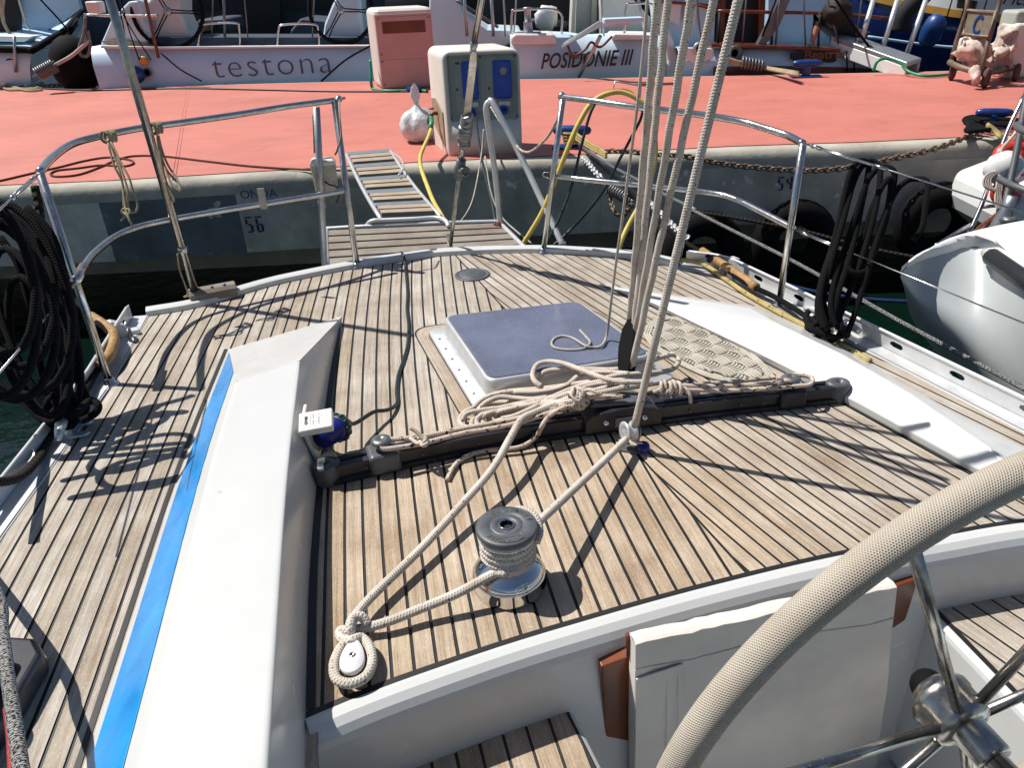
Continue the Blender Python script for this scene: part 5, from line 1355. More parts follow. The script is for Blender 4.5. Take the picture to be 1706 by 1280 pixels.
# ================================================================ on the quay
def slab(parent, name, pts, y0, th, mat, bevel=0, label=None, flat=True):
    f = MB(); f.prism([B(x, y, y0) for x, y in pts], (0, th, 0)); return f.build(name, mat, parent, bevel=bevel, label=label)
def rbox(p0, ex, ey, ez, r=.04):
    """box with rounded upright edges and top, p0 = front-left-bottom corner"""
    f = MB(); f.prism([p0, p0 + ex, p0 + ex + ey, p0 + ey], ez); return f
p0 = A(748, 261, ZQ); p1 = A(872, 257, ZQ); pb = A(724, 241, ZQ)
ex = p1 - p0; ey = (pb - p0); ht = (B(747, 84, p0.y).z - ZQ)
ey = Vector((-.30 + .1, .52, 0)); ey = pb - p0
ped1 = empty('power_pedestal', (p0 + ex * .5 + ey * .5), 'cream power pedestal with two blue sockets standing at the quay edge', 'power pedestal')
ez = Vector((0, 0, ht))
exn, eyn = ex.normalized(), ey.normalized()
# shell: side walls, top, back as a frame round the recess
w9 = .035; rec = .05
def P1(u, v, w): return p0 + ex * u + ey * w + ez * v
f = MB(); out = [P1(0, 0, 0), P1(1, 0, 0), P1(1, 1, 0), P1(0, 1, 0)]
def rrect(u0, v0, u1, v1, r, w, n=5, rb=None):
    o_ = []
    ru, rv = r / ex.length, r / ht
    for (cu, cv, a0) in ((u1 - ru, v1 - rv, 0), (u0 + ru, v1 - rv, 90), (u0 + (ru if rb is None else rb / ex.length), v0 + (rv if rb is None else rb / ht), 180), (u1 - (ru if rb is None else rb / ex.length), v0 + (rv if rb is None else rb / ht), 270)):
        rr = 1 if (a0 < 180 or rb is None) else rb / r
        for k in range(n + 1):
            a = R(a0 + 90 * k / n); o_.append(P1(cu + math.cos(a) * ru * rr, cv + math.sin(a) * rv * rr, w))
    return o_
rings = [rrect(.5, .5, .5, .5, .0001, 1.0), rrect(.03, 0, .97, .97, .05, 1.0, rb=.01), rrect(0, 0, 1, 1, .06, .94, rb=.01), rrect(0, 0, 1, 1, .06, .05, rb=.01), rrect(.015, .005, .985, .985, .055, 0.0, rb=.01), rrect(.065, .34, .97, .955, .02, 0.0), rrect(.065, .34, .97, .955, .02, .09)]
loft(f, rings[1:], False)
f.poly(rings[1]); 
n9 = len(rings[4])
body = f.build('pedestal_body', 'offwhite', ped1)
f = MB(); f.poly(rrect(.065, .34, .97, .955, .02, .085)); f.build('socket_panel', 'panel', ped1)
for (u0, u1, dial) in ((.16, .50, .7), (.56, .93, 0)):
    f = MB(); f.prism([P1(u0, .42, .075), P1(u1, .42, .075), P1(u1, .92, .075), P1(u0, .92, .075)], ey.normalized() * .012); pl = f.build('socket_plate', 'panel', ped1, bevel=.004)
    f = MB(); f.prism([P1(u0 + .10, .545, .0), P1(u1 - .05, .545, .0), P1(u1 - .05, .895, .0), P1(u0 + .10, .895, .0)], ey.normalized() * .05); f.build('socket_cover', 'bluepl2', pl, bevel=.012)
    cx9 = P1((u0 + u1) / 2 + .03, .80, -.005); f = MB(); f.lathe(cx9, [(.026, 0), (.025, .008), (.022, .010)], axis=-eyn, n=20); f.box(cx9 - eyn * .014, (.012, .02, .046), (exn, eyn, Vector((0, 0, 1)))); f.build('socket_switch', 'panel', pl, bevel=.002)
    f = MB(); f.box(P1((u0 + u1) / 2 + .03, .50, .0), (.075, .06, .035), (exn, eyn, Vector((0, 0, 1)))); f.build('socket_body', 'white_pl', pl, bevel=.01)
    f = MB(); f.lathe(P1((u0 + u1) / 2 + .0, .45 if u0 > .3 else .43, -.03), [(.036, 0), (.036, .02), (.026, .022), (.024, .0)], axis=-eyn + Vector((0, 0, -.5)), n=20); f.build('socket_lid', 'bluepl2', pl)
for (u, v) in ((.085, .93), (.95, .93), (.085, .37), (.95, .37), (.51, .93)):
    f = MB(); f.lathe(P1(u, v, .078), [(.009, 0), (.007, .004)], axis=-eyn, n=8); f.build('panel_screw', 'dgrey', ped1)
for (u, v, w_, h_) in ((.21, .90, .03, .016), (.19, .66, .016, .016), (.60, .66, .014, .016), (.30, .96, .0, .0)):
    if w_: f = MB(); f.box(P1(u, v - .02, .068), (w_, .003, h_), (exn, eyn, Zp)); f.build('panel_mark', 'inkgrey', ped1)
# tap recess on the left side
f = MB(); 
Sx = ey; 
def PS(w, v, off=0.0): return p0 + ey * w + ez * v - exn * off
f.prism([PS(.55, .17, .003), PS(.15, .08, .003), PS(.15, .42, .003), PS(.55, .52, .003), PS(.85, .50, .003), PS(.85, .25, .003)], -exn * .006); tr9 = f.build('tap_recess', 'grate', ped1)
f = MB(); f.tube(spl([PS(.5, .38, .0), PS(.45, .38, .05), PS(.45, .33, .08), PS(.45, .28, .085)], 5), .014, 10); f.lathe(PS(.5, .42, .05), [(.02, 0), (.02, .01)], n=10); f.build('water_tap', 'brown', ped1)
hz = [(719, 205, 5.75), (716, 222, 5.65), (706, 245, 5.4), (700, 262, 5.15), (702, 282, 5.0), (712, 310, 4.7), (722, 335, 4.5), (735, 358, 4.3), (748, 382, 4.15)]
cord('water_hose', dpath(hz), .0130, 'yellow', 'pale yellow water hose running from the socket pedestal down behind the ladder', 'hose', n=12)
f = MB(); f.tube(dpath([(718, 192, 5.8), (719, 205, 5.75), (717, 214, 5.7)]), .018, 10); f.build('hose_coupling', 'green', None, label='green hose coupling under the pedestal tap', cat='coupling')
cord('shore_cable', dpath([(793, 195, 5.5), (795, 215, 5.3), (800, 250, 5.0), (808, 290, 4.6), (818, 330, 4.3), (826, 372, 4.1)]), .008, 'cable', 'thin dark cable hanging from the pedestal socket', 'cable')
cord('slack_line', dpath([(806, 215, 4.5), (803, 250, 4.5), (795, 300, 4.4), (785, 340, 4.3), (768, 368, 4.2), (752, 378, 4.15), (738, 372, 4.1)]), .0045, 'rope_thin', 'slack light cord between the passerelle arch and the ladder foot')
cord('slack_line', dpath([(808, 260, 4.3), (818, 320, 4.25), (835, 360, 4.2), (860, 385, 4.1), (885, 405, 3.95)]), .0045, 'rope_thin', 'slack light cord right of the passerelle arch')
# plastic bag
bg0 = A(699, 236, ZQ); 
f = MB(); n_b = 40; prb = [(.0, .0), (.055, .003), (.095, .03), (.118, .085), (.120, .13), (.100, .18), (.065, .215), (.032, .240), (.016, .262), (.016, .285), (.030, .33), (.022, .385), (.004, .415)]
vs = []
for (r_, h_) in prb:
    for k in range(n_b):
        a = 2 * math.pi * k / n_b; amp = .10 if h_ < .2 else .30
        q_ = 1.22 * r_ * (1 + amp * 1.6 * noise.noise(Vector((math.cos(a) * 2.2, math.sin(a) * 2.2, h_ * 12))) + (.10 * math.sin(a * 9 + h_ * 20)) * (h_ / .3 if h_ < .3 else 1))
        fl = .25 if h_ > .27 else 1
        vs.append(bg0 + Vector((q_ * math.cos(a) * 1.02, q_ * math.sin(a) * fl, h_ * 1.08)))
f.add(vs, [[i * n_b + k, i * n_b + (k + 1) % n_b, (i + 1) * n_b + (k + 1) % n_b, (i + 1) * n_b + k] for i in range(len(prb) - 1) for k in range(n_b)])
f.build('rubbish_bag', 'bag', None, label='knotted white plastic bag standing beside the cream pedestal', cat='bag')
# second pedestal, pink doors
q0 = A(636, 150, ZQ); q1 = B(731, 148, q0.y + .02); q1.z = ZQ; h2 = B(636, 14, q0.y).z - ZQ
ex2 = q1 - q0; ey2 = A(622, 140, ZQ) - q0; ey2 = ey2.normalized() * .55
ped2 = empty('power_pedestal', q0 + ex2 * .5 + ey2 * .5, 'cream pedestal with pink doors and a dark window strip, across the quay', 'power pedestal')
f = MB(); f.prism([q0, q0 + ex2, q0 + ex2 + ey2, q0 + ey2], (0, 0, h2)); f.build('pedestal_body', 'offwhite', ped2, bevel=.06)
def door(u0, v0, u1, v1, name, mat, off=.006):
    g = q0 + Vector((0, -off, 0)); f = MB(); f.prism([g + ex2 * u0 + Zp * h2 * v0, g + ex2 * u1 + Zp * h2 * v0, g + ex2 * u1 + Zp * h2 * v1, g + ex2 * u0 + Zp * h2 * v1], (0, .012, 0)); return f.build(name, mat, ped2, bevel=.004)
door(.02, .03, .97, .93, 'door_frame', 'pink', .003); door(.05, .43, .94, .90, 'door', 'pink', .009); door(.05, .05, .94, .38, 'door', 'pink', .009); door(.13, .70, .86, .845, 'window_strip', 'brown', .013)
for (u, v) in ((.07, .88), (.92, .88), (.07, .45), (.92, .45), (.07, .36), (.92, .36), (.07, .07), (.92, .07)):
    f = MB(); f.lathe(q0 + ex2 * u + Zp * h2 * v + Vector((0, -.009, 0)), [(.012, 0), (.010, .004)], axis=(0, -1, 0), n=8); f.build('door_screw', 'dgrey', ped2)
cord('garden_hose', [B(617, 100, q0.y + .1), B(618, 118, q0.y + .05), B(618, 134, q0.y), A(622, 148, ZQ + .02), A(640, 151, ZQ + .02), A(665, 151, ZQ + .02), A(690, 150, ZQ + .02), A(712, 152, ZQ + .02)], .018, 'green', 'green garden hose at the foot of the pink-doored pedestal', 'hose')
f = MB(); f.tube([A(680, 149, ZQ + .03), A(700, 150, ZQ + .03)], .032, 10); f.build('hose_reel_end', 'bluecap', None, label='blue hose fitting on the quay beside the green hose', cat='fitting')
# lines lying on the quay
cord('quay_line', [A(x, y, ZQ + .012) for x, y in ((-40, 309), (0, 301), (60, 287), (100, 278), (140, 268), (180, 262), (215, 266), (222, 272), (205, 277), (170, 275), (130, 280), (95, 284), (84, 290), (95, 294), (130, 291), (165, 279), (190, 268), (220, 260), (270, 260), (340, 268), (420, 277), (520, 283), (600, 284))], .0075, 'rope_brown', 'thin brown line lying in a loose loop on the near side of the quay')
cord('quay_cable', [A(x, y, ZQ + .014) for x, y in ((-30, 146), (60, 147), (150, 150), (300, 147), (420, 149), (560, 152), (700, 152))], .011, 'cable', 'thin black cable crossing the far side of the quay', 'cable')
# bollards
def bollard(c, yaw, s, label, name='mooring_bollard'):
    d = Vector((math.cos(yaw), math.sin(yaw), 0)); sd_ = Vector((-d.y, d.x, 0))
    root = empty(name, c, label, 'bollard')
    f = MB(); f.box(c + Zp * .012 * s, (.34 * s, .16 * s, .024 * s), (d, sd_, Zp)); f.build('bollard_base', 'bluecap', root, bevel=.006)
    f = MB(); f.lathe(c, [(.055 * s, .02 * s), (.045 * s, .05 * s), (.045 * s, .12 * s), (.05 * s, .14 * s)], n=18); f.build('bollard_post', 'bluecap', root)
    f = MB(); f.tube([c + Zp * .155 * s + d * a * s for a in (-.17, -.155, -.10, 0, .10, .155, .17)], [x * s for x in (.012, .032, .042, .044, .042, .032, .012)], 16); f.build('bollard_horn', 'bluecap', root)
    return root
def chain(name, pts, r, label, mat='chain', every=1.0, k=10):
    sp = spl(pts, k); L = [0]
    for a, c in zip(sp, sp[1:]): L.append(L[-1] + (c - a).length)
    f = MB(); s = 0; i = 0; j = 0; pitch = r * 5.2
    while s < L[-1] - pitch and j < 160:
        while L[i + 1] < s: i += 1
        p = sp[i].lerp(sp[i + 1], (s - L[i]) / max(1e-6, L[i + 1] - L[i])); d = (sp[i + 1] - sp[i]).normalized(); u = d.orthogonal().normalized(); v = d.cross(u)
        w_ = u if j % 2 else v
        f.tube([p + d * math.cos(2 * math.pi * q / 10) * r * 3.6 + w_ * math.sin(2 * math.pi * q / 10) * r * 2.2 for q in range(10)], r, 6, closed=True)
        s += pitch; j += 1
    return f.build(name, mat, None, label=label, cat='chain')
def spring(name, a, b_, r, turns, wr_, label, mat='dgrey'):
    d = (b_ - a); u = d.normalized().orthogonal().normalized(); v = d.normalized().cross(u)
    f = MB(); f.tube([a + d * (k / (turns * 10)) + (u * math.cos(k * .628) + v * math.sin(k * .628)) * r for k in range(turns * 10 + 1)], wr_, 6)
    f.tube([a - d * .25, a, b_, b_ + d * .25], wr_ * .9, 6)
    return f.build(name, mat, None, label=label, cat='spring')
b1 = A(953, 247, ZQ); bollard(b1, -.25, .85, 'blue bollard with cream rope and springs at the quay edge')
f = MB()
for j in range(4):
    f.tube([b1 + Vector((math.cos(a) * (.055 + .004 * j), math.sin(a) * .055, .05 + j * .022)) for a in [2 * math.pi * k / 14 for k in range(14)]], .011, 8, closed=True)
for o_ in (0, .02, .04): f.tube(spl([b1 + Vector((.02, -.05, .12 - o_)), D(985, 240 + o_ * 200, 5.45), D(1000, 248 + o_ * 200, 5.35), D(1010, 256 + o_ * 150, 5.25)], 5), .010, 8)
f.build('bollard_rope', 'rope_yel', None, label='cream and yellow rope wound on the bollard beside the hose arch', cat='rope')
cord('mooring_line', dpath([(970, 245, 5.6), (1010, 272, 5.1), (1062, 300, 4.6), (1110, 326, 4.3), (1160, 350, 4.0)]), .011, 'dgrey' , 'grey steel-cored mooring line leaving the near bollard')
chain('mooring_chain', dpath([(968, 262, 5.6), (980, 272, 5.4), (995, 290, 5.2), (1010, 300, 5.1)]), .0065, 'short bright chain hanging from the near bollard', 'alu')
chain('mooring_chain', dpath([(1014, 318, 5.0), (1018, 335, 5.0), (1024, 352, 4.9), (1034, 360, 4.9), (1045, 352, 4.8), (1055, 338, 4.7)]), .006, 'slack loop of rusty chain below the spring', 'chain')
chain('mooring_chain', [A(x, y, ZQ + .012) for x, y in ((1010, 252), (1030, 252), (1060, 253), (1090, 257), (1140, 260))] + [B(x, y, 5.46) for x, y in ((1200, 272), (1260, 279), (1347, 284), (1420, 278), (1492, 263), (1560, 247))] + [A(1600, 232, ZQ + .02), A(1637, 220, ZQ + .03)], .0080, 'long rusty chain draped along the front of the quay', 'chain', k=14)
spring('mooring_spring', D(1016, 313, 5.0), D(1050, 332, 4.8), .036, 9, .008, 'lower steel spring of the mooring line near the hose arch')
spring('mooring_spring', D(1042, 297, 5.0), D(1070, 310, 4.85), .030, 8, .007, 'upper steel spring of the mooring line near the hose arch')
chain('mooring_chain', dpath([(1075, 330, 4.6), (1090, 345, 4.4), (1110, 365, 4.2), (1130, 385, 4.0), (1150, 400, 3.8)]), .006, 'chain tail behind the mainsheet falls', 'alu')
b2 = A(1650, 214, ZQ); bollard(b2, -.3, .75, 'blue bollard with black and cream rope at the right end of the quay')
f = MB()
for j in range(6):
    f.tube(spl([A(1650, 216, ZQ + .03 + j * .012), A(1625 - j * 3, 208 + j * 2, ZQ + .03 + j * .01), A(1606 + j * 3, 200 + j, ZQ + .03), A(1620, 194 + j, ZQ + .04), A(1655, 197 + j * 2, ZQ + .05), A(1700, 200 + j * 2, ZQ + .05)], 6), .016, 8)
f.build('bollard_rope', 'rope_black', None, label='black rope heaped on the bollard at the right end of the quay', cat='rope')
f = MB()
for j in range(3): f.tube(spl([A(1645, 207 + j, ZQ + .10), A(1658, 216 + j * 2, ZQ + .06), A(1668, 226 + j * 2, ZQ + .03), A(1678 + j * 3, 236, ZQ - .02)], 5), .014, 8)
f.build('bollard_rope', 'rope_yel', None, label='cream rope end beside the black heap on the right bollard', cat='rope')
b3 = A(8, 141, ZQ); bollard(b3, .1, 1.05, 'blue bollard at the far left corner of the quay')
f = MB()
for j in range(5): f.tube(spl([A(5, 140, ZQ + .08 - j * .01), A(30 + j * 4, 143 + j * 2, ZQ + .02), A(70, 137 + j * 3, ZQ + .02), A(60 - j * 5, 146 + j, ZQ + .02), A(20, 150 - j, ZQ + .02), A(0, 144, ZQ + .03)], 6), .012, 7)
f.build('bollard_rope', 'rope_tan', None, label='loose light cords round the far left bollard', cat='rope')
chain('mooring_chain', [A(x, y, ZQ + .02) for x, y in ((30, 146), (70, 144), (110, 141), (150, 139), (200, 138))], .012, 'chain lying along the far left edge of the quay')
spring('mooring_spring', B(62, 124, 10.6), B(92, 108, 10.7), .075, 9, .014, 'steel spring on the mooring line of the boat with the grey name', 'dgrey')
cord('mooring_line', [B(x, y, yy) for x, y, yy in ((92, 108, 10.7), (120, 92, 10.75), (150, 66, 10.8))], .022, 'rope_thin', 'light mooring line from the far left spring up to the stern behind')
b4 = A(1342, 129, ZQ); bollard(b4, -.1, .95, 'blue bollard at the far edge in front of the wooden boat')
f = MB(); 
for j in range(3): f.tube(spl([B(1198, 92 + j * 3, 9.55), B(1235, 104 + j * 2, 9.5), B(1275, 112 + j, 9.45), A(1330, 121 + j * 2, ZQ + .1)], 6), .018, 7)
f.build('mooring_line', 'rope_tan', None, label='light twisted mooring lines from the wooden boat to the far bollard', cat='rope')
spring('mooring_spring', B(1235, 103, 9.5), B(1272, 110, 9.45), .06, 7, .012, 'steel spring on the wooden boat mooring line')

# lines between the boats on the right
cord('mooring_line', dpath([(1140, 343, 4.0), (1200, 374, 3.8), (1330, 440, 3.4), (1480, 525, 3.0), (1600, 590, 2.75), (1706, 648, 2.55), (1800, 700, 2.4)]), .0085, 'rope_bw', 'grey braided line sloping down outside the starboard rail')
cord('mooring_line', dpath([(1150, 352, 5.0), (1200, 359, 4.9), (1330, 383, 4.7), (1440, 412, 4.55), (1560, 436, 4.4), (1706, 468, 4.2), (1800, 490, 4.1)]), .0115, 'rope_twist', 'dark laid rope stretched to the neighbouring boat')
cord('mooring_line', dpath([(1180, 420, 4.4), (1250, 452, 4.2), (1340, 482, 4.0), (1440, 498, 3.9), (1560, 503, 3.8), (1706, 499, 3.7), (1800, 494, 3.6)]), .0095, 'rope_blue', 'sagging navy rope between the two boats')
# rubber tyres against the quay wall
def tyre(x, y, label):
    c = B(x, y, 5.42); f = MB(); f.tube([c + Vector((math.cos(a) * .21, 0, math.sin(a) * .21)) for a in [2 * math.pi * k / 28 for k in range(28)]], .095, 14, closed=True); f.build('tyre_fender', 'rubber', None, label=label, cat='tyre', group='tyres hung on the quay wall')
tyre(1322, 400, 'black tyre fender on the quay wall under the number 54')
tyre(1560, 372, 'black tyre fender on the quay wall near the right frame edge')
tyre(1170, 418, 'black tyre fender on the quay wall behind the mainsheet')
# numbers and stains on the quay wall
def wall_text(s, x, y, size, name, label, rt=.98):
    p = B(x, y, 5.46); q_ = B(x + 60, y - 3 if rt else y, 5.46); root = empty(name, p, label, 'number')
    text(s, size, p, (1, .02, 0), (0, 0, 1), 'inkblue', 'numerals', root, .001, .006, wx=.95); return root
def stencil(s, p, hgt, root, mat):
    seg7 = {'5': 'afgcd', '6': 'afgedc', '4': 'fgbc'}
    for i, ch in enumerate(s):
        o_ = p + Vector((i * hgt * .62, 0, 0)); w_ = hgt * .44; t_ = hgt * .13; g_ = hgt * .035
        R_ = {'a': (0, hgt - t_ * .8, w_, hgt), 'g': (t_ * 1.2, hgt * .5 - t_ * .4, w_ - t_ * .6, hgt * .5 + t_ * .4), 'd': (t_ * .5, 0, w_ - t_ * .5, t_ * .8), 'f': (0, hgt * .5 + g_, t_ * 1.2, hgt - t_ - g_), 'b': (w_ - t_ * 1.2, hgt * .5 + g_, w_, hgt - g_), 'e': (0, t_ * .6, t_ * 1.25, hgt * .5), 'c': (w_ - t_ * 1.25, t_ * .6 + 0, w_, hgt * .5 - g_)}
        for sg in seg7[ch]:
            x0, y0, x1, y1 = R_[sg]; b_ = .18 * (x1 - x0) if sg in 'agd' else 0; c_ = .12 * (y1 - y0) if sg in 'fbec' else 0
            f = MB(); f.prism([o_ + Vector((x0 + b_, 0, y0)), o_ + Vector((x1 - b_, 0, y0)), o_ + Vector((x1, 0, y0 + (c_ if c_ else (y1 - y0) / 2))), o_ + Vector((x1, 0, y1 - c_)), o_ + Vector((x1 - b_, 0, y1)), o_ + Vector((x0 + b_, 0, y1)), o_ + Vector((x0, 0, y1 - c_)), o_ + Vector((x0, 0, y0 + c_))], (0, .003, 0))
            f.build('numeral_stroke', mat, root)
p = B(412, 388, 5.36); rt_ = empty('berth_number', p, 'blue stencilled 56 low on the quay wall behind the port rail', 'number'); stencil('56', p, .118, rt_, 'inkblue')
p = B(1294, 318, 5.46); rt_ = empty('berth_number', p, 'blue stencilled 54 on the quay wall behind the starboard rail post', 'number'); stencil('54', p, .10, rt_, 'inkblue')
p = B(401, 331, 5.36); rt_ = empty('painted_name', p, 'faint blue lettering on the wall above the number 56', 'lettering'); text('ONDA', .085, p, (1, .02, 0), (0, 0, 1), 'inkblue2' if 'inkblue2' in M else 'bluecap', 'letters', rt_, .0008, 0)
# pale lime streaks on the dark panel
M['lime'] = vary('lime_stain', (.42, .44, .42), .9, amt=.4, scale=30)
f = MB(); yq = 5.34
for (x, y, r_) in ((356, 352, 9), (362, 340, 6), (350, 356, 7), (364, 358, 5)):
    f.poly([B(x + math.cos(a) * r_ * (1 + .3 * math.sin(a * 3 + x)), y + math.sin(a) * r_ * (1 + .3 * math.cos(a * 2 + y)), yq - .0005 * r_) for a in [2 * math.pi * k / 12 for k in range(12)]])
f.build('quay_lime_stain', 'lime', kind='structure')

# ================================================================ hand trolley with sacks
yc = A(1584, 135, ZQ).y
tro = empty('hand_trolley', A(1630, 140, ZQ), 'rusty hand trolley with a board marked C, at the right end of the quay', 'trolley')
def wheel(cx_, cy_, by_, r_):
    y0 = A(cx_, by_, ZQ).y; c = A(cx_, by_, ZQ) + Zp * r_; wd_ = empty
    ax = Vector((.75, -.65, 0)).normalized(); f = MB(); u = Zp; v = ax.cross(Zp)
    f.tube([c + u * math.cos(a) * r_ * .72 + v * math.sin(a) * r_ * .72 for a in [2 * math.pi * k / 22 for k in range(22)]], r_ * .28, 10, closed=True); t_ = f.build('wheel', 'wheelrub', tro)
    f = MB(); f.lathe(c - ax * r_ * .15, [(r_ * .55, 0), (r_ * .5, .02), (r_ * .2, .03), (r_ * .2, r_ * .3), (0, r_ * .3)], axis=ax, n=18, cap=False); f.build('wheel_hub', 'trolley', t_)
wheel(1584, 124, 134, .085); wheel(1639, 135, 147, .095); wheel(1690, 124, 135, .085)
def bar(pts, r_, nm='trolley_bar', mat='trolley'): f = MB(); f.tube(pts, r_, 8); return f.build(nm, mat, tro)
yb = yc - .05
bar([B(1584, 104, yc), B(1593, 70, yc), B(1610, 18, yc), B(1614, -12, yc)], .022)
y2 = A(1638, 147, ZQ).y
bar([B(1635, 120, y2), B(1646, 70, y2 + .1), B(1660, 22, y2 + .2), B(1668, -5, y2 + .25), B(1664, -30, y2 + .2)], .022)
bar([B(1582, 103, yc), B(1600, 112, yc - .2), B(1635, 122, y2)], .03, 'trolley_frame'); bar([B(1635, 122, y2), B(1690, 112, y2 + .5)], .03, 'trolley_frame'); bar([B(1612, 18, yc), B(1660, 22, y2 + .2)], .018)
k0, k1, k3 = B(1604, 57, yc - .05), B(1648, 62, y2 + .08), B(1613, 17, yc - .03); k2 = k1 + k3 - k0
f = MB(); f.prism([k0, k1, k2, k3], (0, .03, 0)); bd = f.build('trolley_board', 'board', tro, bevel=.005)
f = MB(); f.tube([k0, k1, k2, k3], .018, 6, closed=True); f.build('board_frame', 'trolley', tro)
bo = B(1624, 53, yc - .32); dxb = (B(1648, 62, y2 + .08) - B(1604, 57, yc - .05)).normalized()
pm = k0.lerp(k2, .47); nb_ = dxb.cross(B(1613, 17, yc - .03) - B(1604, 57, yc - .05)).normalized()
if nb_.y > 0: nb_ = -nb_
pm = pm + nb_ * .012
text('C', .24, pm - dxb * .055 - Vector((0, 0, .085)), dxb, (B(1613, 17, yc - .03) - B(1604, 57, yc - .05)), 'bluecap', 'board_letter', tro, .002, .004, wx=.75)
def sack(pts, name, mat, label, dep, jit=.25, cat='sack', seed=0):
    f = MB()
    for (x, y, r_) in pts:
        c = B(x, y, dep); f.ball(c, r_, 20, (1, .8, 1.15), jit)
    return f.build(name, mat, None, label=label, cat=cat)
def drape(pts, y0, th, name, mat, label, cat='sack', amp=.05, n=20, seed=0):
    """crumpled bag: an outline blown up to a body with folds"""
    cxm = sum(p[0] for p in pts) / len(pts); cym = sum(p[1] for p in pts) / len(pts)
    out = [B(x, y, y0) for x, y in pts]; out = resamp(out + [out[0]], 37)[:-1]; c = B(cxm, cym, y0); f = MB(); rings = []
    for sgn in (-1, 1):
        for k in range(7):
            t = k / 6; s_ = math.cos(t * math.pi / 2) if sgn < 0 else math.cos(t * math.pi / 2)
            rings.append((sgn, t, [c + (p - c) * s_ + Vector((0, sgn * th * math.sin(t * math.pi / 2), 0)) for p in out]))
    front = [r for s_, t, r in rings if s_ < 0]; back = [r for s_, t, r in rings if s_ > 0]
    seq = back[::-1] + front[1:]
    seq = [[p + Vector((noise.noise(p * 8 + Vector((seed, 0, 0))), noise.noise(p * 9 + Vector((0, seed, 3))) * 2.4 - abs(noise.noise(p * 14)) * 1.2, noise.noise(p * 8 + Vector((7, 0, seed))))) * amp for p in r] for r in seq]
    loft(f, seq, False); return f.build(name, mat, None, label=label, cat=cat)
drape([(1600, 62), (1618, 60), (1645, 64), (1648, 80), (1640, 100), (1625, 118), (1612, 122), (1602, 108), (1595, 85)], yc - .15, .12, 'sack', 'sack', 'pinkish soiled sack hanging at the front of the trolley', amp=.07, seed=2)
drape([(1661, 50), (1675, 42), (1686, 60), (1684, 80), (1680, 100), (1666, 115), (1645, 125), (1636, 110), (1648, 88), (1652, 70)], yc - .05, .16, 'sack', 'sack', 'tall pale sack slumped on the right of the trolley', amp=.07, seed=9)
drape([(1602, 62), (1612, 60), (1608, 85), (1603, 100), (1593, 98)], yc + .02, .06, 'sack', 'white', 'flat white bag at the left side of the trolley', amp=.02, seed=4)
drape([(1616, 118), (1630, 108), (1634, 130), (1628, 142), (1618, 140)], y2 - .02, .05, 'sack', 'sack', 'lowest crumpled sack between the trolley wheels', amp=.03, seed=5)
drape([(1680, 70), (1693, 66), (1694, 100), (1688, 118), (1678, 112)], yc + .1, .1, 'sack', 'ltblue', 'grey-blue bag behind the tall pale sack', amp=.03, seed=6)
f = MB(); f.box(B(1703, 82, yc + .1), (.42, .30, .52)); cr = f.build('storage_box', 'offwhite', None, label='cream plastic box on the trolley at the right frame edge', cat='box', bevel=.04)
f = MB(); f.box(B(1704, 46, yc + .15), (.36, .28, .34)); f.build('storage_box', 'panel', None, label='pale green box stacked over the cream one at the right frame edge', cat='box', bevel=.03)

# ================================================================ boats beyond the quay
def part(root, name, pts, y0, th, mat, bevel=0, label=None): return slab(root, name, pts, y0, th, mat, bevel, label)
def ltube(root, name, pts, y0, r, mat, k=6):
    p = [B(a[0], a[1], a[2] if len(a) > 2 else y0) for a in pts]; f = MB(); f.tube(spl(p, k) if len(p) > 2 else p, r, 8); return f.build(name, mat, root)
def hullface(root, name, top, bot, y0, y1, mat, label=None):
    """transom rising from the quay line: bottom tucked under, top leaning away"""
    f = MB(); T_ = resamp([B(x, y, y1) for x, y in top], 14); U_ = resamp([B(x, y, y0) for x, y in bot], 14)
    mid = [a.lerp(b_, .5) + Vector((0, -.04, 0)) for a, b_ in zip(T_, U_)]
    bk = [p + Vector((0, .5, 0)) for p in T_]; lo = [Vector((p.x, p.y + .1, ZW - .1)) for p in U_]
    skin(f, [lo, U_, mid, T_, bk]); return f.build(name, mat, root, label=label)
def helm(root, x, y, rp_, y0, r=None, spokes=3, mat='rubber'):
    c = B(x, y, y0); r = (B(x + rp_, y, y0) - c).length; ax = Vector((.1, -1, .25)).normalized(); u = (Zp - ax * ax.z).normalized(); v = ax.cross(u)
    f = MB(); f.tube([c + u * math.cos(a) * r + v * math.sin(a) * r for a in [2 * math.pi * k / 40 for k in range(40)]], .026, 8, closed=True); h = f.build('steering_wheel', mat, root)
    for k in range(spokes):
        a = R(90 + 360 * k / spokes + 55); f = MB(); e = c + u * math.cos(a) * r + v * math.sin(a) * r
        for s_ in (-1, 1):
            w_ = Vector((0, 0, 0)); f.tube([c + (v * math.cos(a) - u * math.sin(a)) * .02 * s_, c.lerp(e, .6) + (v * math.cos(a) - u * math.sin(a)) * .012 * s_, e + (v * math.cos(a) - u * math.sin(a)) * .03 * s_], .008, 6)
        f.build('wheel_spoke', mat, h)
    f = MB(); f.lathe(c, [(.05, -.02), (.05, .02), (.02, .03)], axis=ax, n=16); f.build('wheel_hub', 'galv', h)
    return h
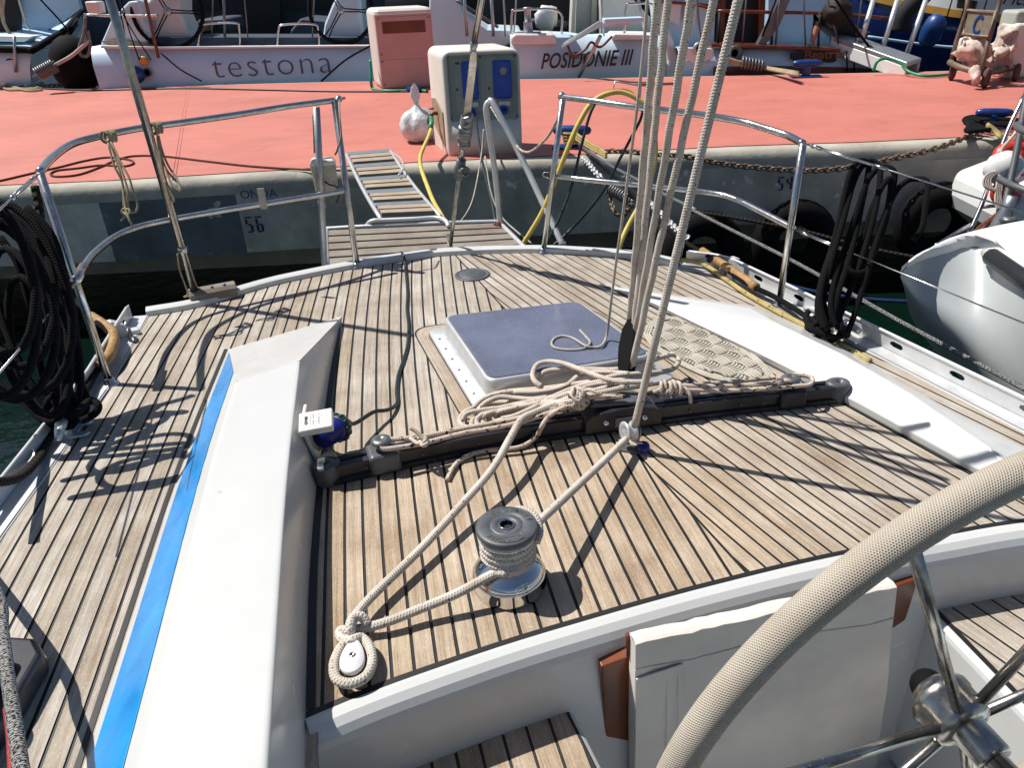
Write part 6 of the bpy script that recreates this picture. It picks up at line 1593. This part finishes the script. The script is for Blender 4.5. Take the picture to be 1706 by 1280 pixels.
# --- boat with the grey name
TE = empty('sailing_boat', B(400, 150, 11.3), 'pale grey sailing boat with twin black wheels and the name testona on its transom', 'sailing boat')
y0 = 10.85
hullface(TE, 'transom', [(150, 78), (200, 76), (260, 79), (400, 79), (620, 76), (640, 75)], [(165, 142), (260, 142), (400, 141), (640, 140)], y0, y0 + .12, 'ltblue')
part(TE, 'transom_rim', [(168, 80), (260, 82), (400, 80), (622, 78), (622, 75.5), (400, 77), (260, 78), (168, 76)], y0 + .04, .14, 'white')
part(TE, 'cockpit_sole', [(200, 76), (640, 74), (640, 62), (210, 62)], y0 + .3, .6, 'dblue')
part(TE, 'cabin_bulkhead', [(150, 75), (640, 75), (640, -40), (150, -40)], y0 + 3.0, .1, 'dblue')  # shade of the cockpit interior painted in as a dark bulkhead colour
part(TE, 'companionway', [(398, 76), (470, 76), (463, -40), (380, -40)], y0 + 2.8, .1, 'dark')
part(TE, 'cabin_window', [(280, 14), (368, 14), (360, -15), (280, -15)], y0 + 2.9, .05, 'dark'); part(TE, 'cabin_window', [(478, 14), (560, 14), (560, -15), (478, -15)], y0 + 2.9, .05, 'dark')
part(TE, 'cockpit_bench', [(300, 77), (368, 74), (384, 50), (374, 30), (330, 32), (310, 60)], y0 + 1.2, .9, 'dblue', .04)
part(TE, 'cockpit_bench', [(484, 50), (480, 77), (560, 78), (560, 35), (500, 30)], y0 + 1.2, .9, 'dblue', .04)
part(TE, 'bench_slats', [(305, 56), (312, 46), (348, 40), (340, 52)], y0 + .9, .3, 'grate')
part(TE, 'side_coaming', [(165, 76), (185, 30), (215, 0), (232, 0), (236, 30), (250, 60), (240, 78)], y0 + .2, .8, 'gelhull', .04)
part(TE, 'helm_pod', [(226, 76), (225, 40), (240, 8), (262, -20), (300, -20), (300, 20), (312, 50), (322, 66), (322, 78)], y0 + .45, .5, 'white', .05)
part(TE, 'helm_pod', [(535, 76), (540, 40), (552, 10), (566, -20), (600, -20), (604, 40), (608, 76)], y0 + .55, .5, 'gelhull', .05)
part(TE, 'pod_panel', [(242, 46), (258, 46), (258, 33), (240, 33)], y0 + .42, .03, 'panel')
part(TE, 'deck_teak', [(240, 79), (262, 79), (262, 76), (200, 66), (168, 68), (176, 73)], y0 + .16, .03, 'grate')
helm(TE, 279, 18, 57, y0 + .25); helm(TE, 568, 16, 52, y0 + .35)
helm(TE, 290, 10, 22, y0 + 1.2, mat='steel')
ltube(TE, 'guard_rail', [(140, 24), (200, 26), (262, 26), (240, 26)], y0 + .1, .018, 'steel'); ltube(TE, 'rail_stanchion', [(238, -20), (256, 60), (264, 96)], y0 - .05, .022, 'brown'); ltube(TE, 'rail_stanchion', [(200, 26), (206, 100)], y0 - .02, .012, 'steel')
for (x0, x1, x2) in ((190, 205, 213), (198, 212, 232), (184, 214, 252)): ltube(TE, 'rigging_line', [(x0, -20), (x1, 40), (x2, 100)], y0 - .08, .008, 'rubber')
ltube(TE, 'rigging_line', [(268, 88), (300, 115), (336, 135)], y0 - .12, .010, 'rubber'); ltube(TE, 'rigging_line', [(620, 74), (575, 100), (535, 135)], y0 - .1, .012, 'rubber')
f = MB(); f.ball(B(226, 124, y0 - .1), .11, 14, (1.1, .8, 1)); f.build('small_fender', 'bluecap', TE); f = MB(); f.lathe(B(241, 101, y0 - .02), [(.06, 0), (.06, .05), (.03, .06)], axis=(0, -1, 0), n=16); f.build('shore_socket', 'ochre', TE)
f = MB(); f.lathe(B(246, 120, y0 - .02), [(.055, 0), (.055, .03), (.04, .03), (.04, 0)], axis=(0, -1, 0), n=16); f.build('shore_socket', 'dgrey', TE)
part(TE, 'life_buoy_box', [(140, 2), (162, 2), (166, 22), (146, 22)], y0 - .1, .2, 'offwhite', .02)
pt = B(356, 130, y0 - .06); text('testona', .415, pt, (1, .02, 0), (0, 0, 1), 'inkgrey', 'name_lettering', TE, .004, -.006, wx=1.12, spacing=1.12)
# --- motor boat far left
MO = empty('motor_boat', B(50, 140, 12.0), 'white motor boat stern with a black rubbing strake at the far left', 'motor boat')
y1 = 11.4
f = MB(); 
a = [B(-60, 84, y1), B(52, 84, y1), B(55, 86, y1)]
hullface(MO, 'transom', [(-60, 84), (0, 84), (53, 85)], [(-60, 140), (0, 140), (52, 140)], y1, y1, 'gelhull')
f = MB(); f.add([B(52, 84, y1), B(110, 46, y1 + 1.6), B(136, 14, y1 + 3.6), B(138, 40, y1 + 3.5), B(112, 92, y1 + 1.6), B(52, 142, y1), Vector((B(52, 142, y1).x, y1, ZW)), Vector((B(112, 92, y1 + 1.6).x, y1 + 1.6, ZW)), Vector((B(138, 40, y1 + 3.5).x, y1 + 3.5, ZW))], [[0, 1, 4, 5], [1, 2, 3, 4], [5, 4, 7, 6], [4, 3, 8, 7]], None, .5, False); f.build('hull_side', 'gelhull', MO)
f = MB(); f.add([B(-60, 84, y1), B(52, 84, y1), B(110, 46, y1 + 1.6), B(136, 14, y1 + 3.6), B(120, -20, y1 + 4.4), B(30, -20, y1 + 4.4), B(28, 52, y1 + 1.0), B(-60, 54, y1 + 1.0)], [[0, 1, 7], [1, 6, 7], [1, 2, 6], [2, 3, 4, 5, 6]], None, .5, False); f.build('side_deck', 'ltblue', MO)
part(MO, 'bathing_platform', [(-40, 68), (40, 70), (55, 60), (-40, 58)], y1 + .3, .3, 'white', .02)
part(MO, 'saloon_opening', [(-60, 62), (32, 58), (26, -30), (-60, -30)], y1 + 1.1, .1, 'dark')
part(MO, 'cabin_side', [(34, 56), (27, -30), (120, -30), (134, 14), (108, 34), (70, 54)], y1 + 1.3, .1, 'ltblue')
ltube(MO, 'rubbing_strake', [(-60, 81), (30, 82), (50, 83), (56, 82), (85, 64, y1 + .7), (110, 48, y1 + 1.6), (136, 16, y1 + 3.6)], y1 - .02, .045, 'rubber')
ltube(MO, 'pole', [(24, 60), (26, 120)], y1 - .06, .02, 'galv'); ltube(MO, 'rigging_line', [(50, -20), (110, 46), (116, 68)], y1 - .1, .012, 'rubber'); ltube(MO, 'stay', [(26, -20), (40, 30), (50, 50)], y1 + .8, .015, 'steel')
for k in range(2): ltube(MO, 'cover_strap', [(0 + k * 8, -20), (4, 20 + k * 8), (6 + k * 12, 34 + k * 26)], y1 + .9, .025, 'grate')
for k in range(3): ltube(MO, 'hull_vent', [(114, 52 - k * 1 + k * 6), (130, 30 + k * 5)], y1 + 2.1 - .3, .012, 'dark')
f = MB(); f.ball(B(124, 108, 11.2), .30, 20, (1, 1, 1.25)); f.build('ball_fender', 'rubber', None, label='big black ball fender between the two boats at the far left', cat='fender')
text('s', .30, B(8, 117, y1 - .02), (1, .02, 0), (0, 0, 1), 'lead', 'name_lettering', MO, .004, .012, shear=.4)
cord('loose_rope', [B(x, y, 10.8) for x, y in ((142, 28), (140, 55), (132, 80), (136, 92), (146, 92), (150, 76), (146, 50))], .02, 'rope_bw', 'speckled rope looped over the rail between the two far left boats')
# --- catamaran with italic name
CA = empty('catamaran', B(950, 130, 10.4), 'white catamaran with a raised steel passerelle and the name POSIDONIE III', 'catamaran')
y2_ = 10.1
hullface(CA, 'transom', [(850, 62), (870, 56), (950, 58), (985, 62), (1060, 58), (1112, 60)], [(850, 135), (950, 134), (1112, 133)], y2_, y2_ + .1, 'gelhull')
part(CA, 'stern_locker', [(851, 74), (851, 62), (858, 56), (922, 56), (928, 62), (928, 74)], y2_ - .02, .5, 'white', .03)
part(CA, 'stern_locker', [(1020, 60), (1024, 56), (1088, 57), (1090, 66), (1020, 66)], y2_ - .02, .5, 'white', .03)
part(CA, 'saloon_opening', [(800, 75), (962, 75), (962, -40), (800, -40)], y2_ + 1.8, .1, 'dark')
part(CA, 'cabin_wall', [(950, 62), (1010, 62), (1012, -40), (955, -40)], y2_ + 1.2, .3, 'offwhite', .02); part(CA, 'door_post', [(958, 62), (968, 62), (972, -40), (962, -40)], y2_ + 1.1, .1, 'panel'); part(CA, 'door_post', [(984, 62), (993, 62), (996, -40), (988, -40)], y2_ + 1.1, .1, 'panel')
part(CA, 'cabin_wing', [(1000, 62), (1105, 62), (1092, 36), (1075, 20), (1020, -40), (1000, -40)], y2_ + .9, .3, 'offwhite', .02)
part(CA, 'stern_steps', [(724, 95), (740, 95), (800, 98), (870, 62), (868, 50), (812, 48), (770, 20), (748, -40), (715, -40), (715, 60)], y2_ + .5, .9, 'gelhull', .03)
part(CA, 'hull_fin', [(1106, 60), (1112, 40), (1122, 66), (1130, 92), (1126, 134), (1112, 134), (1113, 100)], y2_ - .1, .5, 'white', .03)
f = MB(); f.lathe(B(880, 56, y2_ + .1), [(.09, 0), (.06, .03), (.05, .12), (.055, .13), (.04, .14), (.04, .26), (.055, .27), (.055, .29)], n=18); f.build('mast_light', 'galv', CA)
for (x, y) in ((868, 55), (892, 55)): f = MB(); f.box(B(x, y, y2_ + .1), (.14, .04, .04)); f.build('mooring_cleat', 'galv', CA, bevel=.01)
ra = B(938, 78, y2_ - .1); rb_ = B(1035, 38, y2_ - .9)
f = MB(); f.prism([B(936, 80, y2_ - .1), B(940, 72, y2_ - .1), B(998, 36, y2_ - .7), B(1048, 34, y2_ - .9), B(1050, 40, y2_ - .9), B(1000, 46, y2_ - .7)], (0, .12, 0)); gp = f.build('folding_gangway', 'galv', CA, bevel=.01)
f = MB(); f.tube([B(964, 128, y2_ - .15), B(985, 90, y2_ - .35), B(1000, 60, y2_ - .6)], .022, 8); f.build('gangway_strut', 'galv', CA)
ltube(CA, 'gangway_lines', [(945, 74), (955, 92), (975, 82), (985, 70), (1000, 78), (1020, 60)], y2_ - .5, .014, 'redbrown')
f = MB(); f.box(B(1037, 33, y2_ - .9), (.42, .2, .05)); f.build('gangway_cover', 'ltblue', CA, bevel=.01)
f = MB(); f.ball(B(910, 28, y2_ + 1.4), .16, 12, (1, .5, 1), .6); f.build('white_cloth', 'white', CA)
text('POSIDONIE III', .245, B(900, 114, y2_ - .09), (1, .01, 0), (0, 0, 1), 'lead', 'name_lettering', CA, .004, .004, shear=.32, wx=.73)
text('NICE', .075, B(948, 98, y2_ - .06), (1, .01, 0), (0, 0, 1), 'lead', 'port_lettering', CA, .003, .002, wx=1.3)
ltube(CA, 'stern_rail', [(760, 0), (800, 25), (830, 45)], y2_ + .4, .018, 'dgrey'); ltube(CA, 'awning_pole', [(818, -20), (822, 60)], y2_ + .3, .02, 'galv')
# --- wooden boat
TR = empty('wooden_boat', B(1250, 120, 9.9), 'white and varnished wooden boat with a brown rail and dark name board', 'wooden boat')
y3 = 9.75
hullface(TR, 'hull', [(1128, 80), (1180, 82), (1300, 82), (1420, 88), (1500, 96)], [(1140, 133), (1300, 131), (1520, 127)], y3, y3 + .05, 'ltblue')
part(TR, 'boot_top', [(1190, 112), (1300, 110), (1400, 112), (1510, 118), (1510, 130), (1190, 132)], y3 - .06, .04, 'redbrown')
part(TR, 'cap_rail', [(1185, 73), (1300, 76), (1400, 80), (1400, 86), (1300, 82), (1185, 79)], y3 - .05, .3, 'brown', .01)
part(TR, 'name_board', [(1318, 86), (1325, 85), (1390, 87), (1394, 90), (1394, 101), (1388, 104), (1326, 102), (1317, 98)], y3 - .07, .03, 'dark', .005)
text('Beatrix', .14, B(1338, 99, y3 - .085), (1, .02, 0), (0, 0, 1), 'brown', 'board_lettering', TR, .003, .002, wx=1.2)
part(TR, 'cabin_side', [(1100, 80), (1190, 76), (1195, -40), (1085, -40)], y3 + .5, .4, 'gelhull', .02)
for (x0, x1) in ((1116, 1132), (1138, 1158)): 
    f = part(TR, 'shutter', [(x0, 34), (x1, 44), (x1 + 4, 6), (x0 + 4, 0)], y3 + .42, .05, 'white', .01)
part(TR, 'cabin_beam', [(1090, 4), (1200, 12), (1200, 7), (1090, -2)], y3 + .38, .08, 'brown', .01)
part(TR, 'doorway', [(1206, 76), (1268, 76), (1272, -40), (1210, -40)], y3 + .6, .1, 'dark')
part(TR, 'door_frame', [(1197, 76), (1206, 76), (1212, -40), (1203, -40)], y3 + .5, .15, 'brown', .01); part(TR, 'door_frame', [(1262, 76), (1272, 76), (1278, -40), (1268, -40)], y3 + .5, .15, 'brown', .01)
part(TR, 'cabin_side', [(1280, 76), (1384, 78), (1376, -40), (1280, -40)], y3 + .7, .4, 'ltblue', .02, 'pale blue rear cabin')
part(TR, 'mast_foot', [(1250, 96), (1262, 96), (1300, 40), (1324, -20), (1306, -20), (1280, 40)], y3 + .1, .1, 'dgrey', .01)
ltube(TR, 'hand_rail', [(1196, 18), (1290, 20), (1380, 22), (1480, 30)], y3 + .15, .02, 'brown'); ltube(TR, 'hand_rail', [(1155, 6), (1200, 18)], y3 + .2, .016, 'brown')
for x in (1199, 1288, 1366): ltube(TR, 'rail_post', [(x, 20), (x - 3, 78)], y3 + .12, .014, 'dark')
ltube(TR, 'stay', [(1300, -20), (1270, 60)], y3 + .1, .012, 'rubber'); ltube(TR, 'stay', [(1318, -20), (1280, 60)], y3 + .12, .012, 'rubber')
f = MB(); f.lathe(B(1224, 88, y3 - .03), [(.09, 0), (.09, .03), (.05, .04), (.04, .0)], axis=(0, -1, 0), n=20); f.build('hawse_hole', 'dgrey', TR)
f = MB(); f.lathe(B(1164, 80, y3 - .06), [(.07, 0), (.07, .03), (.04, .04), (.03, .0)], axis=(0, -1, 0), n=20); f.build('hawse_hole', 'galv', TR)
part(TR, 'stern_curve', [(1130, 78), (1190, 80), (1190, 96), (1160, 110), (1140, 96)], y3 - .04, .05, 'white', .02)
# white gangplank of the wooden boat
gw = empty('gangplank', B(1460, 95, 9.3), 'white metal gangplank resting on the far edge of the quay', 'gangway')
f = MB(); a, b_, c, d = B(1384, 66, 9.9), B(1412, 62, 10.3), B(1534, 104, 9.2), B(1510, 112, 8.95)
f.prism([a, b_, c, d], (0, 0, .05)); f.build('gangplank_top', 'galv', gw, bevel=.01)
f = MB(); f.prism([a, d, d - Zp * .14, a - Zp * .14], (.03, .03, 0)); f.build('gangplank_side', 'white', gw, bevel=.01)
f = MB(); f.prism([b_, c, c - Zp * .14, b_ - Zp * .14], (-.03, .02, 0)); f.build('gangplank_side', 'white', gw, bevel=.01)
for (x0, y0_, x1, y1__) in ((1434, 70, 1458, -10), (1470, 82, 1498, -10), (1508, 98, 1546, -10)): f = MB(); f.tube([B(x0, y0_, 9.7), B(x1, y1__, 9.9)], .03, 8); f.build('stanchion', 'alu', gw)
cord('green_line', [B(1455, 118, 9.0), B(1462, 102, 9.0), B(1478, 97, 9.0), B(1500, 104, 8.9), B(1512, 118, 8.8), A(1540, 126, ZQ + .03), A(1580, 124, ZQ + .03)], .016, 'green', 'green hose end beside the white gangplank', 'hose')
ltube(TR, 'boom_tackle', [(1380, -20), (1420, 40), (1462, 96)], 9.5, .014, 'rubber')
f = MB(); f.tube([B(1448, 76, 9.5), B(1462, 98, 9.45)], [.02, .05], 8); f.build('tackle_end', 'rubber', TR)
# person bending over the rail
pe = MB(); yp = 9.95
sh = B(1363, 34, yp); hp_ = B(1415, 52, yp + .25)
verts = [B(1412, 58, yp + .3), B(1400, 44, yp + .25), B(1382, 34, yp + .12), B(1372, 31, yp + .02), B(1366, 30, yp - .02), B(1362, 40, yp - .06), B(1357, 52, yp - .10), B(1356, 62, yp - .12), B(1352, 70, yp - .14), B(1376, 26, yp - .08), B(1424, 72, yp + .2), B(1430, 95, yp + .2)]
edges = [(0, 1), (1, 2), (2, 3), (3, 4), (4, 5), (5, 6), (6, 7), (7, 8), (3, 9), (0, 10), (10, 11)]
rad = [.15, .17, .17, .12, .07, .055, .045, .038, .03, .06, .09, .07]
me = bpy.data.meshes.new('person'); orgp = B(1400, 95, yp); me.from_pydata([tuple(v - orgp) for v in verts], edges, [])
po = bpy.data.objects.new('person', me); COL.objects.link(po); po.location = orgp; ORG[po.name] = orgp
md = po.modifiers.new('skin', 'SKIN'); 
for i, sv in enumerate(me.skin_vertices[0].data): sv.radius = (rad[i], rad[i]); sv.use_root = (i == 0)
md = po.modifiers.new('sub', 'SUBSURF'); md.levels = 1; md.render_levels = 1
dg = bpy.context.evaluated_depsgraph_get(); m2 = bpy.data.meshes.new_from_object(po.evaluated_get(dg)); po.modifiers.clear(); po.data = m2
m2.materials.clear(); m2.materials.append(M['shirt']); m2.materials.append(M['skin'])
el_x = B(1361, 42, yp - .06) - orgp
for pl in m2.polygons:
    pl.use_smooth = True
    c_ = pl.center
    if c_.x < el_x.x + .03 and c_.z < el_x.z + .01: pl.material_index = 1
po['label'] = 'person in a dark shirt bending over the brown rail, one bare forearm reaching down'; po['category'] = 'person'
f = MB(); hc_ = B(1390, 22, yp - .06); f.ball(hc_, .10, 18, (1, 1.05, 1.15), .0); f.build('head', 'skin', po)
f = MB(); f.ball(hc_ + Vector((.02, -.02, .02)), .15, 26, (1.15, 1.1, 1.1), .22); f.build('hair', 'hair', po)
f = MB(); hd = B(1350, 73, yp - .15)
for k in range(4): f.tube([hd + Vector((.012 * k - .02, 0, 0)), hd + Vector((.014 * k - .025, -.01, -.045)), hd + Vector((.012 * k - .02, .0, -.078 + .006 * abs(k - 1.5)))], [.010, .009, .006], 7)
f.tube([hd + Vector((.025, 0, .02)), hd + Vector((.045, -.01, -.01)), hd + Vector((.05, 0, -.035))], [.011, .009, .007], 7); f.build('fingers', 'skin', po)
# masts, wires and rails that crowd the sterns
for (x0, x1, r_) in ((375, 372, .018), (352, 356, .008), (414, 405, .008), (520, 524, .010)): ltube(TE, 'rigging_wire', [(x0, 74), (x1, -30)], y0 + .35, r_, 'dgrey')
ltube(TE, 'stern_rail', [(330, 76), (334, 48), (342, 40), (392, 38), (398, 46), (400, 76)], y0 + .25, .014, 'steel'); ltube(TE, 'stern_rail', [(462, 76), (464, 50), (472, 41), (522, 40), (530, 50), (532, 76)], y0 + .25, .014, 'steel')
for (x0, x1, r_) in ((778, 772, .02), (842, 838, .012), (856, 862, .010), (1006, 1000, .012), (1076, 1058, .016)): ltube(CA, 'rigging_wire', [(x0, 60), (x1, -30)], y2_ + .25, r_, 'galv')
ltube(CA, 'stern_rail', [(852, 56), (853, 22), (862, 16), (930, 18), (936, 56)], y2_ + .15, .014, 'steel'); ltube(CA, 'stern_rail', [(1040, 56), (1043, 12), (1052, 6), (1092, 10), (1096, 56)], y2_ + .15, .014, 'steel')
f = MB(); f.tube([B(876, 40, y2_ + 1.5), B(900, 34, y2_ + 1.5), B(944, 42, y2_ + 1.5)], .05, 8); f.build('folded_cover', 'dblue', CA)
for (x0, x1, r_) in ((1168, 1158, .012), (1236, 1246, .010), (1292, 1302, .012), (1342, 1338, .010), (1398, 1372, .012), (1424, 1440, .010)): ltube(TR, 'rigging_wire', [(x0, 76), (x1, -30)], y3 + .05, r_, 'dgrey')
ltube(TR, 'fender_line', [(1422, 88), (1424, 128)], y3 - .1, .01, 'rubber'); ltube(TR, 'fender_line', [(1410, 84), (1412, 128)], y3 - .1, .01, 'rubber')
# --- dark blue boat
BL = empty('blue_boat', B(1560, 100, 12.6), 'navy hulled boat with an ochre stripe and white cabin behind the trolley', 'boat')
y4 = 12.2
f = MB(); T_ = resamp([B(x, y, yy) for x, y, yy in ((1360, -30, y4 + 2), (1440, -2, y4 + 1), (1540, 20, y4 + .4), (1620, 32, y4), (1760, 44, y4))], 16); U_ = resamp([B(x, y, yy) for x, y, yy in ((1375, 60, y4 + 1.6), (1450, 75, y4 + .9), (1540, 90, y4 + .4), (1620, 100, y4 + .2), (1760, 110, y4 + .2))], 16)
skin(f, [T_, [a.lerp(b_, .5) + Vector((0, -.1, 0)) for a, b_ in zip(T_, U_)], U_, [Vector((p.x, p.y + .2, ZW)) for p in U_]]); f.build('hull', 'navy', BL)
f = MB(); skin(f, [[p + Vector((0, -.03, .10)) for p in T_], [p + Vector((0, -.04, .0)) for p in T_]]); f.build('stripe', 'ochre', BL)
f = MB(); skin(f, [[p + Vector((0, .15, 1.2)) for p in T_], [p + Vector((0, 0, .10)) for p in T_]]); f.build('topside', 'white', BL)
part(BL, 'window', [(1596, 13), (1612, 15), (1612, -6), (1598, -6)], y4 + .0, .05, 'glass', .01); part(BL, 'window', [(1613, 12), (1626, 15), (1630, 1), (1617, -1)], y4 - .05, .05, 'glass', .01)
ltube(BL, 'boot_line', [(1440, 60), (1540, 74), (1600, 79), (1706, 82)], y4 - .15, .02, 'ltblue')
for x in (1400, 1582, 1606, 1640): ltube(BL, 'rail_wire', [(x + 10, -20), (x - 8, 40)], y4 - .2, .010, 'rubber')
text('Menorquin', .30, B(1668, 6, y4 - .12), (1, .0, -.10), (0, 0, 1), 'lead', 'name_lettering', BL, .003, .0, shear=.35, wx=.8)
f = MB(); f.tube(spl([B(1566, 32, y4 - .4), B(1558, 42, y4 - .45), B(1550, 58, y4 - .4), B(1547, 78, y4 - .35)], 6), [.03, .07, .11, .135] + [.145] * 11 + [.135, .11, .07, .03], 16); f.build('hull_fender', 'fendblue', None, label='blue sausage fender hanging on the navy hull', cat='fender')
f = MB(); f.tube(spl([B(1502, 50, y4 - .9), B(1508, 20, y4 - .9), B(1540, -10, y4 - .9)], 6), .12, 12); f.build('davit_arm', 'shirt', BL)
# added row of dark hulls further out, hiding bright open water between boats
for i, (x0, x1, yy, mt, lb) in enumerate(((-250, 200, 17.0, 'dblue', 'dark filler hull added behind the motor boat'), (560, 880, 15.5, 'dark', 'dark filler hull added behind the pink-doored pedestal'), (960, 1320, 15.5, 'dark', 'dark filler hull added behind the wooden boat'))):
    f = MB(); T_ = resamp([B(x0, -60, yy), B((x0 + x1) / 2, -70, yy - .2), B(x1, -60, yy)], 10); skin(f, [[p + Vector((0, .8, .1)) for p in T_], T_, [Vector((p.x, p.y - .2, .3)) for p in T_], [Vector((p.x, p.y, ZW)) for p in T_]]); f.build('filler_hull', mt, None, label=lb, cat='boat')

# ================================================================ neighbouring boat on the right
NB = empty('neighbour_boat', D(1650, 500, 4.2), 'light grey bow of the neighbouring boat with pulpit tubes at the right edge', 'boat')
def zrow(l): return resamp([A(x, y, z) for x, y, z in l], 26)
r0 = zrow([(1500, 457, .0), (1527, 438, .02), (1570, 424, .03), (1636, 412, .05), (1706, 470, .05), (1800, 540, .05), (1900, 610, .05)])
r1 = zrow([(1500, 462, -.02), (1530, 470, -.07), (1580, 480, -.08), (1640, 500, -.10), (1715, 560, -.10), (1810, 630, -.10), (1900, 700, -.10)])
r2 = zrow([(1503, 470, -.05), (1540, 510, -.15), (1590, 545, -.20), (1650, 585, -.25), (1725, 640, -.26), (1815, 710, -.26), (1900, 780, -.26)])
r3 = zrow([(1508, 482, -.08), (1556, 542, -.24), (1600, 586, -.33), (1663, 660, -.42), (1740, 740, -.46), (1830, 830, -.48), (1900, 900, -.48)])
r3b = [p + Vector((.30, .38, -.42)) for p in r3]; r3c = [p + Vector((.9, 1.0, -.75)) for p in r3]
f = MB(); skin(f, [r0, r1, r2, r3, r3b, r3c]); f.build('hull', 'nhull', NB, sub=1)
r4 = [p + Vector((.25 + .5 * i / 25, .10 + .9 * i / 25, .03)) for i, p in enumerate(r0)]
r5 = zrow([(1500, 455, .02), (1527, 428, .05), (1570, 402, .08), (1610, 388, .10), (1680, 372, .12), (1760, 360, .12), (1900, 350, .12)])
f = MB(); skin(f, [r0, [p + Vector((.03, .01, .03)) for p in r0], [a.lerp(b_, .5) + Vector((0, 0, .03)) for a, b_ in zip(r0, r5)], r5]); f.build('foredeck', 'white', NB)
part(NB, 'coach_roof', [(1688, 376), (1704, 335), (1800, 300), (1800, 440), (1720, 430), (1690, 400)], 4.6, .8, 'white', .05)
f = MB(); f.tube([A(1640, 420, .06), A(1652, 428, .06)], [.018, .034], 16); f.build('bow_fender_tip', 'panel', NB)
f = MB(); f.tube([A(1652, 428, .06), A(1720, 476, .06), A(1850, 570, .06)], .036, 16); f.build('bow_fender', 'lead', NB)
def nt_(pts, r, name, mat='steel'): f = MB(); f.tube(spl([D(*p) for p in pts], 6) if len(pts) > 2 else [D(*p) for p in pts], r, 10); return f.build(name, mat, NB)
nt_([(1660, 400, 4.6), (1672, 350, 4.6), (1690, 270, 4.6), (1703, 200, 4.6), (1712, 150, 4.6)], .020, 'forestay_furler', 'dgrey')
nt_([(1612, 395, 4.9), (1640, 330, 4.9), (1660, 270, 4.9), (1680, 215, 4.9), (1706, 160, 4.9)], .014, 'pulpit_tube'); nt_([(1558, 410, 4.8), (1590, 390, 4.9), (1618, 374, 5.0)], .013, 'pulpit_tube')
nt_([(1548, 425, 4.6), (1580, 398, 4.7), (1617, 378, 4.9)], .012, 'pulpit_tube'); nt_([(1665, 298, 4.5), (1680, 306, 4.4), (1700, 314, 4.3), (1760, 335, 4.1)], .020, 'pulpit_tube', 'dgrey')
nt_([(1694, 208, 4.5), (1700, 215, 4.4), (1720, 222, 4.3), (1760, 225, 4.3)], .022, 'pulpit_tube', 'dgrey'); nt_([(1610, 402, 4.4), (1640, 375, 4.5), (1660, 360, 4.6)], .020, 'bow_bar', 'brown')
nt_([(1635, 345, 4.9), (1665, 342, 4.9)], .012, 'pulpit_tube')
f = MB(); f.lathe(D(1656, 400, 4.5), [(.055, 0), (.05, .10), (.03, .2), (.03, .26)], axis=(.15, 0, 1), n=16); f.build('furling_drum', 'galv', NB)
f = MB(); f.lathe(D(1672, 398, 4.45), [(.04, 0), (.05, .03), (.02, .05), (.02, .09), (.05, .11), (.03, .13)], n=14); f.build('bow_shackle', 'dgrey', NB)
f = MB(); f.tube(spl([D(1725, 368, 3.9), D(1700, 368, 3.9), D(1696, 378, 3.9), D(1700, 388, 3.9), D(1725, 386, 3.9)], 5), .014, 6); f.build('deck_emblem', 'inkgrey', NB) if False else None
f = MB(); f.ball(D(1672, 280, 4.7), .10, 18, (1.15, .9, 1.0), .1); f.build('white_buoy_light', 'white', None, label='white buoy light among the red buoys on the neighbouring bow', cat='buoy')
f = MB(); f.ball(D(1675, 320, 4.8), .085, 18, (1, 1, 1)); f.build('red_buoy', 'redbuoy', None, label='lower small round red buoy on the neighbouring bow', cat='buoy')
f = MB(); f.tube(spl([D(x, y, 4.9) for x, y in ((1664, 285), (1662, 268), (1668, 252), (1684, 246), (1704, 248), (1716, 262))], 6), .040, 12); f.build('red_lifebuoy', 'redbuoy', None, label='red horseshoe lifebuoy on the neighbouring pulpit', cat='lifebuoy')
drape([(1688, 300), (1712, 290), (1740, 300), (1740, 330), (1700, 338), (1686, 325)], 4.95, .10, 'red_bag', 'redbuoy', 'red bag hanging right of the small red buoy', 'bag', .02, seed=3)
drape([(1676, 236), (1700, 205), (1740, 190), (1740, 245), (1690, 250)], 5.0, .06, 'coral_cloth', 'coral', 'coral cloth spread over the neighbouring pulpit', 'cloth', .02, seed=8)
f = MB()
for j in range(4): f.tube(spl([D(x, y, 4.65) for x, y in ((1670 + j * 2, 283), (1645 + j * 3, 290 + j), (1638 + j * 4, 305), (1648 + j * 3, 315 + j), (1668, 310 + j * 3), (1664 + j * 2, 290), (1658 + j * 3, 330), (1662 + j * 3, 350))], 6), .0065, 6)
f.tube(spl([D(x, y, 4.7) for x, y in ((1706, 205), (1680, 235), (1668, 250), (1668, 270), (1675, 285))], 6), .009, 7)
f.build('pink_line', 'rope_pink', None, label='tangle of pinkish lines round the white buoy light', cat='rope')
